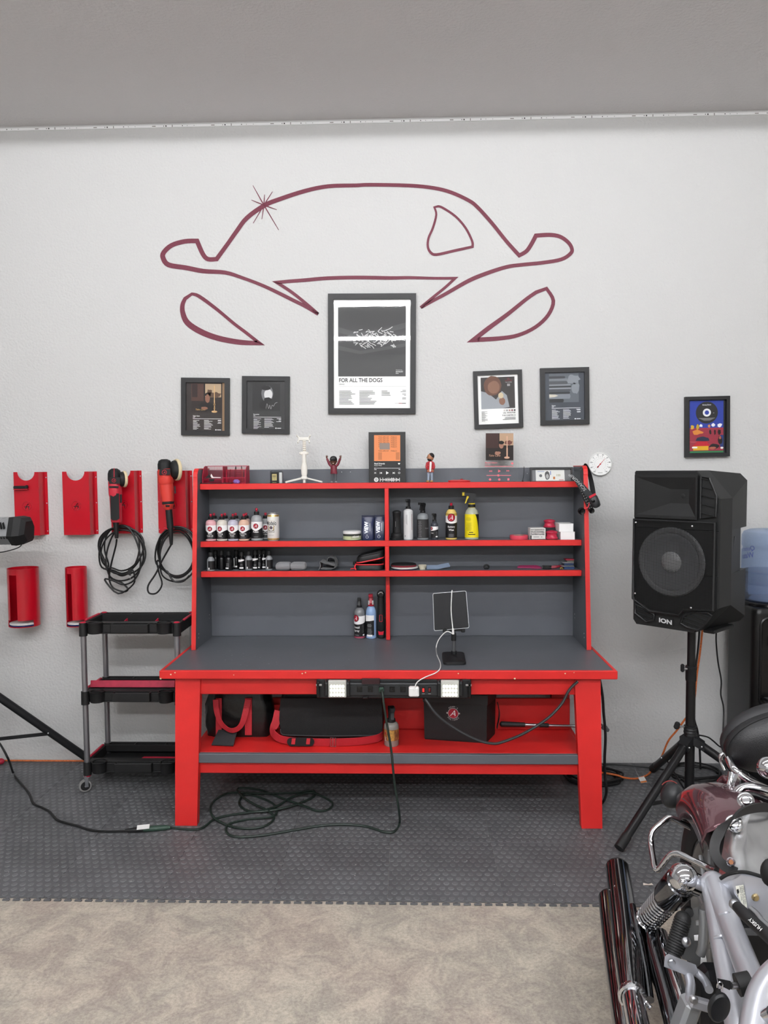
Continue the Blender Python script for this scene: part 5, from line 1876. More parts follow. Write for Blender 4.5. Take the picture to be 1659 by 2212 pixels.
# stacked cartridges
for i, (dz, px, w_, d_, h_, c_, lb) in enumerate(((0, 1227, .052, .07, .0115, '23375c', 'dark blue cartridge at the bottom of the small stack'), (.013, 1223, .064, .08, .0045, '6c7073', 'thin grey card on the lowest cartridge of the stack'),
                                                (.018, 1226, .048, .065, .0115, '22314f', 'dark blue cartridge in the middle of the small stack'), (.030, 1224, .058, .075, .0045, '74777a', 'thin grey card under the topmost pieces of the stack'),
                                                (.035, 1230, .036, .05, .007, '5a574f', 'small olive grey tin near the top of the stack'), (.0425, 1229, .042, .045, .006, '8d2334', 'red topped small case crowning the stack'))):
    t = root_at('cartridge', lb, 'cartridge', px, -.15 + .004 * (i % 2), Z3 + dz, 'small stack of cartridges and cards', 1220)
    MB().box((0, 0, h_ / 2), (w_, d_, h_), .0012).build('case', mat('cart_' + c_, c_, .4), t, False)
    MB().box((0, -d_ / 2 - .0004, h_ / 2), (w_ * .8, .0012, h_ * .5)).build('edge_label', mat('cart_edge_' + c_, c_, .7, var=.2), t, False)

# ================================================================== things on top of the hutch
YT = -.13
ZTOP = Z1
MESH = mat('red_mesh_metal', 'b0203c', .4)


def wire_panel(t, name, corners, nu, nv, rw=.0006, rim=.0018):
    """woven wire panel between four corners (a,b,c,d) with a thicker rim"""
    a, b, c, d = [Vector(q_) for q_ in corners]
    m_ = MB()
    for i in range(nu + 1):
        u = i / nu
        m_.tube([a.lerp(b, u), d.lerp(c, u)], rw, n=3, res=1, caps=False)
    for j in range(nv + 1):
        v = j / nv
        m_.tube([a.lerp(d, v), b.lerp(c, v)], rw, n=3, res=1, caps=False)
    o = m_.build(name, MESH, t, False, kind='stuff')
    r_ = MB()
    for p_, q_ in ((a, b), (b, c), (c, d), (d, a)):
        r_ = MB().tube([p_, q_], rim, n=6, res=1)
        r_.build('rim_wire', MESH, o, False)
    return o


t = root_at('desk_organiser', 'red wire mesh desk organiser holding pens and cards', 'organiser', 488, YT, ZTOP, None, 1020)
w2, dp, hb, hf = .108, .05, .090, .030
wire_panel(t, 'back_mesh', [(-w2, dp, .002), (w2, dp, .002), (w2, dp, hb), (-w2, dp, hb)], 40, 17)
for s_ in (-1, 1):
    prof = [(dp, .002), (-dp, .002), (-dp, .035), (-dp * .7, .065), (-dp * .2, .085), (dp * .3, hb), (dp, hb)]
    o = MB().prism(prof, s_ * w2 - .0006, s_ * w2 + .0006, lambda a, c, d: (d, a, c)).build('side_mesh', mat('mesh_sheet_red', '9c1c36', .5), t, False)
    MB().tube([(s_ * w2, a, c) for a, c in prof], .0018, n=6, res=1, closed=True).build('side_rim', MESH, o, False)
wire_panel(t, 'front_mesh', [(-.004, -dp, .002), (w2, -dp, .002), (w2, -dp, hf), (-.004, -dp, hf)], 22, 6)
wire_panel(t, 'divider_mesh', [(.004, -.012, .002), (w2, -.012, .002), (w2, -.012, .070), (.004, -.012, .070)], 22, 13)
wire_panel(t, 'drawer_front', [(-w2 + .004, -dp, .002), (-.008, -dp, .002), (-.008, -dp, .022), (-w2 + .004, -dp, .022)], 20, 5)
MB().prism([(-.045, .024), (-.075, .024), (-.068, .014), (-.052, .014)], -dp - .003, -dp - .0005, lambda a, c, d: (a, d, c)).build('drawer_pull', BLACKM, t, False)
MB().box((-.055, 0, .0285), (.1, .096, .0015)).build('tray_floor', mat('mesh_sheet_red', '9c1c36', .5), t, False)
MB().box((-.004, .0, .045), (.002, .098, .085)).build('partition', MATS['mesh_sheet_red'], t, False)
# pens and cards in it
for i, (px, y0_, y1_, c_, lb, r_) in enumerate((((494), 1030, 1008, '2a1a1c', 'dark brown pen leaning in the red organiser', .0035), (508, 1030, 1002, '3a2024', 'black tipped marker leaning in the red organiser', .0045), (524, 1030, 1001, '9c4a3c', 'reddish pencil leaning in the red organiser corner', .003))):
    pt = root_at('pen', lb, 'pen', px, YT + .02, ZTOP + .004, 'pens in the organiser', 1020)
    L = (y0_ + 8 - y1_) * .00233
    d_ = Vector((.12 - .1 * i, .1, 1)).normalized()
    MB().cyl((0, 0, 0), d_ * L * .85, r_, n=8).build('barrel', mat('pen_' + c_, c_, .4), pt, False)
    MB().cyl(d_ * L * .85, d_ * L, r_, r_ * .5, n=8).build('tip', BLACKM, pt, False)
pt = root_at('card', 'white card propped in the red organiser tray', 'card', 463, YT - .01, ZTOP + .030, None, 1020)
MB().prism([(-.022, 0), (.032, 0), (.032, .003), (-.006, .005), (-.016, .022)], -.002, -.001, lambda a, c, d: (a, d, c)).build('sheet', PAPER, pt, False)
pt = root_at('card', 'black folded card propped in the red organiser tray', 'card', 452, YT - .02, ZTOP + .030, None, 1020)
MB().prism([(-.022, 0), (.012, 0), (.006, .010), (-.002, .019), (-.008, .012)], -.002, -.001, lambda a, c, d: (a, d, c)).build('sheet', BLACKM, pt, False)
# purple scrunchie like lump, sleeve, maroon card
t = root_at('putty_lump', 'crumpled purple lump in front of the red organiser', 'putty', 511, -.198, ZTOP, None, 1036)
b_ = MB()
random.seed(4)
b_.sphere((0, 0, .011), (.018, .012, .0115), 14, 10)
b_.v = [v + Vector((random.uniform(-.002, .002), random.uniform(-.0015, .0015), random.uniform(-.0012, .0012) if v.z > .003 else 0)) for v in b_.v]
b_.build('lump', mat('purple_putty', '7a5aa0', .5), t, False)
MB().sphere((.008, -.008, .0075), (.009, .006, .007), 10, 8).build('fold', mat('purple_putty', '7a5aa0', .5), t, False)
t = root_at('flat_case', 'thin dark brown flat case lying in front of the organiser', 'case', 466, -.197, ZTOP, None, 1040)
MB().box((0, 0, .003), (.165, .022, .0055), .0015).build('cover', mat('dark_brown_case', '2a1216', .5), t, False)
MB().box((0, -.0112, .003), (.15, .0006, .001)).build('seam', BLACKM, t, False)
t = root_at('flat_card', 'thin maroon card lying flat near the perfume box', 'card', 548, -.195, ZTOP, None, 1041)
MB().box((0, 0, .0011), (.075, .02, .002), .0004).build('card', mat('maroon_card', '5b1219', .6), t, False)
MB().box((0, 0, .0022), (.03, .012, .0003)).build('card_print', mat('maroon_card_print', '6e1a22', .6), t, False)
# small clear pack with black and cream label
t = root_at('perfume_pack', 'clear small pack with black and cream label on top of the hutch', 'package', 597.5, -.15, ZTOP, None, 1030)
CLP = glassy('clear_pack', 'f2f4f4', gloss=.05)
MB().box((0, 0, .0315), (.062, .028, .063), .002).build('clear_shell', CLP, t, False)
MB().box((-.007, -.004, .029), (.038, .016, .056), .001).build('carton', mat('perfume_black', '1c1a19', .5), t, False)
MB().flat([bar(-.021, .015, .003, .048)], lambda a, b: (a, -.0124, b)).build('cream_label', mat('cream_label', 'd9c98c', .6), t, False)
MB().flat([bar(-.018, .036, -.001, .039)], lambda a, b: (a, -.0127, b)).build('small_print', PRINTK, t, False)
MB().flat([bar(-.017, .030, -.002, .0315), bar(-.015, .022, -.003, .023)], lambda a, b: (a, -.0127, b)).build('small_print', PRINTK, t, False)
MB().flat([bar(-.019, .005, .001, .0065)], lambda a, b: (a, -.0124, b)).build('small_print', mat('cream_label', 'd9c98c', .6), t, False)
MB().lathe([(0, .0), (.009, .0), (.0095, .050), (.008, .053), (0, .053)], (.0205, 0, .002), 16).build('white_tube', WHITE, t, False)

# white phone tripod
t = root_at('phone_tripod', 'white folding phone tripod with an empty clamp on top of the hutch', 'phone tripod', 657, -.15, ZTOP, None, 1000)
CRM = mat('cream_white_plastic', 'e3e0d8', .4)
s = mpp(t.location)
Hh = lambda y: (1042.5 - y) * s
along((0, 0, Hh(1030)), (0, 0, Hh(998)), [(0, .0115, .011), (.3, .016, .013), (.7, .0165, .013), (.93, .012, .012), (1, .0105, .011)]).build('grip', CRM, t, False)
MB().cyl((0, 0, .002), (0, 0, Hh(1030)), .0075, n=14).build('centre_leg', CRM, t, False)
MB().box((0, 0, Hh(1031)), (.030, .026, .015), .003).build('hub', CRM, t, False)
for s_ in (-1, 1):
    q_ = Vector((s_ * 40 * s, -.02, .0055))
    p_ = Vector((s_ * .006, 0, Hh(1031)))
    MB().box((p_ + q_) / 2, ((q_ - p_).length, .010, .008), .002, Vector((1, 0, 0)).rotation_difference(q_ - p_).to_matrix()).build('leg', CRM, t, False)
MB().cyl((0, 0, Hh(999)), (0, 0, Hh(978)), .0115, n=16).build('collar', CRM, t, False)
MB().box((0, 0, Hh(978)), (.038, .022, .016), .004).build('hinge', CRM, t, False)
for s_ in (-1, 1):
    MB().cyl((s_ * .019, 0, Hh(978)), (s_ * .023, 0, Hh(978)), .006, n=12).build('hinge_knob', CRM, t, False)
MB().box((.002, 0, Hh(962)), (.0165, .008, 26 * s), .002).build('stem', CRM, t, False)
hd = MB()
for i in range(5):
    for j in range(3):
        MB().box((.002 + (j - 1) * .005, -.0042, Hh(972 - i * 4.6)), (.003, .0006, .0055)).build('stem_hole', mat('tan_hole', '9a8c76', .7), t, False)
MB().box((0, 0, Hh(947)), (24 * s, .012, 7 * s), .002).build('clamp_bar', CRM, t, False)
for s_ in (-1, 1):
    MB().tube([(s_ * 10 * s, -.002, Hh(945)), (s_ * 12.5 * s, -.004, Hh(942.5)), (s_ * 14.5 * s, -.010, Hh(939.5))], .004, n=8).build('upper_claw', CRM, t, False)
    MB().tube([(s_ * 10 * s, -.002, Hh(949)), (s_ * 12 * s, -.004, Hh(952)), (s_ * 12.5 * s, -.010, Hh(955.5))], .004, n=8).build('lower_claw', CRM, t, False)


# ------------------------------------------------------------------ two figurines (generic people)
def figurine_body(t, pts, rad, mt, name):
    return MB().tube(pts, rad, n=12, res=5).build(name, mt, t, False)


SKIN = mat('figurine_brown', '5b3a2c', .5)
SKIN2 = mat('figurine_tan', 'a9775a', .5)
t = root_at('figurine', 'small figurine in a dark red sweater and black cap with both arms raised', 'figurine', 721, -.16, ZTOP, None, 1010)
s = mpp(t.location)
U = lambda x, y, d=0.0: Vector(((x - 721) * s, d, (1042.5 - y) * s))
MAR = mat('figurine_maroon', '6c1f2e', .4)
PANT = mat('figurine_grey', '4f5054', .4)
MB().ring_loft([[U(721, y) + Vector((hw * cos(2 * pi * k / 14), hd_ * sin(2 * pi * k / 14), 0)) for k in range(14)] for y, hw, hd_ in ((1022.5, .0175, .0125), (1021.5, .018, .013), (1016, .016, .012), (1009, .0165, .012), (1005, .0145, .011), (1003, .007, .007))]).build('sweater', MAR, t, False)
for s_ in (-1, 1):
    MB().tube([U(721 + s_ * 5, 1006), U(721 + s_ * 9, 1002), U(721 + s_ * 12.5, 994), U(721 + s_ * 14.5, 989)], [.0068, .0066, .006, .0052], n=10).build('sleeve', MAR, t, False)
    MB().sphere(U(721 + s_ * 15, 986.5), (.0048, .0032, .0062), 10, 8).build('hand', SKIN, t, False)
    for k in range(4):
        MB().tube([U(721 + s_ * 15 + (k - 1.5) * .9, 985), U(721 + s_ * 15 + (k - 1.5) * 1.3, 982.3 + abs(k - 1.5) * .5)], .0011, n=5, res=1).build('finger', SKIN, t, False)
    MB().tube([U(721 + s_ * 15 - s_ * 1.5, 986.5), U(721 + s_ * 15 - s_ * 3, 984.8)], .0012, n=5, res=1).build('thumb', SKIN, t, False)
    MB().tube([U(721 + s_ * 3.4, 1022), U(721 + s_ * 3.8, 1030), U(721 + s_ * 4.3, 1038.5)], [.0072, .0062, .0058], n=10).build('trouser_leg', PANT, t, False)
    MB().sphere(U(721 + s_ * 4.8, 1040.3, -.004), (.0065, .0105, .0052), 12, 8).build('shoe', mat('figurine_shoe', '8f8f90', .5), t, False)
hd = U(720.5, 995.5)
MB().sphere(hd, (.0163, .0165, .0195), 18, 14).build('head', SKIN, t, False)
MB().ring_loft([[hd + Vector((r_ * cos(2 * pi * k / 18), r_ * sin(2 * pi * k / 18), z_)) for k in range(18)] for r_, z_ in ((.0172, .003), (.0185, .006), (.0178, .014), (.0145, .0215), (.008, .0255), (.001, .0265))]).build('cap', BLACKM, t, False)
MB().prism([(-.016, -.012), (-.012, -.026), (0, -.030), (.012, -.026), (.016, -.012)], .004, .0065, lambda a, b, d: hd + Vector((a, b, d))).build('cap_peak', BLACKM, t, False)
MB().flat([line2(-.008, .013, -.002, .017, .0015), line2(-.002, .017, .008, .016, .0012)], lambda a, b: hd + Vector((a, -.0190 + (b - .013) * .25, b))).build('cap_mark', PRINTG, t, False)
MB().sphere(hd + Vector((0, -.0165, -.002)), (.0028, .0035, .0035), 8, 6).build('nose', SKIN, t, False)
MB().sphere(hd + Vector((0, -.0150, -.0105)), (.0042, .002, .0024), 8, 6).build('mouth', mat('figurine_mouth', 'c9b8ae', .5), t, False)
for s_ in (-1, 1):
    MB().sphere(hd + Vector((s_ * .0062, -.0150, .002)), (.0022, .0012, .0014), 8, 6).build('eye', PRINTK, t, False)
    MB().sphere(hd + Vector((s_ * .0165, .002, -.001)), (.0028, .004, .005), 8, 6).build('ear', SKIN, t, False)

t = root_at('figurine', 'small figurine in a red checked jacket and pale jeans looking sideways', 'figurine', 929, -.16, ZTOP, None, 1010)
s = mpp(t.location)
U = lambda x, y, d=0.0: Vector(((x - 929) * s, d, (1042.0 - y) * s))
JK = mat('figurine_red_check', '94222c', .5, col2='b83038', vscale=160, vdetail=0)
MB().ring_loft([[U(929.5, y) + Vector((hw * cos(2 * pi * k / 14), hd_ * sin(2 * pi * k / 14), 0)) for k in range(14)] for y, hw, hd_ in ((1020, .0175, .0125), (1018.5, .018, .013), (1010, .016, .012), (1002, .0175, .012), (998, .0165, .011), (996, .007, .007))]).build('jacket', JK, t, False)
MB().prism([(927, 1019), (931, 1019), (932.5, 998), (928.5, 997)], -.0142, -.0125, lambda x, y, d: U(x, y, d)).build('shirt_front', mat('figurine_white', 'd8d6d4', .5), t, False)
for s_ in (-1, 1):
    MB().tube([U(929.5 + s_ * 6, 999.5), U(929.5 + s_ * 8, 1008, -.002), U(929.5 + s_ * 6.5, 1014, -.012)], [.0066, .006, .005], n=10).build('sleeve', JK, t, False)
    MB().sphere(U(929.5 + s_ * 5.2, 1016, -.015), (.0042, .004, .0048), 10, 8).build('hand', SKIN2, t, False)
    for k in range(4):
        MB().tube([U(929.5 + s_ * 5.2 + (k - 1.5) * .8, 1017, -.017), U(929.5 + s_ * 4.8 + (k - 1.5) * .8, 1019.4, -.016)], .0011, n=5, res=1).build('finger', SKIN2, t, False)
    MB().tube([U(929.5 + s_ * 3.6, 1015.5, -.018), U(929.5 + s_ * 2.4, 1017, -.018)], .0012, n=5, res=1).build('thumb', SKIN2, t, False)
    MB().tube([U(929 + s_ * 3.3, 1019), U(929 + s_ * 3.6, 1028), U(929 + s_ * 3.9, 1037.5)], [.0075, .0066, .006], n=10).build('trouser_leg', mat('figurine_denim', '8f9bab', .5), t, False)
    MB().sphere(U(929 + s_ * 4.2 - 1, 1039.7, -.003), (.0085, .0085, .0052), 12, 8).build('shoe', mat('figurine_tan_shoe', 'b08550', .5), t, False)
hd = U(930, 988)
MB().sphere(hd, (.0165, .0155, .0195), 18, 14).build('head', SKIN2, t, False)
MB().sphere(hd + Vector((.004, .0015, .006)), (.0155, .0162, .0165), 18, 12).build('hair', mat('figurine_hair', '181415', .6), t, False)
MB().sphere(hd + Vector((-.0035, -.0015, -.0105)), (.0125, .0128, .0092), 14, 10).build('beard', mat('figurine_hair', '181415', .6), t, False)
MB().sphere(hd + Vector((-.0168, -.002, -.001)), (.0036, .0025, .0034), 8, 6).build('nose', SKIN2, t, False)
MB().sphere(hd + Vector((-.0150, -.0045, -.0085)), (.0022, .003, .0014), 8, 6).build('mouth', mat('figurine_lip', '8a5548', .5), t, False)
for dy in (-.0075, .004):
    MB().sphere(hd + Vector((-.0145, dy, .003)), (.0014, .002, .0014), 8, 6).build('eye', PRINTK, t, False)
MB().sphere(hd + Vector((.003, -.0155, -.001)), (.004, .0025, .005), 8, 6).build('ear', SKIN2, t, False)

# ------------------------------------------------------------------ black music plaque
Yq = -.085
a, c = P(796, 933.5, Yq), P(876.5, 1041.5, Yq)
t = thing('music_plaque', 'black upright plaque with orange square and white player symbols', 'plaque', ((a.x + c.x) / 2, Yq, ZTOP))
hq = (a.z - ZTOP)
MB().box(((a.x + c.x) / 2, Yq + .003, ZTOP + hq / 2), (c.x - a.x, .004, hq), .0008).build('board', mat('plaque_black', '191919', .4), t)
fq = lambda lay: (lambda x, y: P(x, y, Yq + .0007 - lay * .0003))


def px_(name, polys, mt, lay=1):
    return MB().flat(polys, fq(lay)).build(name, mt, t)


px_('orange_square', [bar(808, 940, 864.5, 996)], ink('e08a58'), 1)
for k, y in enumerate((945.5, 949.7, 954, 958.2, 962.4, 966.6, 975.5)):
    MB().text('THE LIFE OF    PABLO', 4.2, lambda u, v, y=y: fq(2)(817 + u, y - v), align='LEFT', bold=.01).build('lettering', ink('7a4a30'), t)
px_('small_picture', [bar(820, 957, 842, 971)], ink('8f8078'), 3)
MB().flat([bar(817 + 38 * (k // 8), 977.5 + 2 * (k % 8), 825 + 38 * (k // 8), 978.5 + 2 * (k % 8)) for k in range(16)], fq(2)).build('small_print', ink('9a5f3c'), t, kind='stuff')
MB().text('Real Friends', 4.6, lambda u, v: fq(1)(808.5 + u, 1003 - v), align='LEFT', bold=.02).build('lettering', PRINTW, t)
MB().text('Kanye West', 3.2, lambda u, v: fq(1)(808.5 + u, 1006.5 - v), align='LEFT').build('lettering', PRINTW, t)
px_('heart', [[(862, 1004), (859.6, 1001.3), (860.3, 1000), (861.4, 1000), (862, 1000.9), (862.7, 1000), (863.8, 1000), (864.4, 1001.3)]], PRINTW)
px_('progress_bar', [bar(808.5, 1011, 864.5, 1011.8), disc(1.1, 12, 809.5, 1011.4)], PRINTW)
px_('time_mark', [bar(808.5, 1013.8, 813.5, 1014.8)], PRINTW)
px_('time_mark', [bar(861, 1013.8, 864.5, 1014.8)], PRINTW)
px_('shuffle_symbol', [line2(808.5, 1019.8, 812.5, 1023.2, .7), line2(808.5, 1023.2, 812.5, 1019.8, .7)], PRINTW)
px_('back_symbol', [bar(820.6, 1019.5, 821.4, 1023.8), [(825, 1019.5), (825, 1023.8), (821.6, 1021.6)]], PRINTW)
px_('play_symbol', [[(834, 1018), (834, 1025), (840, 1021.5)]], PRINTW)
px_('next_symbol', [bar(852.0, 1019.5, 852.8, 1023.8), [(848.4, 1019.5), (848.4, 1023.8), (851.8, 1021.6)]], PRINTW)
px_('repeat_symbol', ringpoly(1.5, 2.2, 12, 862.3, 1021.5), PRINTW)
px_('logo_disc', [disc(4.8, 24, 812.8, 1036.2)], PRINTW, 1)
for k, (w_, y) in enumerate(((3.1, 1034.2), (2.6, 1036.4), (2.1, 1038.3))):
    px_('logo_arc', stroke([(812.8 - w_, y + .5), (812.8, y - .4), (812.8 + w_, y + .6)], .9, res=4), mat('plaque_black', '191919', .4), 2)
random.seed(22)
MB().flat([bar(820.6 + 1.9 * k, 1036.2 - hh, 821.7 + 1.9 * k, 1036.2 + hh) for k in range(23) for hh in (random.uniform(.8, 4.4),)], fq(1)).build('sound_code', PRINTW, t, kind='stuff')

# red compact
t = root_at('tape_measure', 'flat red round compact with a cord end on top of the hutch', 'compact', 992, -.17, ZTOP, None, 1038)
MB().lathe([(0, 0), (.052, 0), (.056, .004), (.055, .009), (.03, .0125), (0, .013)], n=32, sx=1, sy=.4).build('case', mat('compact_red', 'c0282c', .35), t, False)
MB().sphere((.012, -.004, .014), (.008, .005, .004), 10, 6).build('button', mat('compact_dark', '8a1c22', .4), t, False)

# clear acrylic plaque with picture
Yq = -.11
a, c = P(1038, 931, Yq), P(1120, 1041, Yq)
t = thing('acrylic_plaque', 'clear acrylic plaque with small dark picture and pink player symbols', 'plaque', ((a.x + c.x) / 2, Yq, ZTOP))
hq = a.z - ZTOP
ACR = glassy('clear_acrylic', 'ffffff', gloss=.03)
MB().box(((a.x + c.x) / 2, Yq + .002, ZTOP + hq / 2), (c.x - a.x, .003, hq)).build('sheet', ACR, t)
fq = lambda lay: (lambda x, y: P(x, y, Yq + .0001 - lay * .0003))
PK = mat('pink_ink', 'e0727c', .6)
px_('picture', [bar(1049.3, 935.8, 1109, 994.5)], ink('1e1512'), 1)
px_('picture_wall', [bar(1049.3, 936, 1077, 968)], ink('3a2420'), 2)
px_('picture_painting', [bar(1079, 936, 1109, 962)], ink('b3957a'), 2)
px_('picture_shape', [blob(1099, 956, 8, 5, 14, .25, 3)], ink('6b4038'), 3)
px_('picture_candle', [bar(1094.3, 942, 1096.4, 968), bar(1094, 968, 1096.8, 988), disc(6, 16, 1095, 988.5, 2.4)], ink('d0a58c'), 4)
px_('picture_shape', [blob(1083, 962, 5, 7, 14, .05, 2), blob(1075, 979, 7, 4, 12, .2, 4)], ink('9a705e'), 4)
px_('picture_shape', [blob(1083, 956, 6, 4, 12, .05, 2)], ink('0e0a09'), 5)
MB().text('Take Care', 6, lambda u, v: fq(4)(1055 + u, 986 - v), align='LEFT', italic=.3).build('lettering', ink('cf9f84'), t)
MB().text("Marvin's Room", 4.4, lambda u, v: fq(1)(1047.5 + u, 1001 - v), align='LEFT', bold=.01).build('lettering', PK, t)
MB().text('Drake', 3.2, lambda u, v: fq(1)(1047.5 + u, 1005 - v), align='LEFT').build('lettering', PK, t)
px_('heart_disc', [disc(2.6, 16, 1106.5, 1001)], PK)
px_('progress_bar', [bar(1047, 1006.8, 1109, 1008)], PK)
px_('back_symbol', [[(1059.5, 1015.5), (1059.5, 1019.8), (1056, 1017.6)], [(1063, 1015.5), (1063, 1019.8), (1059.6, 1017.6)]], PK)
px_('play_symbol', [[(1076, 1014), (1076, 1020.8), (1081.8, 1017.4)]], PK)
px_('next_symbol', [[(1094, 1015), (1094, 1019), (1097.4, 1017)], [(1097.4, 1015), (1097.4, 1019), (1100.8, 1017)]], PK)
px_('volume_bar', [bar(1051, 1026.3, 1104, 1027.6)], PK)
px_('volume_knob', [disc(2.4, 16, 1076.5, 1027)], PK, 2)
px_('bottom_symbol', [disc(2.6, 16, 1058.5, 1035.8)], PK)
px_('bottom_symbol', [disc(2.6, 16, 1078.5, 1035.8)], PK)
px_('bottom_symbol', [bar(1096, 1033.2, 1100.4, 1037.8)], PK)

# thin black aerial
q0, q1 = P(1129, 1041, -.10), P(1132, 1008, -.07)
t = thing('aerial_wire', 'thin black wire standing upright behind the acrylic plaque', 'wire', (q0.x, q0.y, ZTOP))
MB().tube([Vector((q0.x, q0.y, ZTOP)), (q0 + q1) / 2 + Vector((.002, 0, 0)), q1], .0016, n=6).build('wire', CORD, t)
MB().cyl((q0.x, q0.y, ZTOP), (q0.x, q0.y, ZTOP + .004), .005, n=10).build('foot', CORD, t)

# banknote in a black frame, leaning
Yq = -.14
a, c = P(1145.5, 1009.5, Yq), P(1237, 1043, Yq)
cx_ = (a.x + c.x) / 2
w_, h_ = c.x - a.x, a.z - ZTOP
t = thing('framed_banknote', 'black framed novelty banknote leaning at the end of the hutch top', 'picture', (cx_, Yq, ZTOP))
at_ = lambda u, v, d: Vector((cx_ + u, Yq - d + v * .25, ZTOP + v))
b = .0085
for q_ in ([(-w_ / 2, 0), (w_ / 2, 0), (w_ / 2 - b, b * .4), (-w_ / 2 + b, b * .4)], [(w_ / 2, 0), (w_ / 2, h_), (w_ / 2 - b, h_ - b), (w_ / 2 - b, b * .4)],
           [(w_ / 2, h_), (-w_ / 2, h_), (-w_ / 2 + b, h_ - b), (w_ / 2 - b, h_ - b)], [(-w_ / 2, h_), (-w_ / 2, 0), (-w_ / 2 + b, b * .4), (-w_ / 2 + b, h_ - b)]):
    MB().prism(q_, 0, .016, at_).build('frame_rail', FRAMEB, t)
MB().prism(bar(-w_ / 2 + b * .8, .002, w_ / 2 - b * .8, h_ - b * .8), .001, .004, at_).build('grey_mount', mat('mount_grey', '6b6c6e', .5), t)
n0, n1 = -w_ / 2 + .028, w_ / 2 - .040
note = MB().flat([bar(n0, .003, n1, h_ - .014)], lambda u, v: at_(u, v, .0045)).build('banknote', mat('note_paper', 'dcdcd8', .6), t)
nf = lambda lay: (lambda u, v: at_(u, v, .0047 + .0003 * lay))
nw, nh = n1 - n0, h_ - .017
MB().flat([disc(.0075, 20, n0 + nw * .17, .003 + nh * .48)], nf(0)).build('seal', mat('seal_grey', '55585a', .6), note)
MB().flat([blob(n0 + nw * .4, .003 + nh * .5, nw * .085, nh * .40, 18, .05, 2)], nf(0)).build('portrait_oval', mat('portrait_grey', '4a4a4b', .6), note)
MB().flat([blob(n0 + nw * .4, .003 + nh * .42, nw * .05, nh * .22, 16, .05, 2)], nf(1)).build('portrait_inner', mat('note_light', 'a5a5a3', .6), note)
MB().text('100', .015, lambda u, v: nf(0)(n0 + nw * .78 + u, .003 + nh * .42 + v), bold=.01).build('numerals', mat('numeral_gold', '8f8a5c', .6), note)
MB().flat([bar(n0 + nw * .60, .003 + nh * .15, n0 + nw * .67, .003 + nh * .38)], nf(0)).build('inkwell', mat('inkwell', 'b5713c', .6), note)
MB().flat([bar(n0 + nw * .80, .003 + nh * .06, n0 + nw * .96, .003 + nh * .11)], nf(0)).build('serial', mat('serial_red', 'b05a55', .6), note)
MB().flat([bar(n0 + nw * .50, .003 + nh * .55, n0 + nw * .53, .003 + nh * .9), bar(n0 + nw * .06, .003 + nh * .84, n0 + nw * .3, .003 + nh * .88)], nf(0)).build('fine_print', mat('note_blue', '6a7ab0', .6), note)
MB().flat([bar(-w_ / 2 + b, .003, w_ / 2 - b, h_ - b)], lambda u, v: at_(u, v, .0095)).build('glass', PANE, t)

# ------------------------------------------------------------------ head torch slung over the hutch corner
STR = mat('strap_dark_grey', '2f3234', .8, bump=.2, bscale=500)
PERF = mat('strap_black', '111112', .8)
top_p = P(1262, 1005, -.23)
t = thing('head_torch', 'dark grey strapped head torch hung over the hutch corner', 'head torch', P(1278, 1110, -.27))
o1 = MB().ribbon([P(1256, 1012, -.215), P(1247, 1018, -.268), P(1247, 1034, -.282), P(1256, 1050, -.286), P(1270, 1066, -.288), P(1284, 1082, -.289)], [(.8, -.1, .3), (1, 0, 0), (.8, 0, .55), (.75, 0, .6), (.75, 0, .6)], .030, .0022)
o1 = o1.build('strap', STR, t)
MB().ribbon([P(1256, 1012, -.215), P(1262, 1005, -.20), P(1268, 1009, -.215), P(1273, 1022, -.225), P(1279, 1050, -.25), P(1284, 1085, -.275)], [(.3, -.9, 0), (.3, -.9, 0), (.9, -.3, 0)], .024, .0022).build('strap', PERF, t)
o2 = MB().ribbon([P(1255, 1050, -.278), P(1261, 1068, -.282), P(1270, 1086, -.286), P(1277, 1102, -.289)], [(1, 0, .15), (1, 0, .3)], .026, .002).build('perforated_strap', PERF, t)
dots = MB()
for i in range(9):
    for j in range(3):
        q_ = P(1253 + i * 2.4 + j * 3.6 + .2 * i, 1056 + i * 5.2 - j * 1.6, -.2815 - .0013 * i)
        dots.add([q_ + Vector((.0014 * cos(k * pi / 3), 0, .0014 * sin(k * pi / 3))) for k in range(6)], [list(range(6))])
dots.build('perforation', PRINTW, o2, kind='stuff')
d2 = Vector((-.56, -.83)).normalized()
u2 = Vector((-.83, .56))
MB().text('SCANGRIP', 9.5, lambda a, b: P(1264 + (d2.x * a + u2.x * (b - 3.6)) - (a ** 2) * .006, 1056 + d2.y * a + u2.y * (b - 3.6) + 4, -.2905), align='LEFT', bold=.01, sx=.95).build('lettering', mat('strap_print', 'a9abac', .7), o1)
along(P(1279, 1072, -.298), P(1291, 1096, -.303), [(0, .020, .012), (.15, .023, .016), (.6, .022, .018), (.9, .018, .016), (1, .010, .010)], 14, side=(.9, 0, .4)).build('lamp_body', mat('lamp_grey', '2b2c2e', .45), t)
MB().prism([(1272, 1072), (1286, 1065), (1288, 1069), (1274, 1077)], -.313, -.319, lambda x, y, d: P(x, y, d)).build('red_trim', REDPL, t)
RYc = Matrix.Rotation(radians(90), 3, 'X')
MB().lathe([(0, 0), (.0085, 0), (.0085, .004), (.006, .006), (0, .006)], P(1281, 1082, -.316), 16, RYc).build('switch', BLACKG, t)
for (x, y, r_) in ((1256, 1104, .018), (1278, 1103, .0135)):
    c_ = P(x, y, -.297)
    MB().lathe([(0, -.006), (r_ * .85, -.006), (r_, -.002), (r_, .006), (r_ * .8, .010), (r_ * .55, .008), (0, .007)], c_, 20, RYc @ Matrix.Rotation(.25, 3, 'X')).build('lamp_head' if r_ > .015 else 'strap_stud', BLACKG, t)
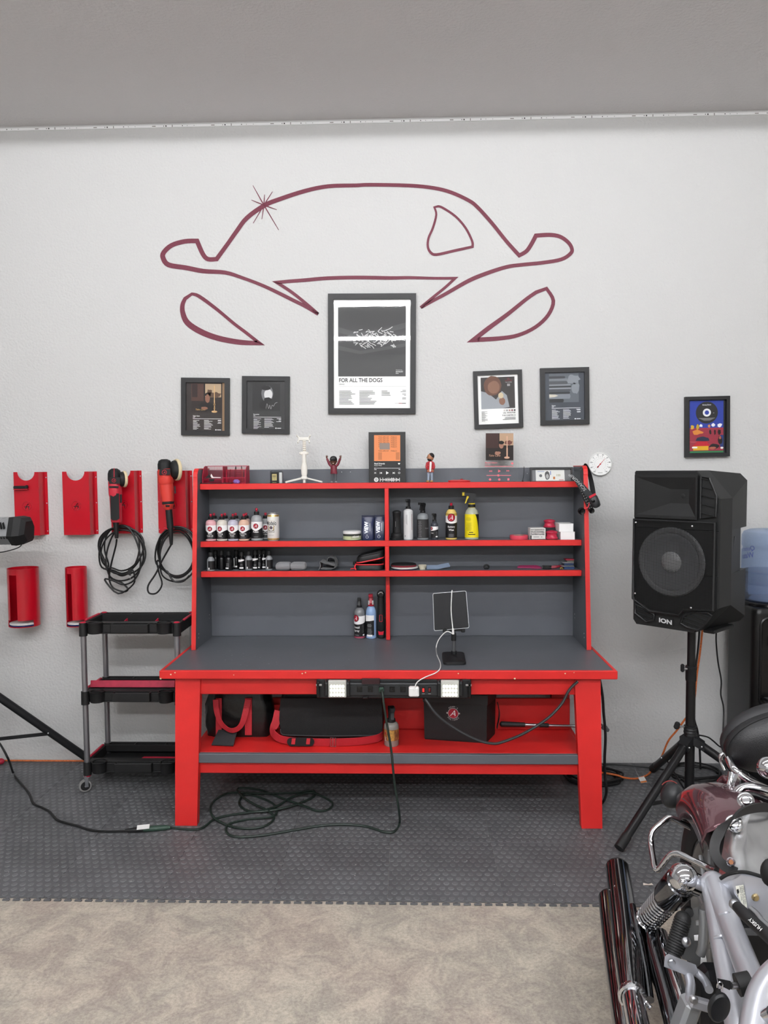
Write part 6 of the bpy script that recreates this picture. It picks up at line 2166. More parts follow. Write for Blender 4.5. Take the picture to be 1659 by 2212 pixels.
MB().tube([P(1262, 1100, -.294), P(1270, 1096, -.290), P(1273, 1086, -.288)], .003, n=6).build('red_cord', REDPL, t)

# ================================================================== on the worktop
Yd = -.085
t = spray_bottle('spray_bottle', 'clear spray bottle with pink liquid lettered Detail Spray on the worktop', 776.5, Yd, ZT + .001, .0282, .160, .128, mat('clear_grey_plastic', '77787a', .12), BLACKP, k=1.0, yaw=radians(90), py=1330)
r = .0282
MB().lathe([(r * .98, .0035), (r + .0003, .004), (r + .0003, .012)], n=28).build('pink_liquid', mat('pink_liquid', 'a34a5f', .2), t, False)
dip = lambda a: .083 - .008 * cos(radians(a + 25))
lab = MB().patch(r + .0005, -120, 120, .012, dip, 26).build('label', LABK, t, False)
MB().patch(r + .0005, -120, 120, dip, .118, 26).build('label_band', LABW, lab, False)
emblem(lab, r + .0003, .107, .0185, -38)
f = wrapper(r + .0010, 0, -30)
MB().text('Detail', .0145, lambda a, b: f(a, b + .055), bold=.014).build('lettering', LABW, lab, False)
MB().text('Spray', .0145, lambda a, b: f(a, b + .038), bold=.014).build('lettering', LABW, lab, False)
small_lines(lab, r + .0003, .021, -30, .034, 2, .0045, .0014, PRINTG, 3)
small_lines(lab, r + .0003, .075, 42, .014, 8, .006, .001, PRINTG, 6)
MB().flat(wbar(-.006, 0, .006, .008), wrapper(r + .0010, .016, 50)).build('barcode', LABW, lab, False)

t = spray_bottle('spray_bottle', 'pale blue spray bottle with red trigger head on the worktop', 801.5, Yd, ZT + .001, .0270, .170, .128, mat('blue_liquid', '8ea9cf', .2), mat('trigger_red', 'a5142c', .35), k=1.25, yaw=radians(90), py=1330)
r = .0270
MB().patch(r + .0005, -95, 36, .018, lambda a: .088 + (a + 95) * .00006, 20).build('label', LABK, t, False)
MB().patch(r + .0005, -95, 36, lambda a: .088 + (a + 95) * .00006, .122, 20).build('label_band', LABW, t, False)
small_lines(t, r + .0003, .076, -18, .032, 6, .0030, .0012, PRINTG, 31)
small_lines(t, r + .0003, .052, -18, .032, 7, .0045, .0012, PRINTG, 32)
MB().flat(wbar(-.016, 0, .014, .010), wrapper(r + .0009, .012, -14)).build('barcode', LABW, t, False)
for s_ in (-1, 1):
    MB().box((s_ * .010, -.012, .186), (.006, .006, .022), .001).build('white_side', WHITE, t, False)

t = root_at('inspection_light', 'black and red upright inspection light beside the divider', 'inspection light', 823, -.085, ZT + .001, None, 1330)
MB().lathe([(0, 0), (.0185, 0), (.0205, .004), (.0205, .016), (.0195, .018), (.0195, .040), (.021, .043), (.021, .10), (.0195, .115), (.0185, .150), (.0175, .205), (.016, .215), (0, .216)], n=24).build('body', BLACKM, t, False)
MB().prism([(-.012, .020), (.012, .020), (.0145, .040), (.006, .036), (-.006, .036), (-.0145, .040)], -.0215, -.018, lambda a, b, d: (a, d, b)).build('red_collar', REDPL, t, False)
MB().flat([bar(-.0078, .088, -.0058, .124), bar(.0058, .088, .0078, .124), bar(-.0078, .122, .0078, .124), bar(-.0078, .088, .0078, .090)], lambda a, b: (a, -.0215, b)).build('red_window_frame', REDPL, t, False)
hdc = Vector((0, -.002, .228))
MB().lathe([(0, -.014), (.018, -.013), (.0205, -.006), (.0205, .008), (.016, .012), (.010, .012), (0, .010)], hdc, 24, Matrix.Rotation(radians(90), 3, 'X')).build('swivel_head', BLACKG, t, False)
MB().tube([hdc + Vector((.0125 * cos(a), -.0135, .0125 * sin(a) - .001)) for a in [radians(20 + 14 * k) for k in range(11)]], .0016, n=5, res=1).build('silver_arc', SCREW, t, False)
MB().sphere((.0205, -.006, .105), (.002, .004, .006), 8, 6).build('side_button', REDPL, t, False)

# ------------------------------------------------------------------ tablet on a stand
tb = thing('tablet', 'black tablet with silver edge held upright on a small stand', 'tablet', P(975, 1366, -.54))
cs = [P(934.6, 1281.7, -.515), P(1007, 1276, -.525), P(1013.7, 1356.5, -.555), P(937.8, 1363, -.545)]
cc = sum(cs, Vector()) / 4
nrm = (cs[1] - cs[0]).cross(cs[3] - cs[0]).normalized()
if nrm.y > 0:
    nrm = -nrm


def rounded_quad(cs, rr, shrink, off):
    out = []
    n_ = 5
    for i in range(4):
        p_, a_, b_ = cs[i], cs[i - 1], cs[(i + 1) % 4]
        p_ = p_ + (cc - p_) * shrink
        da, db = (a_ - p_).normalized(), (b_ - p_).normalized()
        for k in range(n_ + 1):
            u = k / n_
            q_ = (p_ + da * rr) * (1 - u) ** 2 + p_ * 2 * u * (1 - u) + (p_ + db * rr) * u ** 2
            out.append(q_ + off)
    return out


MB().ring_loft([rounded_quad(cs, .009, 0, -nrm * .004), rounded_quad(cs, .009, -.008, -nrm * .002), rounded_quad(cs, .009, -.008, nrm * .002), rounded_quad(cs, .009, 0, nrm * .0035)]).build('shell', mat('tablet_silver', 'b9babd', .3, metal=.8), tb)
MB().add(rounded_quad(cs, .007, .025, nrm * .0040), [list(range(24))]).build('screen', mat('tablet_screen', '0a0b10', .12), tb)
t = thing('tablet_stand', 'black weighted tablet stand with grey post on the worktop', 'tablet stand', (.205, -.555, ZT))
bx0, bx1 = PZ(957, 1430, ZT + .004).x, PZ(1006, 1430, ZT + .004).x
xm = (bx0 + bx1) / 2
MB().ring_loft([[Vector((xm + a * s_, -.555 + b * s_, ZT + z_ + (.010 if b > 0 else 0) * (z_ > .005))) for a, b in rrect(bx1 - bx0, .16, .02, 4)] for z_, s_ in ((.0005, .97), (.002, 1), (.010, 1), (.014, .95))]).build('base', BLACKP, t)
pz1 = P(980.5, 1366, -.53)
MB().cyl((xm + .003, -.51, ZT + .012), (pz1.x, -.525, pz1.z + .01), .0085, n=14).build('post', mat('post_grey', '6e7073', .35, metal=.6), t)
MB().cyl((xm + .003, -.51, ZT + .012), (xm + .003, -.511, ZT + .035), .0125, n=14).build('lower_collar', BLACKP, t)
q_ = P(980, 1378, -.525)
MB().cyl(q_ + Vector((0, 0, -.012)), q_ + Vector((0, 0, .022)), .0115, n=14).build('upper_collar', BLACKP, t)
MB().box(P(980, 1361, -.535), (.10, .012, .010), .002).build('ledge', BLACKP, t)
for x in (960.5, 1000):
    MB().box(P(x, 1361, -.545), (.018, .03, .017), .003).build('hook', BLACKP, t)

WC = mat('white_cable', 'dededc', .45)
t = thing('charging_cable', 'white charging cable draped over the tablet down to the power strip', 'cable', P(895, 1500, -.775))
n3 = nrm * .0085
pts = [cs[0].lerp(cs[1], .60) + Vector((0, .012, -.004)), cs[0].lerp(cs[1], .58) + Vector((0, 0, .006)) + nrm * .002, cs[0].lerp(cs[1], .57) + n3 - Vector((0, 0, .01)), cc + n3 + Vector((.003, 0, 0)), cs[3].lerp(cs[2], .53) + n3 + Vector((0, 0, .008))]
pts += [P(979, 1366, -.575)]
MB().tube(pts, .0024, n=6, res=6).build('cable', WC, t)
pts = [P(978, 1369, -.57), P(966, 1364, -.565), P(955, 1372, -.56), P(946, 1385, -.56), P(942, 1400, -.58), PZ(944, 1415, ZT + .0046), PZ(951, 1432, ZT + .0046), PZ(950, 1445, ZT + .0065), P(940, 1454, -.7425), P(918, 1463, -.745), P(902, 1473, -.755), P(896, 1485, -.775), P(895, 1492, -.782)]
MB().tube(pts, .0024, n=6, res=6).build('cable', WC, t)
MB().cyl(P(978.5, 1358, -.572), P(979, 1370, -.572), .005, n=10).build('plug', WHITE, t)
c_ = P(894, 1493.5, -.760)
MB().box(c_, (.044, .030, .042), .005).build('charger', WHITE, t)

# ------------------------------------------------------------------ power strip with two work lamps
ps = thing('power_strip', 'long black power strip with two lit lamps under the worktop edge', 'power strip', P(851, 1508, -.72))
y0, y1 = -.742, -.691
zt_, zb_ = .6485, .5655
xa, xb = -.403, .268
MB().box(((xa + xb) / 2, (y0 + y1) / 2 + .004, (zt_ + zb_) / 2), (xb - xa, y1 - y0 - .006, zt_ - zb_), .003).build('housing', BLACKP, ps)
zf0, zf1 = P(851, 1502, y0).z, P(851, 1480, y0).z
MB().box(((xa + xb) / 2, y0 + .001, (zf0 + zf1) / 2), (xb - xa - .14, .006, zf1 - zf0), .0015).build('outlet_face', mat('strip_face', '222325', .4), ps)
MB().box(((xa + xb) / 2, y0 - .001, P(851, 1477.5, y0).z), (xb - xa - .19, .005, .008), .002).build('steel_trim', mat('strip_trim', '55575a', .3, metal=.6), ps)
for i, x in enumerate((777, 800, 824, 847, 870.5)):
    c_ = P(x, 1489, y0 - .003)
    o = MB().box(c_ + Vector((0, .0005, 0)), (.022, .003, .025), .001).build('outlet', BLACKG, ps)
    if i != 2:
        for dx, dz, w_, h_ in ((-.004, .003, .0016, .006), (.004, .003, .0016, .005), (0, -.005, .0036, .0036)):
            MB().box(c_ + Vector((dx, -.0013, dz)), (w_, .0006, h_)).build('slot', BLACKM, o)
    else:
        MB().box(c_ + Vector((0, -.008, 0)), (.022, .016, .022), .004).build('plugged_head', GRN2, ext)
for i, (x, cl) in enumerate(((914.5, 'e02c28'), (928, '5a1216'))):
    c_ = P(x, 1490, y0 - .003)
    o = MB().box(c_, (.012, .004, .024), .001).build('rocker_switch', BLACKG, ps)
    MB().box(c_ + Vector((0, -.0025, -.001)), (.0085, .003, .016), .001, Matrix.Rotation(radians(8 if i else -8), 3, 'X')).build('rocker', mat('switch_' + cl, cl, .3, emit=(.5 if i == 0 else 0)), o)
    MB().flat([bar(-.006, -.019, .006, -.0165)], lambda a, b: c_ + Vector((a, .0008, b))).build('switch_mark', PRINTG, o)
for x in (728.5, 972):
    c_ = P(x, 1488.5, y0 - .012)
    lamp = MB().box(c_ + Vector((0, .006, 0)), (.078, .016, .075), .003).build('lamp', mat('lamp_frame', 'b9bab4', .4), ps)
    MB().box(c_ + Vector((0, -.0025, .028)), (.074, .003, .014), .001).build('reflector', mat('lamp_reflector', 'c9c9c2', .3), lamp)
    for i in range(5):
        for j in range(3):
            MB().sphere(c_ + Vector(((i - 2) * .0128, -.003, .012 - .018 * j)), (.0054, .003, .0074), 10, 6).build('led', mat('lamp_led', 'fffdf0', .3, emit=3.0, ecol=(1, .99, .93)), lamp)
    for s_ in (-1, 1):
        MB().box(c_ + Vector((s_ * .049, .012, .002)), (.012, .030, .068), .003).build('lamp_bracket', BLACKP, lamp)
        MB().box(c_ + Vector((s_ * .047, -.002, .026)), (.010, .008, .007), .001).build('bracket_clip', mat('strip_trim', '55575a', .3, metal=.6), lamp)
for s_, x in ((-1, xa), (1, xb)):
    MB().box((x - s_ * .012, y0 - .003, P(851, 1478, y0).z - .003), (.026, .006, .008), .001).build('end_strip', SCREW, ps)
    MB().box((x - s_ * .008, y0 - .002, (zt_ + zb_) / 2), (.014, .008, .07), .002).build('end_cap', BLACKG, ps)
c_ = P(801, 1471.5, y0 - .004)
MB().box(c_, (.078, .012, .024), .001).build('cord_lock', mat('maroon_black', '2a0f14', .4), ps)
MB().box(P(789.5, 1507, y0 - .002), (.024, .008, .010), .002).build('hook_loop', BLACKG, ps)

t = thing('strip_cable', 'black supply cable sagging in a wide curve from the power strip', 'cable', P(1065, 1607, -.70))
MB().tube([P(918, 1509, -.72), P(922, 1515, -.735), P(945, 1545, -.745), P(985, 1575, -.745), P(1030, 1598, -.745), P(1062, 1606, -.745), P(1085, 1603, -.745), P(1130, 1585, -.745), P(1180, 1554, -.74), P(1212, 1522, -.725), P(1230, 1490, -.716), P(1248, 1472, -.712)], .0062, n=8, res=6).build('cable', mat('dark_grey_cable', '2a2b2c', .45), t)
MB().cyl(P(918, 1507, -.715), P(919, 1513, -.725), .009, n=10).build('strain_relief', BLACKP, t)
t = thing('hanging_cable', 'black cable hanging down the outside of the workbench leg to the mat', 'cable', PZ(1301, 1735, 0))
MB().tube([Vector((.815, -.60, .638)), Vector((.845, -.60, .632)), P(1301, 1500, -.61), P(1304, 1540, -.605), P(1308, 1590, -.60), P(1306, 1640, -.60), P(1307, 1680, -.60), P(1310, 1710, -.60), PZ(1303, 1732, .0085), PZ(1288, 1742, .0085)], .0062, n=8, res=6).build('cable', CORD, t)

# ================================================================== on the lower shelf
ZL = .311
BAGK = mat('black_nylon', '141415', .55, bump=.35, bscale=160)
STRAPR = mat('red_webbing', 'b52832', .7, bump=.3, bscale=400)


def bulge_box(x0, x1, y0, y1, z0, z1, r, seed, amp=.006, nz=7, nr=5, top=.9):
    random.seed(seed)
    cx_, cy_ = (x0 + x1) / 2, (y0 + y1) / 2
    rings = []
    for i in range(nz):
        v = i / (nz - 1)
        s_ = .94 + .06 * sin(pi * min(1, v * 1.3)) - (1 - top) * max(0, v - .6) / .4
        if i == 0:
            s_ *= .97
        ring = []
        for a, b in rrect(x1 - x0, y1 - y0, r, nr):
            ring.append(Vector((cx_ + a * s_ + random.uniform(-amp, amp), cy_ + b * s_ + random.uniform(-amp, amp) * .6, z0 + (z1 - z0) * v + (random.uniform(-amp, amp) if 0 < i else 0))))
        rings.append(ring)
    return MB().ring_loft(rings)


bx0, bx1 = P(441, 1550, -.49).x, P(590, 1550, -.49).x
t = thing('duffel_bag', 'black shiny duffel bag with red webbing handles on the lower shelf', 'bag', ((bx0 + bx1) / 2, -.46, ZL))
bulge_box(bx0, bx1, -.515, -.405, ZL, .560, .05, 5, .006, 8, 5, .86).build('bag_body', mat('black_vinyl', '101011', .28, bump=.7, bscale=22, bdetail=4), t)
for x0_, x1_ in ((466, 479), (529, 544)):
    MB().prism([(x0_, 1508), (x1_, 1508), (x1_, 1588), (x0_, 1588)], -.523, -.519, lambda x, y, d: P(x, y, d)).build('red_band', STRAPR, t)
MB().ribbon([P(466, 1511, -.53), P(468, 1535, -.545), P(476, 1560, -.565), P(490, 1574, -.575), P(502, 1578, -.58), P(515, 1573, -.575), P(524, 1560, -.56), P(531, 1535, -.545), P(536, 1511, -.53)], [(1, 0, 0), (1, -.2, .3), (.6, -.3, .8), (.1, -.4, .9), (.0, -.4, .9), (-.1, -.4, .9), (-.6, -.3, .8), (-1, -.2, .3), (-1, 0, 0)], .027, .003).build('handle', STRAPR, t)
q0 = [PZ(457, 1610, ZL + .003), PZ(504, 1612, ZL + .003), P(514, 1575, -.535), P(472, 1578, -.535)]
fl = MB()
fl.add([q for q in q0] + [q + Vector((0, -.002, .004)) for q in q0], [(0, 1, 2, 3), (4, 7, 6, 5), (0, 4, 5, 1), (1, 5, 6, 2), (2, 6, 7, 3), (3, 7, 4, 0)])
fl.build('grey_flap', mat('grey_flap', '2c2c2e', .8, bump=.3, bscale=200), t)

bx0, bx1 = P(600, 1550, -.52).x, P(829, 1550, -.52).x
t = thing('tool_bag', 'wide black tool bag with a red shoulder strap on the lower shelf', 'bag', ((bx0 + bx1) / 2, -.47, ZL))
bulge_box(bx0, bx1, -.535, -.405, ZL, .552, .035, 9, .003, 7, 5, .97).build('bag_body', BAGK, t)
MB().ring_loft([[P(x, y, -.545 - d) for x, y in ((606, 1508), (824, 1508), (826, 1555), (826, 1583), (820, 1588), (720, 1590), (620, 1587), (607, 1582), (603, 1555))] for d in (0, .008)], smooth=False).build('front_flap', mat('black_cordura', '19191a', .8, bump=.4, bscale=300), t)
MB().tube([P(606, 1575, -.556), P(610, 1586, -.556), P(640, 1588.5, -.556), P(720, 1590, -.556), P(815, 1588, -.556), P(825, 1582, -.556)], .003, n=6, res=4).build('flap_piping', mat('piping_grey', '3a3b3d', .7), t)
MB().ribbon([P(602, 1535, -.535), P(596, 1560, -.545), P(589, 1578, -.555), P(596, 1590.5, -.585), P(615, 1598.5, -.61), P(660, 1602.5, -.625), P(715, 1603.5, -.63), P(770, 1601.5, -.620), P(812, 1595.5, -.585), P(826, 1588, -.553)], [(1, 0, .3), (.9, 0, .5), (.3, -.2, 1), (0, -.3, 1), (0, -.3, 1), (0, -.3, 1), (0, -.3, 1), (0, -.3, 1)], .038, .004).build('shoulder_strap', STRAPR, t)
pd = MB()
pd.prism([(x + 649.5, y + 1602.5) for x, y in rrect(59, 18.5, 9, 5)], -.630, -.637, lambda x, y, d: P(x, y, d))
pd = pd.build('strap_pad', mat('pad_black', '151516', .8), t)
for x in (634, 666):
    MB().prism([(x - 3.5, 1595), (x + 4.5, 1595), (x + 3, 1608), (x - 5, 1608)], -.637, -.639, lambda x_, y, d: P(x_, y, d)).build('pad_window', STRAPR, pd)
for q_ in ([(714, 1593), (725, 1594), (725, 1613), (714, 1612)],):
    MB().tube([P(x, y, -.636) for x, y in q_], .0022, n=6, res=1, closed=True).build('buckle', SCREW, t)
MB().cyl(P(719, 1594, -.638), P(719, 1612, -.638), .002, n=6).build('buckle_bar', SCREW, t)

t = thing('spray_bottle', 'squat clear bottle with orange brown picture label and black sprayer on the lower shelf', 'spray bottle', (P(845.5, 1590, -.60).x, -.60, ZL))
r = 16 * mpp(t.location)
MB().lathe([(0, .001), (r - .003, 0), (r, .004), (r, .085), (r * .95, .095), (r * .75, .104), (.014, .108), (.014, .115), (0, .115)], n=26).build('body', mat('hazy_plastic', '8b8782', .2), t, False)
lb_ = MB().patch(r + .0005, -110, 110, .028, .078, 24).build('label', mat('label_brown', '5a3226', .5, col2='a8763c', vscale=28), t, False)
MB().patch(r + .0008, -30, 25, .030, .075, 10).build('label_shape', mat('label_gold', 'b58a45', .5, var=.3, vscale=60), lb_, False)
MB().flat(wbar(-.004, -.006, .004, .006), wrapper(r + .001, .06, -50)).build('label_mark', EMBR, lb_, False)
small_lines(lb_, r + .0008, .042, -48, .012, 4, .0045, .0015, LABW, 77)
spray_head(t, .120, 1.45, BLACKP, BLACKP, radians(100))

# storage bin with round logo
A, B, C_ = PZ(917, 1597, ZL), PZ(1051, 1606, ZL), PZ(1073, 1583, ZL)
C_ = B + (C_ - B) * .82
D = A + (C_ - B)
t = thing('storage_bin', 'black fabric storage bin with a round red logo on its front', 'bin', (A + B + C_ + D) / 4)
cen = (A + B + C_ + D) / 4
hz = .215
BINM = mat('black_bin_fabric', '131314', .6, bump=.15, bscale=300)
ring = lambda s_, z: [Vector((cen.x + (q.x - cen.x) * s_, cen.y + (q.y - cen.y) * s_, ZL + z)) for q in (A, B, C_, D)]
MB().ring_loft([ring(.98, 0), ring(1, .006), ring(1.02, hz)], smooth=False).build('box', BINM, t)
MB().ring_loft([ring(1.035, hz * .82), ring(1.04, hz * .83), ring(1.045, hz + .006), ring(1.0, hz + .010)], smooth=False).build('lid', mat('bin_lid', '1a1a1c', .5), t)
nb = (B - A).cross(Vector((0, 0, 1))).normalized()
if nb.y > 0:
    nb = -nb
uu = (B - A).normalized()
lc = A + (B - A) * .47 + Vector((0, 0, .132)) + nb * .0055
fl_ = lambda lay: (lambda a, b: lc + uu * a + Vector((0, 0, b)) + nb * (.0004 + lay * .0004))
lo = MB().flat([disc(.0245, 28)], fl_(0)).build('logo', mat('logo_white', 'b9b6b6', .5), t)
MB().flat([disc(.0225, 28)], fl_(1)).build('logo_disc', EMBR, lo)
MB().text('A', .038, lambda a, b: fl_(2)(a - .002, b - .012), italic=.35).build('logo_letter', LABW, lo)
for s_ in (-1, 1):
    MB().flat([bar(s_ * .0245, -.003, s_ * .031, .004)], fl_(0)).build('logo_wing', mat('logo_white', 'b9b6b6', .5), lo)


def arc_text(txt, R_, a_mid, step, size, flip):
    for i, chh in enumerate(txt):
        k = i - (len(txt) - 1) / 2
        a = radians(a_mid - (k * step if not flip else -k * step))
        d_ = Vector((cos(a), sin(a)))
        up_ = d_ if not flip else -d_
        rt_ = Vector((up_.y, -up_.x))
        rr_ = R_ if not flip else R_ + size * .7
        MB().text(chh, size, lambda u, v: fl_(0)(d_.x * rr_ + rt_.x * u + up_.x * v, d_.y * rr_ + rt_.y * u + up_.y * v)).build('logo_lettering', mat('logo_white', 'b9b6b6', .5), lo)


arc_text("ADAM'S", .027, 90, 15, .0105, False)
arc_text('POLISHES', .027, 270, 14, .0100, True)
MB().ribbon([ring(1.03, hz * .75)[2] + Vector((.004, -.03, 0)), ring(1.03, hz * .5)[2] + Vector((.012, -.03, 0)), ring(1.02, .04)[2] + Vector((.004, -.02, 0))], (0, 1, 0), .025, .003).build('side_strap', BLACKM, t)

# telescopic pole
t = thing('telescopic_pole', 'silver telescopic pole with black grip lying on the lower shelf', 'pole', P(1160, 1570, -.43))
yq = -.43
yw = -.40
MB().cyl(P(1084, 1564, yq), P(1134, 1565.5, yq), .013, .0105, n=14).build('grip', RUBBER, t)
MB().sphere(P(1085, 1564, yq), .013, 12, 8).build('grip_end', RUBBER, t)
MB().cyl(P(1130, 1565.4, yq), P(1170, 1566.5, yq), .0078, n=12).build('tube', STEEL, t)
MB().cyl(P(1165, 1566.3, yq), P(1185, 1567, yq), .0105, n=12).build('clamp', RUBBER, t)
MB().cyl(P(1180, 1566.8, yq), P(1302, 1570, yq), .0065, n=12).build('tube', STEEL, t)
MB().box(P(1306, 1572, yq), (.035, .05, .016), .003, Matrix.Rotation(radians(25), 3, 'Y')).build('head', mat('pole_head_grey', '55565a', .5), t)

# ================================================================== loudspeaker
SPB = mat('speaker_plastic', '151617', .5, bump=.1, bscale=500)
SPK = SPB
YP_ = -.62
px0 = P(1493, 1180, YP_)
zb_, zt_ = P(1495, 1346, YP_).z - .004, P(1495, 1016, YP_).z
Hs, Ws, Ds = zt_ - zb_, .378, .345
spk = thing('loudspeaker', 'large black loudspeaker with round woofer and horn on a tripod stand', 'loudspeaker', (px0.x + .008, YP_ + .0, zb_), radians(-45))
yf = -Ds / 2


def spk_block(front, back, yb, name='cabinet'):
    """front outline lofted back to a narrower rear outline"""
    zm = sum(c for a, c in front) / len(front)
    b = MB()
    b.ring_loft([[Vector((a * .975, yf, (c - zm) * .985 + zm)) for a, c in front], [Vector((a, yf + .006, c)) for a, c in front],
                 [Vector((a, yf + .12, c)) for a, c in front], [Vector((a, yb, c)) for a, c in back]], smooth=False)
    return b.build(name, SPB, spk, False)


h_, hb_ = Ws / 2, .158
spk_block([(-h_ + .015, 0), (h_ - .10, 0), (h_, .115), (h_, .245), (-h_, .245), (-h_, .02)], [(-hb_ + .01, .01), (hb_ - .02, .01), (hb_, .035), (hb_, .245), (-hb_, .245), (-hb_, .02)], Ds / 2)
spk_block([(-h_, .244), (h_, .244), (h_, .431), (-h_, .431)], [(-hb_, .244), (hb_, .244), (hb_, .431), (-hb_, .431)], Ds / 2 - .06)
spk_block([(-h_, .43), (h_, .43), (h_, Hs - .115), (h_ - .10, Hs), (-h_ + .006, Hs), (-h_, Hs - .006)], [(-hb_, .43), (hb_, .43), (hb_, Hs - .045), (hb_ - .03, Hs - .015), (-hb_ + .01, Hs - .015), (-hb_, Hs - .02)], Ds / 2)
# front baffle cover with the horn mouth
fz = lambda a, c, d=0.0: Vector((a, yf - d, c))
hx0, hx1, hz0, hz1 = -Ws / 2 + .010, Ws / 2 - .088, .475, Hs - .018
ox0, ox1, oz0, oz1 = -.045, .0, .560, .575
hm = MB()
outer = [fz(hx0, hz0, .014), fz(hx1, hz0, .014), fz(hx1, hz1, .014), fz(hx0, hz1, .014)]
outer2 = [fz(hx0 + .010, hz0 + .012, .014), fz(hx1 - .008, hz0 + .012, .014), fz(hx1 - .008, hz1 - .010, .014), fz(hx0 + .010, hz1 - .010, .014)]
inner = [fz(.02, .555, -.10), fz(.05, .555, -.10), fz(.05, .585, -.10), fz(.02, .585, -.10)]
inner = [Vector((q.x, yf + .004, q.z)) for q in inner]
hm.add(outer + outer2 + inner, [(0, 1, 5, 4), (1, 2, 6, 5), (2, 3, 7, 6), (3, 0, 4, 7)] + [(4, 5, 9, 8), (5, 6, 10, 9), (6, 7, 11, 10), (7, 4, 8, 11)] + [(8, 9, 10, 11)])
hm.add([q for q in outer] + [Vector((q.x, yf - .001, q.z)) for q in outer], [(0, 4, 5, 1), (1, 5, 6, 2), (2, 6, 7, 3), (3, 7, 4, 0)])
hm.build('horn', SPB, spk, False)
MB().lathe([(0, 0), (.008, 0), (.010, .004), (.0, .006)], Vector((.035, yf + .002, .572)), 12, Matrix.Rotation(radians(90), 3, 'X')).build('horn_throat', SPK, spk, False)


def vent(poly, n, z0, z1, name='vent'):
    o = MB().prism(poly, 0, .003, lambda a, c, d: fz(a, c, d)).build(name, SPK, spk, False)
    fr = MB().tube([fz(a, c, .006) for a, c in poly], .005, n=6, res=1, closed=True).build('vent_rim', SPB, o, False)
    xs = lambda z: span(poly, z)
    for k in range(n):
        z = z0 + (z1 - z0) * (k + .5) / n
        sp_ = xs(z)
        if sp_:
            MB().box(fz((sp_[0] + sp_[1]) / 2, z, .005), (max(sp_[1] - sp_[0] - .004, .005), .010, .003), .001, Matrix.Rotation(radians(12), 3, 'Y')).build('slat', SPB, o, False)
    return o


def span(poly, z):
    xs = []
    n = len(poly)
    for i in range(n):
        (a, b), (c, d) = poly[i], poly[(i + 1) % n]
        if (b - z) * (d - z) < 0:
            xs.append(a + (c - a) * (z - b) / (d - b))
    return (min(xs), max(xs)) if len(xs) >= 2 else None


vent([(hx1 + .010, .480), (Ws / 2 - .014, .490), (Ws / 2 - .012, .575), (hx1 + .045, hz1 - .012), (hx1 + .010, hz1 - .006)], 5, .48, hz1)
vent([(.035, .035), (.060, .022), (.110, .014), (.150, .060), (.165, .085), (.150, .093), (.090, .090), (.045, .066)], 5, .014, .093)
vent([(-.172, .090), (-.174, .050), (-.120, .018), (-.085, .032), (-.085, .055), (-.130, .075)], 4, .018, .09)
# woofer behind a grille
wc = fz(-.012, .290, .004)
RF = Matrix.Rotation(radians(90), 3, 'X')
R3 = .148
MB().lathe([(R3, 0), (R3, .004), (R3 - .006, .010), (R3 - .018, .010), (R3 - .026, .004), (R3 - .03, .0005)], wc, 48, RF).build('woofer_ring', mat('woofer_ring', '6a6b6d', .4), spk, False)
MB().lathe([(R3 - .026, .005), (R3 - .034, .0065), (R3 - .040, .004), (.07, .0015), (.05, .0008), (.0, .0008)], wc, 48, RF).build('woofer_cone', mat('woofer_cone', '66676a', .35), spk, False)
MB().lathe([(.045, .0012), (.040, .007), (.025, .012), (0, .014)], wc, 32, RF).build('dust_cap', mat('dust_cap', 'a0a1a3', .3), spk, False)


def perforated():
    mt = mat('perforated_grille', '161718', .45, metal=.3)
    nt = mt.node_tree
    b = nt.nodes['Principled BSDF']
    tc = nt.nodes.new('ShaderNodeTexCoord')
    v = nt.nodes.new('ShaderNodeTexVoronoi')
    v.inputs['Scale'].default_value = 210
    v.inputs['Randomness'].default_value = 0
    sp_ = nt.nodes.new('ShaderNodeSeparateXYZ')
    cb_ = nt.nodes.new('ShaderNodeCombineXYZ')
    v.voronoi_dimensions = '2D'
    nt.links.new(tc.outputs['Object'], sp_.inputs[0])
    nt.links.new(sp_.outputs['X'], cb_.inputs[0])
    nt.links.new(sp_.outputs['Z'], cb_.inputs[1])
    nt.links.new(cb_.outputs[0], v.inputs['Vector'])
    r = nt.nodes.new('ShaderNodeMath')
    r.operation = 'GREATER_THAN'
    r.inputs[1].default_value = .40
    nt.links.new(v.outputs['Distance'], r.inputs[0])
    nt.links.new(r.outputs[0], b.inputs['Alpha'])
    return mt


MB().flat([[(-Ws / 2 + .010, .115), (-.10, .072), (.03, .072), (.05, .095), (Ws / 2 - .016, .108), (Ws / 2 - .014, .462), (-Ws / 2 + .010, .462)]], lambda a, c: fz(a, c, .020)).build('grille', perforated(), spk, False)
MB().tube([fz(a, c, .014) for a, c in ((-Ws / 2 + .010, .115), (-.10, .070), (.03, .070), (.05, .095), (Ws / 2 - .016, .108), (Ws / 2 - .014, .464), (-Ws / 2 + .010, .464))], .007, n=6, res=1, closed=True).build('grille_frame', SPB, spk, False)
for a, c in ((-Ws / 2 + .022, .452), (.085, .448), (.085, .108), (-Ws / 2 + .022, .14)):
    MB().sphere(fz(a, c, .021), .005, 10, 6).build('screw', SCREW, spk, False)
bd = MB().prism([(-.072, .052), (.0, .046), (.002, .016), (-.066, .020)], 0, .004, lambda a, c, d: fz(a, c, d)).build('badge', SPB, spk, False)
MB().text('ION', .026, lambda a, b: fz(a - .034, b + .024 - a * .07, .0048), bold=.04, sx=1.25).build('badge_letters', mat('badge_white', 'c4c5c7', .4), bd, False)
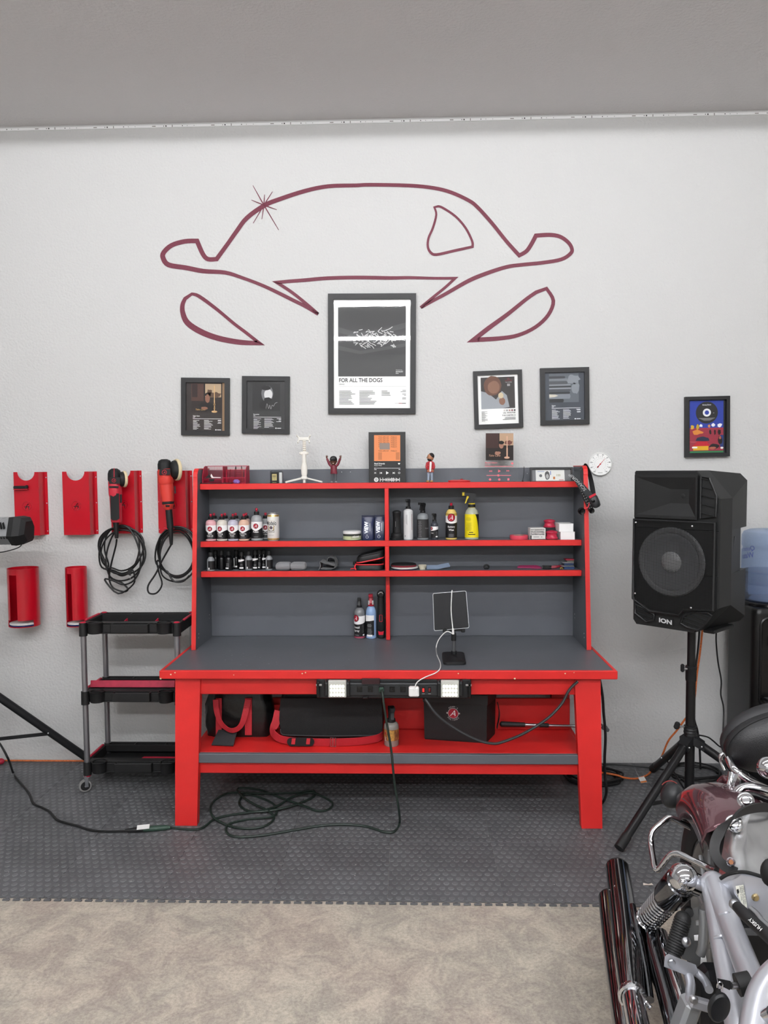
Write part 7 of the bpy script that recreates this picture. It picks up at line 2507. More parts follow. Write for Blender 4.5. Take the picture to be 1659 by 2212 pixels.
# side handle recess and dimples on the visible side
xs_ = Ws / 2
MB().prism([(.30, -.03), (.40, -.01), (.40, .05), (.255, .05), (.262, -.03)], xs_ - .013, xs_ - .006, lambda z, y, d: (d - max(0, (y + .0)) * .30, y, z)).build('handle_recess', SPK, spk, False)
for (y_, z_) in ((.09, .60), (.03, .475), (.03, .235), (.10, .135)):
    MB().sphere((xs_ - .012 - .26 * max(0, y_ + .0525 - .0), y_, z_), (.004, .013, .006), 10, 6).build('side_bolt', SPK, spk, False)
for s_ in (-1, 1):
    MB().box((s_ * .11, .02, -.006), (.05, .2, .014), .004).build('foot', SPB, spk, False)

# ------------------------------------------------------------------ its stand
cx_, cy_ = spk.location.x, YP_
STB = mat('stand_black', '121214', .35)
st = thing('speaker_stand', 'black tripod speaker stand with spread legs beside the workbench', 'tripod stand', (cx_, cy_, 0))
zh = P(1490, 1600, YP_).z
zcl = P(1490, 1452, YP_).z
MB().cyl((cx_, cy_, zcl - .02), (cx_, cy_, zb_ + .02), .0175, n=20).build('inner_pole', STB, st)
MB().cyl((cx_, cy_, .075), (cx_, cy_, zcl), .0205, n=20).build('outer_pole', STB, st)
MB().lathe([(.0225, -.028), (.0235, -.02), (.0235, .022), (.025, .024), (.025, .036), (.021, .040), (.0175, .040)], (cx_, cy_, zcl - .01), 20).build('collar', BLACKP, st)
MB().cyl((cx_ - .022, cy_ - .01, zcl + .018), (cx_ - .036, cy_ - .012, zcl + .018), .006, n=10).build('clamp_bolt', SCREW, st)
MB().box((cx_ - .042, cy_ - .012, zcl + .022), (.016, .016, .036), .005).build('clamp_knob', BLACKP, st)
MB().lathe([(.021, .048), (.0265, .046), (.0265, .040), (.024, .038), (.0275, .034), (.0275, .028), (.0245, .026), (.028, .022), (.028, .014), (.0245, .012), (.027, .006), (.026, 0), (.021, -.002)], (cx_, cy_, zh + .022), 20).build('lock_nut', BLACKP, st)
MB().box((cx_ - .062, cy_ - .01, zh + .072), (.022, .02, .034), .006, Matrix.Rotation(radians(20), 3, 'Y')).build('lock_knob', BLACKP, st)
MB().cyl((cx_ - .05, cy_ - .008, zh + .068), (cx_ - .02, cy_, zh + .064), .004, n=8).build('knob_stem', SCREW, st)
feet = []
f0 = PZ(1338, 1832, .020)
R0 = math.hypot(f0.x - cx_, f0.y - cy_)
a0 = math.atan2(f0.y - cy_, f0.x - cx_)
for k in range(3):
    a = a0 + 2 * pi * k / 3
    d = Vector((cos(a), sin(a), 0))
    if k == 2:
        a -= radians(9.5)
        d = Vector((cos(a), sin(a), 0))
    rf = R0 if k == 0 else (.48 if k == 2 else .52)
    top = Vector((cx_, cy_, zh - .012)) + d * .042
    ft = Vector((cx_, cy_, .0225)) + d * rf
    MB().cyl(top, ft, .0185, n=16).build('leg', STB, st)
    e = (ft - top).normalized()
    MB().cyl(ft - e * .06, ft + e * .004, .0205, n=16).build('foot_cap', RUBBER, st)
    side = Vector((-d.y, d.x, 0))
    MB().prism([(.012, .028), (.062, -.002), (.058, -.034), (.012, -.012)], -.024, .024, lambda u, v, w__: Vector((cx_, cy_, zh)) + d * u + side * w__ + Vector((0, 0, v))).build('hinge_bracket', BLACKP, st)
    for s_ in (-1, 1):
        MB().sphere(Vector((cx_, cy_, zh - .014)) + d * .048 + side * .0245 * s_, .0048, 8, 6).build('rivet', SCREW, st)
    b0 = Vector((cx_, cy_, .088)) + d * .02
    b1 = top.lerp(ft, .60)
    MB().box((b0 + b1) / 2, ((b1 - b0).length, .004, .016), .001, Vector((1, 0, 0)).rotation_difference(b1 - b0).to_matrix()).build('brace', STB, st)
    MB().sphere(b1 + side * -.019 * (1 if k != 2 else -1), .0055, 8, 6).build('brace_bolt', SCREW, st)
MB().cyl((cx_, cy_, .07), (cx_, cy_, .105), .0245, n=18).build('brace_collar', BLACKP, st)

# ================================================================== water cooler
wx0, wx1, wy0, wy1, wh = 1.632, 1.935, -.365, -.055, .885
wcl = thing('water_cooler', 'black water cooler standing against the wall behind the loudspeaker', 'water cooler', ((wx0 + wx1) / 2, (wy0 + wy1) / 2, 0))
cxw, cyw = (wx0 + wx1) / 2, (wy0 + wy1) / 2
COOL = mat('cooler_black', '070708', .35)
MB().ring_loft([[Vector((cxw + a * s_, cyw + b * s_, z_)) for a, b in rrect(wx1 - wx0, wy1 - wy0, .035, 5)] for z_, s_ in ((.004, .97), (.02, 1), (wh - .03, 1), (wh - .008, .985), (wh, .94))]).build('body', COOL, wcl)
MB().lathe([(.150, 0), (.150, .012), (.145, .020), (.135, .024), (.13, .020), (0, .018)], (cxw, cyw, wh - .004), 36).build('top_collar', BLACKG, wcl)
fp = MB()
for q in rrect(.2, .44, .03, 4):
    pass
MB().tube([Vector((cxw + a, wy0 - .002, .63 + b)) for a, b in rrect(.235, .42, .03, 4)], .007, n=6, res=1, closed=True).build('panel_rim', COOL, wcl)
MB().prism(rrect(.23, .41, .03, 4), 0, .002, lambda a, b, d: (cxw + a, wy0 - d, .63 + b)).build('dispense_panel', mat('cooler_panel', '0a0a0b', .25), wcl)
for dx in (-.055, .055):
    MB().cyl((cxw + dx, wy0, .735), (cxw + dx, wy0 - .045, .735), .014, n=14).build('tap', BLACKG, wcl)
    MB().cyl((cxw + dx, wy0 - .04, .735), (cxw + dx, wy0 - .045, .70), .011, n=12).build('tap_spout', BLACKG, wcl)
lab = MB().prism([(a, b) for a, b in rrect(.052, .048, .006, 3)], .002, .0035, lambda a, b, d: (cxw - .055 + a, wy0 - d, .665 + b)).build('instruction_label', WHITE, wcl)
MB().prism([(a, b) for a, b in rrect(.046, .042, .004, 3)], .0036, .0042, lambda a, b, d: (cxw - .055 + a, wy0 - d, .665 + b)).build('label_face', BLACKG, lab)
MB().flat([bar(-.008, .004, .008, .014), bar(-.004, .0, .004, .004), bar(-.016, -.008, .016, -.006), bar(-.016, -.013, .016, -.011)], lambda a, b: (cxw - .055 + a, wy0 - .0045, .665 + b)).build('label_symbol', PRINTW, lab)
MB().box((cxw, wy0 - .035, .455), (.23, .075, .012), .003).build('drip_tray', COOL, wcl)
MB().box((cxw, wy0 - .035, .4625), (.20, .06, .004), .001).build('drip_grid', mat('drip_grid', '3a3b3d', .35), wcl)


def water_mat():
    mt = bpy.data.materials.new('blue_bottle_plastic')
    mt.use_nodes = True
    nt = mt.node_tree
    nt.nodes.clear()
    out = nt.nodes.new('ShaderNodeOutputMaterial')
    tr = nt.nodes.new('ShaderNodeBsdfTransparent')
    tr.inputs[0].default_value = lin('e3ebf6')
    df = nt.nodes.new('ShaderNodeBsdfPrincipled')
    df.inputs['Base Color'].default_value = lin('b2c2db')
    df.inputs['Roughness'].default_value = .08
    mx = nt.nodes.new('ShaderNodeMixShader')
    mx.inputs[0].default_value = .28
    nt.links.new(tr.outputs[0], mx.inputs[1])
    nt.links.new(df.outputs[0], mx.inputs[2])
    nt.links.new(mx.outputs[0], out.inputs[0])
    return mt


WB = water_mat()
wb = thing('water_bottle', 'large clear blue water bottle upside down on the water cooler', 'water bottle', (cxw, cyw, wh + .018))
zB = wh + .018
R4 = .137
ztop_ = P(1620, 1143, cyw).z
Hb = ztop_ - zB
MB().lathe([(0, 0), (.10, 0), (R4 - .006, .006), (R4, .02), (R4, .075), (R4 - .004, .082), (R4, .09), (R4, .13), (R4 - .004, .137), (R4, .145), (R4, Hb - .105), (R4 - .005, Hb - .095), (R4 - .005, Hb - .09), (R4, Hb - .08), (R4, Hb - .03), (R4 - .008, Hb - .012), (R4 - .03, Hb - .003), (.06, Hb), (0, Hb - .012)], (cxw, cyw, zB), 48).build('shell', WB, wb)
MB().lathe([(0, .004), (R4 - .012, .008), (R4 - .006, .022), (R4 - .006, .145), (0, .145)], (cxw, cyw, zB), 40).build('water', glassy('water_blue', 'd9e4f4', gloss=.03), wb)
MB().box((cxw - .0, cyw - R4 + .018, zB + Hb * .50), (.05, .02, .11), .008).build('grip_handle', mat('bottle_grip', '4a6ca6', .25), wb)
INKB = mat('blue_print', '22348f', .5)
for s_, z_, sz_ in (('Queen\'s', .66, .034), ('Water', .555, .040)):
    fn_ = wrapper(R4 - .004, zB + Hb * z_, -145, c=(cxw, cyw))
    MB().text(s_, sz_, lambda a, b: fn_(a, b), italic=.25, bold=.01).build('lettering', INKB, wb)

# ------------------------------------------------------------------ cables near the stand
t = thing('speaker_cable', 'black cable dropping from the loudspeaker along the cooler and back to the stand', 'cable', P(1560, 1616, -.35))
MB().tube([P(1548, 1330, -.45), P(1548, 1352, -.42), P(1547, 1385, -.4), P(1551, 1430, -.38), P(1558, 1470, -.36), P(1557, 1500, -.36), P(1563, 1530, -.36), P(1562, 1575, -.38), P(1559, 1610, -.40), P(1554, 1612, -.42), P(1540, 1600, -.46), P(1528, 1592, -.5), P(1510, 1588, -.56), P(1500, 1587, -.585)], .0035, n=6, res=5).build('cable', CORD, t)
MB().cyl(P(1548, 1326, -.45), P(1548, 1340, -.44), .006, n=8).build('plug', BLACKP, t)
t = thing('pole_cable', 'thick black cable running down behind the stand pole to the floor coil', 'cable', P(1512, 1640, -.3))
MB().tube([P(1511, 1330, -.50), P(1511, 1360, -.5), P(1508, 1400, -.52), P(1503, 1440, -.55), P(1499, 1480, -.56), P(1496, 1520, -.56), P(1500, 1555, -.55), P(1507, 1580, -.52), P(1511, 1612, -.5), PZ(1513, 1660, .008)], .005, n=6, res=5).build('cable', CORD, t)
MB().cyl(P(1511, 1324, -.50), P(1511, 1342, -.50), .008, n=8).build('plug', BLACKP, t)
t = thing('orange_extension_cord', 'orange extension cord hanging behind the stand and curving onto the mat', 'cord', PZ(1400, 1672, 0))
pts = [P(1518, 1345, -.30), P(1517, 1362, -.3), P(1512, 1410, -.3), P(1505, 1460, -.3), P(1500, 1510, -.29), P(1489, 1540, -.27), P(1478, 1556, -.25), P(1462, 1578, -.22), P(1444, 1600, -.19), P(1432, 1628, -.155), P(1424, 1645, -.135), P(1412, 1658, -.10)]
pts += [PZ(1402, 1671, .0072), PZ(1390, 1678, .0072), PZ(1372, 1682, .008), PZ(1350, 1680, .030), PZ(1330, 1674, .039), PZ(1290, 1668, .040), PZ(1250, 1668, .040), PZ(1232, 1662, .040)]
MB().tube(pts, .0048, n=7, res=5).build('cable', OR, t)
tg = [PZ(1378, 1679, .010), PZ(1391, 1677, .010), PZ(1398, 1690, .004), PZ(1385, 1692, .004)]
MB().add([q for q in tg] + [q + Vector((0, 0, .0008)) for q in tg], [(0, 1, 2, 3), (4, 7, 6, 5), (0, 4, 5, 1), (1, 5, 6, 2), (2, 6, 7, 3), (3, 7, 4, 0)]).build('tag', WHITE, t)
tg2 = [tg[0].lerp(tg[3], .72), tg[1].lerp(tg[2], .72), tg[2], tg[3]]
MB().add([q + Vector((0, 0, .0012)) for q in tg2], [(0, 1, 2, 3)]).build('tag_stripe', mat('tag_orange', 'd07a3c', .6), t)
MB().tube([PZ(1381, 1679, .010), PZ(1375, 1668, .03), PZ(1371, 1657, .045)], .0012, n=5).build('tag_tie', PRINTG, t)


def floor_coil(name, label, x0, x1, y0, y1, n, seed, r_=.0055, mt=CORD):
    random.seed(seed)
    a, b = PZ(x0, (y0 + y1) / 2, 0), PZ(x1, (y0 + y1) / 2, 0)
    c, d = PZ((x0 + x1) / 2, y0, 0), PZ((x0 + x1) / 2, y1, 0)
    cx__, cy__ = (a.x + b.x) / 2, (c.y + d.y) / 2
    rx, ry = (b.x - a.x) / 2, (c.y - d.y) / 2
    pts = []
    for k in range(n * 10):
        aa = 2 * pi * k / 10
        s_ = random.uniform(.78, 1.02)
        lay = k // 10
        pts.append(Vector((cx__ + rx * s_ * cos(aa) + .01 * sin(lay * 2.1), cy__ + ry * s_ * sin(aa), r_ + .0014 + lay * r_ * 1.1)))
    t = thing(name, label, 'cable', (cx__, cy__, 0))
    MB().tube(pts, r_, n=6, res=4).build('cable', mt, t)
    return t


floor_coil('cable_coil', 'black cable coiled on the mat behind the workbench leg', 1218, 1342, 1666, 1704, 5, 3)
floor_coil('cable_coil', 'tangled black cables on the mat under the speaker stand', 1440, 1560, 1655, 1692, 4, 8, .0045)
pts = [PZ(x, y, .007) for x, y in ((1302, 1652), (1330, 1651), (1380, 1655), (1420, 1660), (1450, 1668), (1480, 1690), (1500, 1700))]
tag(MB().tube(pts, .004, n=6, res=5).build('wall_cable', CORD), 'black cable running along the wall base from the workbench to the stand', 'cable')
# crumbs of paper and plastic on the mat
random.seed(44)
LIT = mat('litter_white', 'c9c7c2', .7)
lt = MB()
for k in range(150):
    x, y = random.uniform(0, 1300), 1700 + 230 * random.random() ** .8
    q = PZ(x, y, .0022)
    s_ = random.uniform(.0007, .0022)
    lt.add([q + Vector((s_ * cos(j * pi / 2 + k) * random.uniform(.5, 1.5), s_ * sin(j * pi / 2 + k), 0)) for j in range(4)] + [q + Vector((0, 0, s_ * .6))], [(0, 1, 4), (1, 2, 4), (2, 3, 4), (3, 0, 4)])
o = lt.build('dust_specks', LIT, base=(0, -.9, 0))
tag(o, 'tiny white specks of dust scattered over the dark rubber mat', 'dust', kind='stuff')
q = PZ(1400, 1911, .003)
tag(MB().add([q + Vector((a * 1.6, b, c)) for a, b, c in ((-.012, -.004, 0), (.0, -.009, .003), (.012, -.004, .001), (.009, .004, .004), (.001, .003, .001), (-.010, .007, .003))], [(0, 1, 4), (1, 2, 3, 4), (0, 4, 5)]).build('paper_scrap', mat('paper_scrap', 'd8d0c4', .7)), 'small torn white paper scrap on the mat near the motorcycle', 'paper scrap')

# ================================================================== motorcycle, rear end (the front runs out of the frame)
bike = thing('motorcycle', 'silver and chrome motorcycle with maroon rear fender and twin exhausts', 'motorcycle', (.86, -2.0, 0))
SILP = mat('silver_frame_paint', 'b9bbc2', .32, metal=.55, coat=.4)
DCHR = mat('dark_chrome', '6e7074', .12, metal=1)
SMCH = mat('smoked_chrome', '88888a', .08, metal=1)
BRUSH = mat('brushed_panel', 'd6d7d8', .27, metal=.9, var=.06, vscale=12)
MARF = mat('maroon_lacquer', '6a474e', .22, metal=.6, coat=1.0)
LEATH = mat('black_leather', '1b1b1d', .38, bump=.25, bscale=350)
GREYC = mat('grey_casting', '9fa1a3', .45, metal=.6)


def bt(name, pts, r, mt, n=16, res=6, parent=None, flat=1.0):
    return MB().tube([P(*q) if len(q) == 3 and abs(q[0]) > 20 else Vector(q) for q in pts], r, n=n, res=res, flat=flat).build(name, mt, parent or bike)


AX = Vector((.865, -1.97, .318))
RXm = Matrix.Rotation(radians(90), 3, 'Y') @ Matrix.Rotation(radians(0), 3, 'Z')
RWH = Matrix.Rotation(radians(-7), 3, 'Z') @ Matrix.Rotation(radians(90), 3, 'Y')
# tyre, rim, hub
MB().lathe([(.215, -.055), (.235, -.066), (.275, -.068), (.302, -.055), (.316, -.025), (.3165, 0), (.316, .025), (.302, .055), (.275, .068), (.235, .066), (.215, .055), (.215, -.055)], AX, 56, RWH).build('tyre', RUBBER, bike)
MB().lathe([(.217, -.050), (.205, -.052), (.195, -.03), (.06, -.035), (.05, -.06), (0, -.06)], AX, 48, RWH).build('wheel_disc', mat('wheel_metal', 'a0a0a0', .3, metal=.7), bike)
MB().lathe([(.217, .050), (.205, .052), (.195, .03), (.06, .035), (.05, .06), (0, .06)], AX, 48, RWH).build('wheel_disc', mat('wheel_metal', 'a0a0a0', .3, metal=.7), bike)
gv = MB()
for k in range(9):
    a = 2 * pi * k / 9
    q0, q1 = AX + RWH @ Vector((.07 * cos(a), .07 * sin(a), -.040)), AX + RWH @ Vector((.19 * cos(a + .1), .19 * sin(a + .1), -.036))
    MB().box((q0 + q1) / 2, ((q1 - q0).length, .012, .02), .003, Vector((1, 0, 0)).rotation_difference(q1 - q0).to_matrix()).build('spoke', GREYC, bike)
# fender: crown and skirts sweeping over the tyre
prof = [(.262, -.096), (.300, -.101), (.335, -.094), (.356, -.066), (.364, -.03), (.366, 0), (.364, .03), (.356, .066), (.335, .094), (.300, .101), (.262, .096)]
rings = []
for k in range(25):
    a = radians(130 - 62 * k / 24)        # from low behind the tyre over the top towards the seat
    rings.append([AX + Matrix.Rotation(radians(-7), 3, 'Z') @ Vector((x, -(-cos(a)) * r * -1.0, sin(a) * r)) for r, x in prof])
vs = [p_ for r_ in rings for p_ in r_]
n_ = len(prof)
fe = MB().add(vs, [(i * n_ + j, i * n_ + j + 1, (i + 1) * n_ + j + 1, (i + 1) * n_ + j) for i in range(24) for j in range(n_ - 1)], True).build('rear_fender', MARF, bike)
solidify(fe, .003)

# exhausts
MB().tube([P(1334, 1876, -1.70), P(1345, 1960, -1.89), P(1356, 2060, -2.10), P(1366, 2155, -2.27)], [.035, .037, .036, .029], n=28, res=6).build('upper_muffler', SMCH, bike)
MB().tube([P(1366, 2150, -2.262), P(1377, 2205, -2.37), P(1395, 2290, -2.50)], [.0255, .025, .025], n=24, res=5).build('header_pipe', CHROME, bike)
MB().tube([P(1318, 1942, -1.75), P(1330, 2040, -1.95), P(1342, 2130, -2.12), P(1356, 2225, -2.27), P(1370, 2290, -2.36)], [.034, .036, .035, .033, .03], n=28, res=6).build('lower_muffler', SMCH, bike)
for c_, d_, r_ in ((P(1334, 1876, -1.70), P(1334, 1876, -1.70) - P(1345, 1960, -1.89), .035), (P(1318, 1942, -1.75), P(1318, 1942, -1.75) - P(1330, 2040, -1.95), .034)):
    Rm_ = Vector((0, 0, 1)).rotation_difference(d_).to_matrix()
    MB().lathe([(r_, -.004), (r_ + .0005, .001), (r_ - .003, .004), (r_ - .006, -.002), (r_ - .007, -.03), (0, -.03)], c_, 28, Rm_).build('muffler_tip', mat('tip_black', '141212', .3), bike)
fw_ = P(1345, 1960, -1.89) - P(1334, 1876, -1.70)
cl_c = P(1366, 2152, -2.265)
Rm_ = Vector((0, 0, 1)).rotation_difference(P(1366, 2155, -2.27) - P(1356, 2060, -2.10)).to_matrix()
MB().lathe([(.027, -.010), (.0325, -.008), (.0335, 0), (.0325, .008), (.027, .010)], cl_c, 28, Rm_).build('exhaust_clamp', CHROME, bike)
bt('clamp_strap', [(1384, 2150, -2.29), (1396, 2166, -2.31), (1406, 2178, -2.32)], .005, CHROME, 8)
bt('heat_shield_edge', [(1366, 1958, -1.93), (1372, 1985, -1.99), (1384, 2040, -2.08), (1396, 2100, -2.17), (1404, 2160, -2.26)], .010, DCHR, 10)
bt('muffler_bracket', [(1380, 2040, -2.06), (1396, 2062, -2.08), (1406, 2095, -2.12), (1398, 2125, -2.16)], .011, BLACKP, 8)
MB().sphere(P(1407, 2095, -2.14), .006, 10, 8).build('bracket_bolt', SCREW, bike)
lg_ = lambda x, y: P(x, y, -1.795)
f_ = lambda a, b: P(1316 + a, 1932 - b, -1.80)
MB().flat([line2(0, -6, 10, 12, 1.1), line2(10, 12, 12, -2, 1.1), line2(3, -6, 14, 6, .9), line2(-3, 2, 12, 2, .9)], lambda a, b: P(1318 + a, 1924 - b, -1.838)).build('etched_mark', mat('etch', 'd0c8c8', .4), bike)

# shock absorber
s0, s1 = P(1393, 1994, -1.98), P(1483, 1893, -2.24)
d = (s1 - s0)
MB().cyl(s0.lerp(s1, .02), s0.lerp(s1, .6), .020, n=20).build('shock_body', DCHR, bike)
u_, v_ = basis(d)
pts = []
turns = 11
for k in range(turns * 12 + 1):
    a = 2 * pi * k / 12
    q = s0.lerp(s1, .05 + .53 * k / (turns * 12))
    pts.append(q + (u_ * cos(a) + v_ * sin(a)) * .0285)
MB().tube(pts, .0048, n=8, res=1).build('shock_spring', CHROME, bike)
MB().lathe([(0, -.010), (.024, -.010), (.031, -.004), (.033, .006), (.030, .012)], s0.lerp(s1, .02), 24, Vector((0, 0, 1)).rotation_difference(d).to_matrix()).build('spring_seat', DCHR, bike)
Ls = d.length
MB().lathe([(.030, 0), (.034, .003), (.037, .02), (.037, Ls * .30), (.034, Ls * .32), (.03, Ls * .325)], s0.lerp(s1, .575), 28, Vector((0, 0, 1)).rotation_difference(d).to_matrix()).build('shock_cover', DCHR, bike)
MB().sphere(P(1477, 1897, -2.245), (.034, .036, .034), 20, 14).build('shock_top_cap', CHROME, bike)
MB().cyl(P(1478, 1900, -2.25), P(1508, 1913, -2.25), .027, .026, n=24).build('shock_mount_sleeve', CHROME, bike)
MB().cyl(P(1505, 1912, -2.25), P(1532, 1922, -2.25), .015, n=16).build('mount_stud', STEEL, bike)
MB().lathe([(0, .012), (.007, .010), (.011, .006), (.011, 0)], P(1474, 1904, -2.283), 6, Matrix.Rotation(radians(90), 3, 'X')).build('mount_bolt', CHROME, bike)
MB().cyl(P(1376, 1982, -1.99), P(1398, 1988, -1.99), .013, n=14).build('lower_eye', STEEL, bike)
MB().cyl(P(1384, 2006, -2.0), P(1412, 2012, -2.0), .014, n=14).build('axle_nut', STEEL, bike)

# swingarm and belt guard
bt('swingarm', [(1404, 2000, -1.99), (1416, 2060, -2.10), (1436, 2130, -2.22), (1462, 2225, -2.36), (1478, 2290, -2.42)], .0255, DCHR, 18, 6)
bt('swingarm_rail', [(1428, 2018, -2.03), (1452, 2095, -2.18), (1478, 2170, -2.30), (1500, 2235, -2.38)], .017, CHROME, 14, 6)
MB().box(P(1480, 2200, -2.40), (.035, .05, .09), .008, Matrix.Rotation(radians(18), 3, 'Y')).build('swingarm_block', GREYC, bike)
# light grey casting with slots behind the foot peg
cp = [(1486, 1968), (1512, 1957), (1520, 1972), (1517, 2040), (1511, 2098), (1498, 2112), (1478, 2090), (1470, 2060), (1484, 2020)]
so = MB().prism(cp, -2.23, -2.20, lambda x, y, d_: P(x, y, d_)).build('side_casting', GREYC, bike)
for sl_ in ([(1503, 1988), (1513, 1986), (1513, 1999), (1504, 1999)], [(1499, 2020), (1510, 2019), (1509, 2032), (1500, 2032)], [(1473, 2071), (1491, 2077), (1490, 2090), (1478, 2083)]):
    cut(so, [sl_], -2.245, -2.185, lambda x, y, d_: P(x, y, d_))
MB().cyl(P(1487, 1966, -2.22), P(1489, 1972, -2.25), .010, n=12).build('casting_plug', RUBBER, bike)
bt('casting_edge', [(1519, 1965, -2.25), (1520, 2000, -2.26), (1518, 2040, -2.27), (1513, 2062, -2.27)], .011, GREYC, 10)

# passenger foot peg
p0, p1 = P(1475, 1986, -2.27), P(1452, 2064, -2.30)
dv = (p1 - p0)
rings_ = []
MB().tube([p0.lerp(p1, k / 12) for k in range(13)], .0165, n=16, res=1).build('foot_peg', RUBBER, bike)
for k in range(14):
    q = p0.lerp(p1, (k + .5) / 14)
    Rm_ = Vector((0, 0, 1)).rotation_difference(dv).to_matrix()
    MB().lathe([(.0165, -.0028), (.0192, -.002), (.0192, .002), (.0165, .0028)], q, 16, Rm_).build('peg_rib', RUBBER, bike)
MB().sphere(p0, .0185, 14, 10).build('peg_end', RUBBER, bike)
MB().prism([(1436, 2066), (1444, 2060), (1462, 2068), (1503, 2084), (1508, 2098), (1494, 2112), (1470, 2102), (1434, 2088)], -2.335, -2.30, lambda x, y, d_: P(x, y, d_)).build('peg_bracket', SILP, bike)
MB().lathe([(0, .003), (.0075, .003), (.009, 0)], P(1451, 2081, -2.337), 18, Matrix.Rotation(radians(90), 3, 'X')).build('bracket_pivot', STEEL, bike)
bt('bracket_arm', [(1484, 2098, -2.32), (1492, 2125, -2.35), (1490, 2150, -2.38), (1490, 2162, -2.40), (1500, 2172, -2.42)], .0105, SILP, 14)
bt('bracket_arm', [(1496, 2096, -2.32), (1510, 2105, -2.33), (1524, 2120, -2.35), (1532, 2138, -2.38)], .009, SILP, 14)
MB().box(P(1512, 2168, -2.43), (.045, .02, .022), .004, Matrix.Rotation(radians(16), 3, 'Y')).build('bracket_foot', SILP, bike)
MB().lathe([(0, .010), (.006, .009), (.009, .004), (.009, 0)], P(1498, 2158, -2.435), 12, Matrix.Rotation(radians(90), 3, 'X')).build('foot_bolt', SCREW, bike)
MB().cyl(P(1480, 2035, -2.28), P(1470, 2060, -2.29), .006, n=10).build('pedal_lever', BLACKM, bike)
MB().sphere(P(1481, 2034, -2.30), .0125, 14, 10).build('lever_ball', STEEL, bike)

# silver frame tubes
bt('frame_tube', [(1536, 1902, -2.26), (1546, 1960, -2.34), (1560, 2040, -2.44), (1576, 2120, -2.52), (1596, 2230, -2.62), (1606, 2290, -2.66)], .0235, SILP, 22)
bt('frame_tube', [(1546, 1908, -2.285), (1572, 1985, -2.40), (1598, 2050, -2.50), (1630, 2130, -2.62), (1650, 2180, -2.70)], .0245, SILP, 22)
bt('frame_tube', [(1720, 2085, -2.70), (1685, 2106, -2.71), (1657, 2140, -2.73), (1640, 2190, -2.76), (1626, 2290, -2.82)], .0275, SILP, 24)
MB().sphere(P(1541, 1908, -2.275), (.027, .027, .027), 18, 12).build('frame_joint', SILP, bike)
for q, r_ in (((1568, 1974, -2.385), .0275), ((1557, 2024, -2.42), .0265)):
    MB().tube([P(q[0] - 14, q[1] + 2, q[2] - .022), P(q[0] + 3, q[1] - 3, q[2] - .03), P(q[0] + 17, q[1] + 2, q[2] - .018)], .0035, n=8).build('weld_bead', SILP, bike)
# silver side cover with decal
MB().prism([(1551, 1905), (1560, 1890), (1600, 1885), (1700, 1905), (1700, 2030), (1650, 2010), (1600, 1968), (1572, 1950)], -2.315, -2.29, lambda x, y, d_: P(x, y, d_ - (x - 1551) * .0006)).build('side_cover', SILP, bike)
MB().prism([(1583, 1903), (1600, 1890), (1700, 1908), (1700, 2012), (1640, 1985), (1604, 1955), (1586, 1930)], -2.345, -2.315, lambda x, y, d_: P(x, y, d_ - (x - 1551) * .0006)).build('side_cover_step', SILP, bike)
dq = lambda x, y: P(x, y, -2.3475 - (x - 1551) * .0006)
dcl = MB().flat([[(1589, 1914), (1606, 1911), (1614, 1958), (1612, 1963), (1601, 1950), (1591, 1930)]], dq).build('decal', mat('decal_white', 'e8e8dc', .5), bike)
dq2 = lambda x, y: P(x, y, -2.3482 - (x - 1551) * .0006)
for i, s_ in enumerate(('CHECK OIL AT EVERY', 'FUELING WITH VEHICLE', 'UPRIGHT & LEVEL')):
    MB().text(s_, 4.0, lambda a, b, i=i: dq2(1604.5 - i * 3.6 + b + a * .12, 1914 + a), align='LEFT', sx=1.0).build('decal_lettering', PRINTK, dcl)
MB().flat([[(1591, 1922), (1595, 1920), (1597, 1927), (1594, 1932), (1592, 1929)], bar(1593.5, 1932, 1594.6, 1938)], dq2).build('decal_symbol', PRINTK, dcl)
MB().lathe([(0, .007), (.006, .006), (.008, .002), (.008, 0)], P(1631, 1938, -2.395), 12, Matrix.Rotation(radians(90), 3, 'X')).build('cover_screw', mat('brass_screw', 'b9a67c', .3, metal=.9), bike)
MB().tube([P(1556, 1898, -2.33), P(1575, 1888, -2.34), P(1610, 1884, -2.36), P(1659, 1898, -2.39)], .004, n=8).build('cover_seam', BLACKM, bike)

# brushed fender strut with creases
strut = [  # rows from top to bottom: (y, [(x, Y) ...])
    [(1590, 1752, -2.03), (1604, 1750, -2.04), (1625, 1748, -2.045), (1655, 1750, -2.03), (1700, 1754, -2.0)],
    [(1568, 1790, -2.06), (1592, 1788, -2.085), (1612, 1786, -2.09), (1640, 1790, -2.075), (1700, 1796, -2.05)],
    [(1562, 1830, -2.11), (1589, 1832, -2.14), (1614, 1834, -2.145), (1640, 1836, -2.125), (1700, 1840, -2.10)],
    [(1556, 1862, -2.16), (1586, 1866, -2.18), (1614, 1846, -2.165), (1645, 1850, -2.16), (1700, 1856, -2.15)],
    [(1553, 1884, -2.21), (1584, 1886, -2.235), (1612, 1884, -2.24), (1650, 1896, -2.22), (1700, 1904, -2.20)],
    [(1551, 1906, -2.26), (1582, 1906, -2.285), (1612, 1904, -2.29), (1650, 1912, -2.27), (1700, 1918, -2.25)]]
strut = [[(x, y, Y - .045) for x, y, Y in row] for row in strut]
vs = [P(*q) for row in strut for q in row]
so = MB().add(vs, [(i * 5 + j, i * 5 + j + 1, (i + 1) * 5 + j + 1, (i + 1) * 5 + j) for i in range(5) for j in range(4)], True).build('fender_strut', BRUSH, bike)
solidify(so, .01)
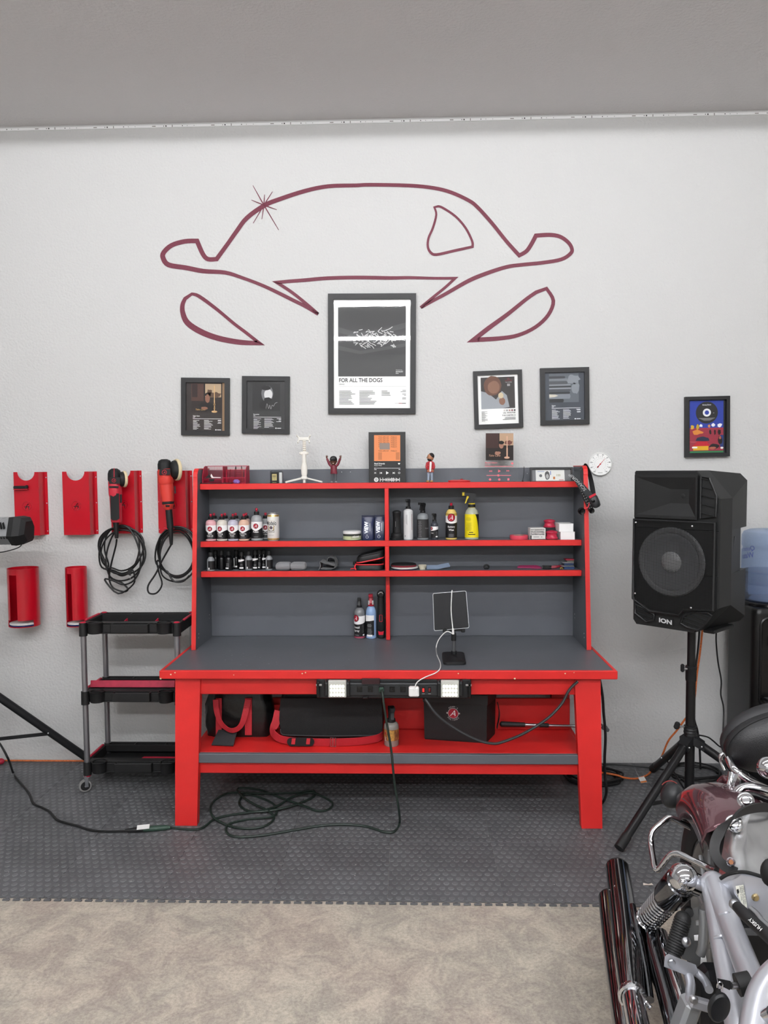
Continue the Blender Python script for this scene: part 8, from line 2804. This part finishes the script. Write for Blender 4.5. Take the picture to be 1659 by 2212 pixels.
for x, y, Y in ((1586, 1779, -2.135), (1611, 1729, -2.06)):
    MB().lathe([(0, .008), (.009, .007), (.012, .003), (.019, .002), (.021, 0)], P(x, y, Y), 20, Vector((0, 0, 1)).rotation_difference(Vector((-.3, -.8, .5))).to_matrix()).build('strut_bolt', CHROME, bike)
MB().prism([(1571, 1772), (1592, 1766), (1595, 1792), (1588, 1797), (1560, 1789)], -2.115, -2.13, lambda x, y, d_: P(x, y, d_)).build('strut_bracket', CHROME, bike)

# chrome rack, sissy bar and pad
bt('rack_tube', [(1581, 1668, -1.86), (1578, 1690, -1.87), (1570, 1712, -1.89), (1560, 1726, -1.90)], .010, CHROME, 14)
MB().sphere(P(1560, 1727, -1.905), .0135, 14, 10).build('rack_end', CHROME, bike)
MB().box(P(1592, 1680, -1.87), (.022, .02, .05), .006, Matrix.Rotation(radians(14), 3, 'Y')).build('rack_post', CHROME, bike)
bt('rack_tube', [(1575, 1640, -1.82), (1585, 1660, -1.86), (1612, 1682, -1.88), (1640, 1696, -1.89), (1700, 1722, -1.90)], .011, CHROME, 14)
bt('rack_tube', [(1568, 1808, -2.05), (1572, 1770, -2.0), (1582, 1730, -1.96), (1600, 1706, -1.94), (1632, 1702, -1.95), (1700, 1724, -1.96)], .013, CHROME, 16)
bt('rack_tube', [(1576, 1812, -2.07), (1582, 1770, -2.03), (1596, 1732, -1.99), (1620, 1716, -1.98), (1700, 1745, -2.0)], .008, BLACKG, 12)
bt('rack_hook', [(1566, 1664, -1.78), (1558, 1646, -1.77), (1557, 1634, -1.77), (1564, 1628, -1.77), (1570, 1634, -1.78), (1580, 1656, -1.80)], .006, CHROME, 10)
bt('rack_hook', [(1612, 1672, -1.80), (1622, 1690, -1.82), (1628, 1700, -1.84)], .006, CHROME, 10)
pc = P(1672, 1600, -1.80)
Rp_ = Matrix.Rotation(radians(-14), 3, 'Y') @ Matrix.Rotation(radians(12), 3, 'X')
MB().sphere(pc, (.145, .065, .092), 32, 20, Rp_).build('backrest_pad', LEATH, bike)
MB().sphere(pc + Vector((.004, .028, .010)), (.150, .055, .097), 32, 20, Rp_).build('backrest_back', mat('black_vinyl_back', '232325', .5), bike)
MB().tube([pc + Rp_ @ Vector((.143 * cos(2 * pi * k / 40), -.012, .091 * sin(2 * pi * k / 40))) for k in range(40)], .0022, n=6, res=1, closed=True).build('pad_seam', BLACKM, bike)
MB().sphere(P(1659, 1658, -1.95), (.030, .028, .030), 20, 14).build('chrome_dome', CHROME, bike)
bt('tail_bracket', [(1556, 1692, -1.75), (1566, 1682, -1.76), (1575, 1690, -1.78)], .012, MARF, 10)

# rear indicator and reflector
ic = P(1451, 1718, -1.66)
MB().sphere(ic, (.032, .036, .039), 22, 16, Matrix.Rotation(radians(22), 3, 'Y')).build('indicator', mat('indicator_black', '242527', .45), bike)
MB().tube([ic + Vector((.033 * cos(radians(50 + 8 * k)), .016, .039 * sin(radians(50 + 8 * k)))) for k in range(12)], .0016, n=5, res=1).build('indicator_lens_edge', mat('lens_red', '8a3a38', .3), bike)
MB().cyl(P(1468, 1729, -1.67), P(1496, 1742, -1.70), .011, .014, n=14).build('indicator_stalk', mat('indicator_black', '242527', .45), bike)
MB().prism([(1486, 1766), (1495, 1748), (1499, 1752), (1500, 1775), (1492, 1782), (1484, 1778)], -1.73, -1.71, lambda x, y, d_: P(x, y, d_)).build('red_reflector', mat('reflector_red', 'a81530', .15, coat=1), bike)
MB().box(P(1480, 1768, -1.70), (.03, .04, .04), .006).build('reflector_bracket', BLACKM, bike)

# chrome saddlebag guard
bt('guard_bar', [(1506, 1796, -1.80), (1498, 1791, -1.80), (1470, 1776, -1.80), (1456, 1769, -1.80), (1444, 1767, -1.80), (1430, 1778, -1.81), (1414, 1792, -1.82), (1407, 1806, -1.83), (1407, 1830, -1.85), (1412, 1862, -1.90), (1416, 1876, -1.92), (1424, 1877, -1.93), (1444, 1852, -1.95), (1456, 1844, -1.96), (1474, 1847, -1.98), (1500, 1860, -2.02), (1530, 1874, -2.06), (1548, 1882, -2.10)], .0085, CHROME, 14, 5)
MB().cyl(P(1499, 1792, -1.80), P(1510, 1798, -1.80), .016, n=12).build('guard_clamp', CHROME, bike)

# strap over the strut
o = MB().ribbon([P(1700, 1752, -2.03), P(1650, 1744, -2.10), P(1606, 1752, -2.16), P(1572, 1776, -2.20), P(1549, 1808, -2.23), P(1543, 1836, -2.25), P(1552, 1858, -2.27), P(1570, 1874, -2.29), P(1591, 1885, -2.30)], [(.2, .5, .9), (.2, .4, .9), (.5, .2, .8), (.8, .1, .5), (1, .1, .2), (1, 0, .2), (.8, 0, .6), (.55, 0, .85), (.5, 0, .9)], .022, .005)
o.build('leather_strap', mat('strap_leather', '1c1c1d', .55), bike)
MB().lathe([(.004, .003), (.0085, .003), (.010, 0)], P(1579, 1862, -2.305), 20, Vector((0, 0, 1)).rotation_difference(Vector((-.15, -.9, .35))).to_matrix()).build('strap_eyelet', CHROME, bike)
MB().lathe([(0, .0025), (.0055, .0025), (.0055, 0)], P(1579, 1862, -2.3065), 6, Vector((0, 0, 1)).rotation_difference(Vector((-.15, -.9, .35))).to_matrix()).build('rusty_bolt', mat('rust', '8a5a3a', .7), bike)
MB().sphere(P(1664, 1885, -2.42), (.02, .018, .03), 14, 10).build('rubber_bumper', BLACKM, bike)
MB().box(P(1640, 2075, -2.40), (.13, .03, .15), .01).build('dark_gap_slab', mat('gap_black', '0e0e10', .5), bike)  # black slab added behind the frame tubes to make the gap dark
MB().box(P(1556, 2165, -2.30), (.10, .06, .17), .015).build('engine_case', mat('engine_black', '111216', .5), bike)
MB().cyl(P(1592, 2128, -2.66), P(1622, 2122, -2.66), .019, n=18).build('ignition_switch', BLACKM, bike)
bt('swing_pivot', [(1648, 2200, -2.78), (1668, 2190, -2.79)], .012, CHROME, 10)

# key with fob in the ignition
t = thing('key', 'black headed key with a round black fob hanging in the ignition', 'key', P(1553, 2210, -2.68))
MB().prism([(1549, 2113), (1578, 2119), (1580, 2131), (1576, 2139), (1554, 2128)], -2.675, -2.682, lambda x, y, d_: P(x, y, d_)).build('key_head', BLACKM, t)
MB().cyl(P(1578, 2129, -2.678), P(1594, 2129, -2.668), .006, n=10).build('key_barrel', SCREW, t)
MB().tube([P(1555 + 6 * cos(2 * pi * k / 12), 2130 + 9 * sin(2 * pi * k / 12), -2.686) for k in range(12)], .0012, n=5, res=2, closed=True).build('key_ring', CHROME, t)
fc = P(1553, 2176, -2.69)
Rf_ = Matrix.Rotation(radians(14), 3, 'Y') @ Matrix.Rotation(radians(90), 3, 'X')
MB().lathe([(0, -.006), (.015, -.006), (.0185, -.003), (.0185, .003), (.016, .006), (.0135, .0045), (0, .004)], fc, 28, Rf_, sx=1.0, sy=1.45).build('fob', BLACKP, t)
MB().prism([(1548, 2136), (1556, 2136), (1560, 2150), (1545, 2150)], -2.684, -2.690, lambda x, y, d_: P(x, y, d_)).build('fob_loop', BLACKM, t)

# black handled pliers stuck in the frame
t = thing('locking_pliers', 'black handled locking pliers lettered HUSKY clamped in the motorcycle frame', 'pliers', P(1640, 2020, -2.50))
MB().tube([P(1592, 1958, -2.47), P(1610, 1976, -2.50), P(1640, 2004, -2.54), P(1680, 2042, -2.60)], [.0105, .0125, .0125, .012], n=18, res=5).build('handle', mat('handle_black', '161617', .55), t)
MB().cyl(P(1584, 1952, -2.455), P(1596, 1964, -2.475), .010, n=14).build('adjuster_neck', STEEL, t)
MB().sphere(P(1586, 1951, -2.46), (.010, .010, .008), 12, 8).build('adjuster_knob', STEEL, t)
bt('lever', [(1622, 1964, -2.49), (1636, 1976, -2.51), (1648, 1992, -2.53), (1672, 2010, -2.56)], .0065, STEEL, 12, parent=t)
d2 = -Vector((30, 28)).normalized()
u2 = Vector((d2.y, -d2.x))
MB().text('HUSKY', 11, lambda a, b: P(1645 + d2.x * a + u2.x * (b - 3.6), 2009 + d2.y * a + u2.y * (b - 3.6), -2.569 + a * .0009), align='LEFT', bold=.01, sx=1.05).build('lettering', PRINTW, t)

# ------------------------------------------------------------------ the rest of the motorcycle, beyond the edge of the picture
def bx_(Y):
    return .865 - .122 * (-1.97 - Y)


def bl(name, secs, mt, n=20):
    """body loft along the bike: (Y, centre height, half width, half height)"""
    rings = []
    for Y, z, hw, hh in secs:
        rings.append([Vector((bx_(Y) + hw * cos(2 * pi * k / n), Y, z + hh * sin(2 * pi * k / n))) for k in range(n)])
    return MB().ring_loft(rings).build(name, mt, bike)


bl('seat', [(-2.585, .70, .03, .015), (-2.62, .70, .075, .04), (-2.72, .69, .105, .05), (-2.85, .68, .12, .05), (-2.94, .71, .09, .045), (-2.97, .73, .04, .02)], LEATH)
bl('fuel_tank', [(-2.93, .80, .05, .05), (-2.97, .81, .10, .08), (-3.08, .83, .135, .10), (-3.2, .84, .12, .10), (-3.3, .85, .07, .07), (-3.33, .86, .02, .03)], MARF)
for Y, z, h in ((-2.84, .46, .24), (-3.06, .46, .24)):
    for k in range(7):
        MB().box((bx_(Y), Y + (k - 3) * (.012 if Y > -2.9 else -.012), z - .10 + k * .035), (.17, .15, .012), .003).build('cooling_fin', GREYC, bike)
    MB().cyl((bx_(Y), Y, z - .12), (bx_(Y), Y, z + .14), .062, n=20).build('cylinder', DCHR, bike)
MB().box((bx_(-2.92), -2.92, .255), (.24, .5, .20), .04).build('crankcase', GREYC, bike)
q = bx_(-3.0)
MB().tube([P(1395, 2290, -2.50), Vector((.555, -2.66, .33)), Vector((.60, -2.8, .38)), Vector((q - .10, -2.84, .50))], .024, n=16).build('header_pipe', CHROME, bike)
MB().tube([P(1370, 2290, -2.36), Vector((.53, -2.6, .27)), Vector((.56, -2.9, .27)), Vector((.60, -3.08, .34)), Vector((q - .10, -3.08, .50))], .024, n=16).build('header_pipe', CHROME, bike)
for s_ in (-1, 1):
    xa_, xb_ = bx_(-3.34) + s_ * .09, bx_(-3.58) + s_ * .09
    MB().cyl((xa_, -3.32, .98), (xb_, -3.50, .55), .021, n=16).build('fork_tube', CHROME, bike)
    MB().cyl((xb_, -3.50, .55), (xb_ - .003, -3.60, .30), .029, n=16).build('fork_slider', SILP, bike)
    MB().tube([(bx_(-3.32) + s_ * .03, -3.32, 1.0), (bx_(-3.3) + s_ * .10, -3.28, 1.06), (bx_(-3.25) + s_ * .20, -3.2, 1.06), (bx_(-3.15) + s_ * .24, -3.1, 1.05)], .012, n=12).build('handlebar', CHROME, bike)
    MB().cyl((bx_(-3.19) + s_ * .215, -3.16, 1.056), (bx_(-3.12) + s_ * .245, -3.07, 1.048), .017, n=14).build('grip', RUBBER, bike)
for z, Y in ((.97, -3.325), (.80, -3.395)):
    MB().box((bx_(Y), Y, z), (.24, .06, .035), .01).build('fork_yoke', SILP, bike)
MB().lathe([(0, -.05), (.04, -.045), (.075, 0), (.085, .04), (.08, .05), (0, .045)], (bx_(-3.46), -3.46, .87), 24, Matrix.Rotation(radians(90), 3, 'X')).build('headlight', CHROME, bike)
FX = Vector((bx_(-3.6), -3.6, .31))
MB().lathe([(.235, -.04), (.28, -.05), (.305, -.035), (.311, 0), (.305, .035), (.28, .05), (.235, .04), (.235, -.04)], FX, 48, RWH).build('tyre', RUBBER, bike)
MB().lathe([(.236, -.03), (.22, -.03), (.22, .03), (.236, .03)], FX, 40, RWH).build('front_rim', CHROME, bike)
MB().lathe([(0, -.05), (.03, -.05), (.03, .05), (0, .05)], FX, 16, RWH).build('front_hub', CHROME, bike)
for k in range(10):
    a = 2 * pi * k / 10
    MB().cyl(FX + RWH @ Vector((.025 * cos(a), .025 * sin(a), .02 * (-1) ** k)), FX + RWH @ Vector((.225 * cos(a + .25), .225 * sin(a + .25), 0)), .004, n=6).build('front_spoke', CHROME, bike)
bt('frame_tube', [tuple(P(1650, 2180, -2.70)), (bx_(-2.8) - .06, -2.86, .62), (bx_(-3.1), -3.15, .72), (bx_(-3.3), -3.31, .90)], .024, SILP, 18)
bt('frame_tube', [tuple(P(1626, 2290, -2.82)), (bx_(-3.0) - .09, -3.0, .18), (bx_(-3.2) - .06, -3.2, .25), (bx_(-3.3), -3.34, .84)], .022, SILP, 18)
MB().tube([(bx_(-2.9) + .13, -2.75, .22), (bx_(-2.9) + .17, -2.72, .10), (bx_(-2.9) + .22, -2.70, .004)], .011, n=12).build('kickstand', CHROME, bike)
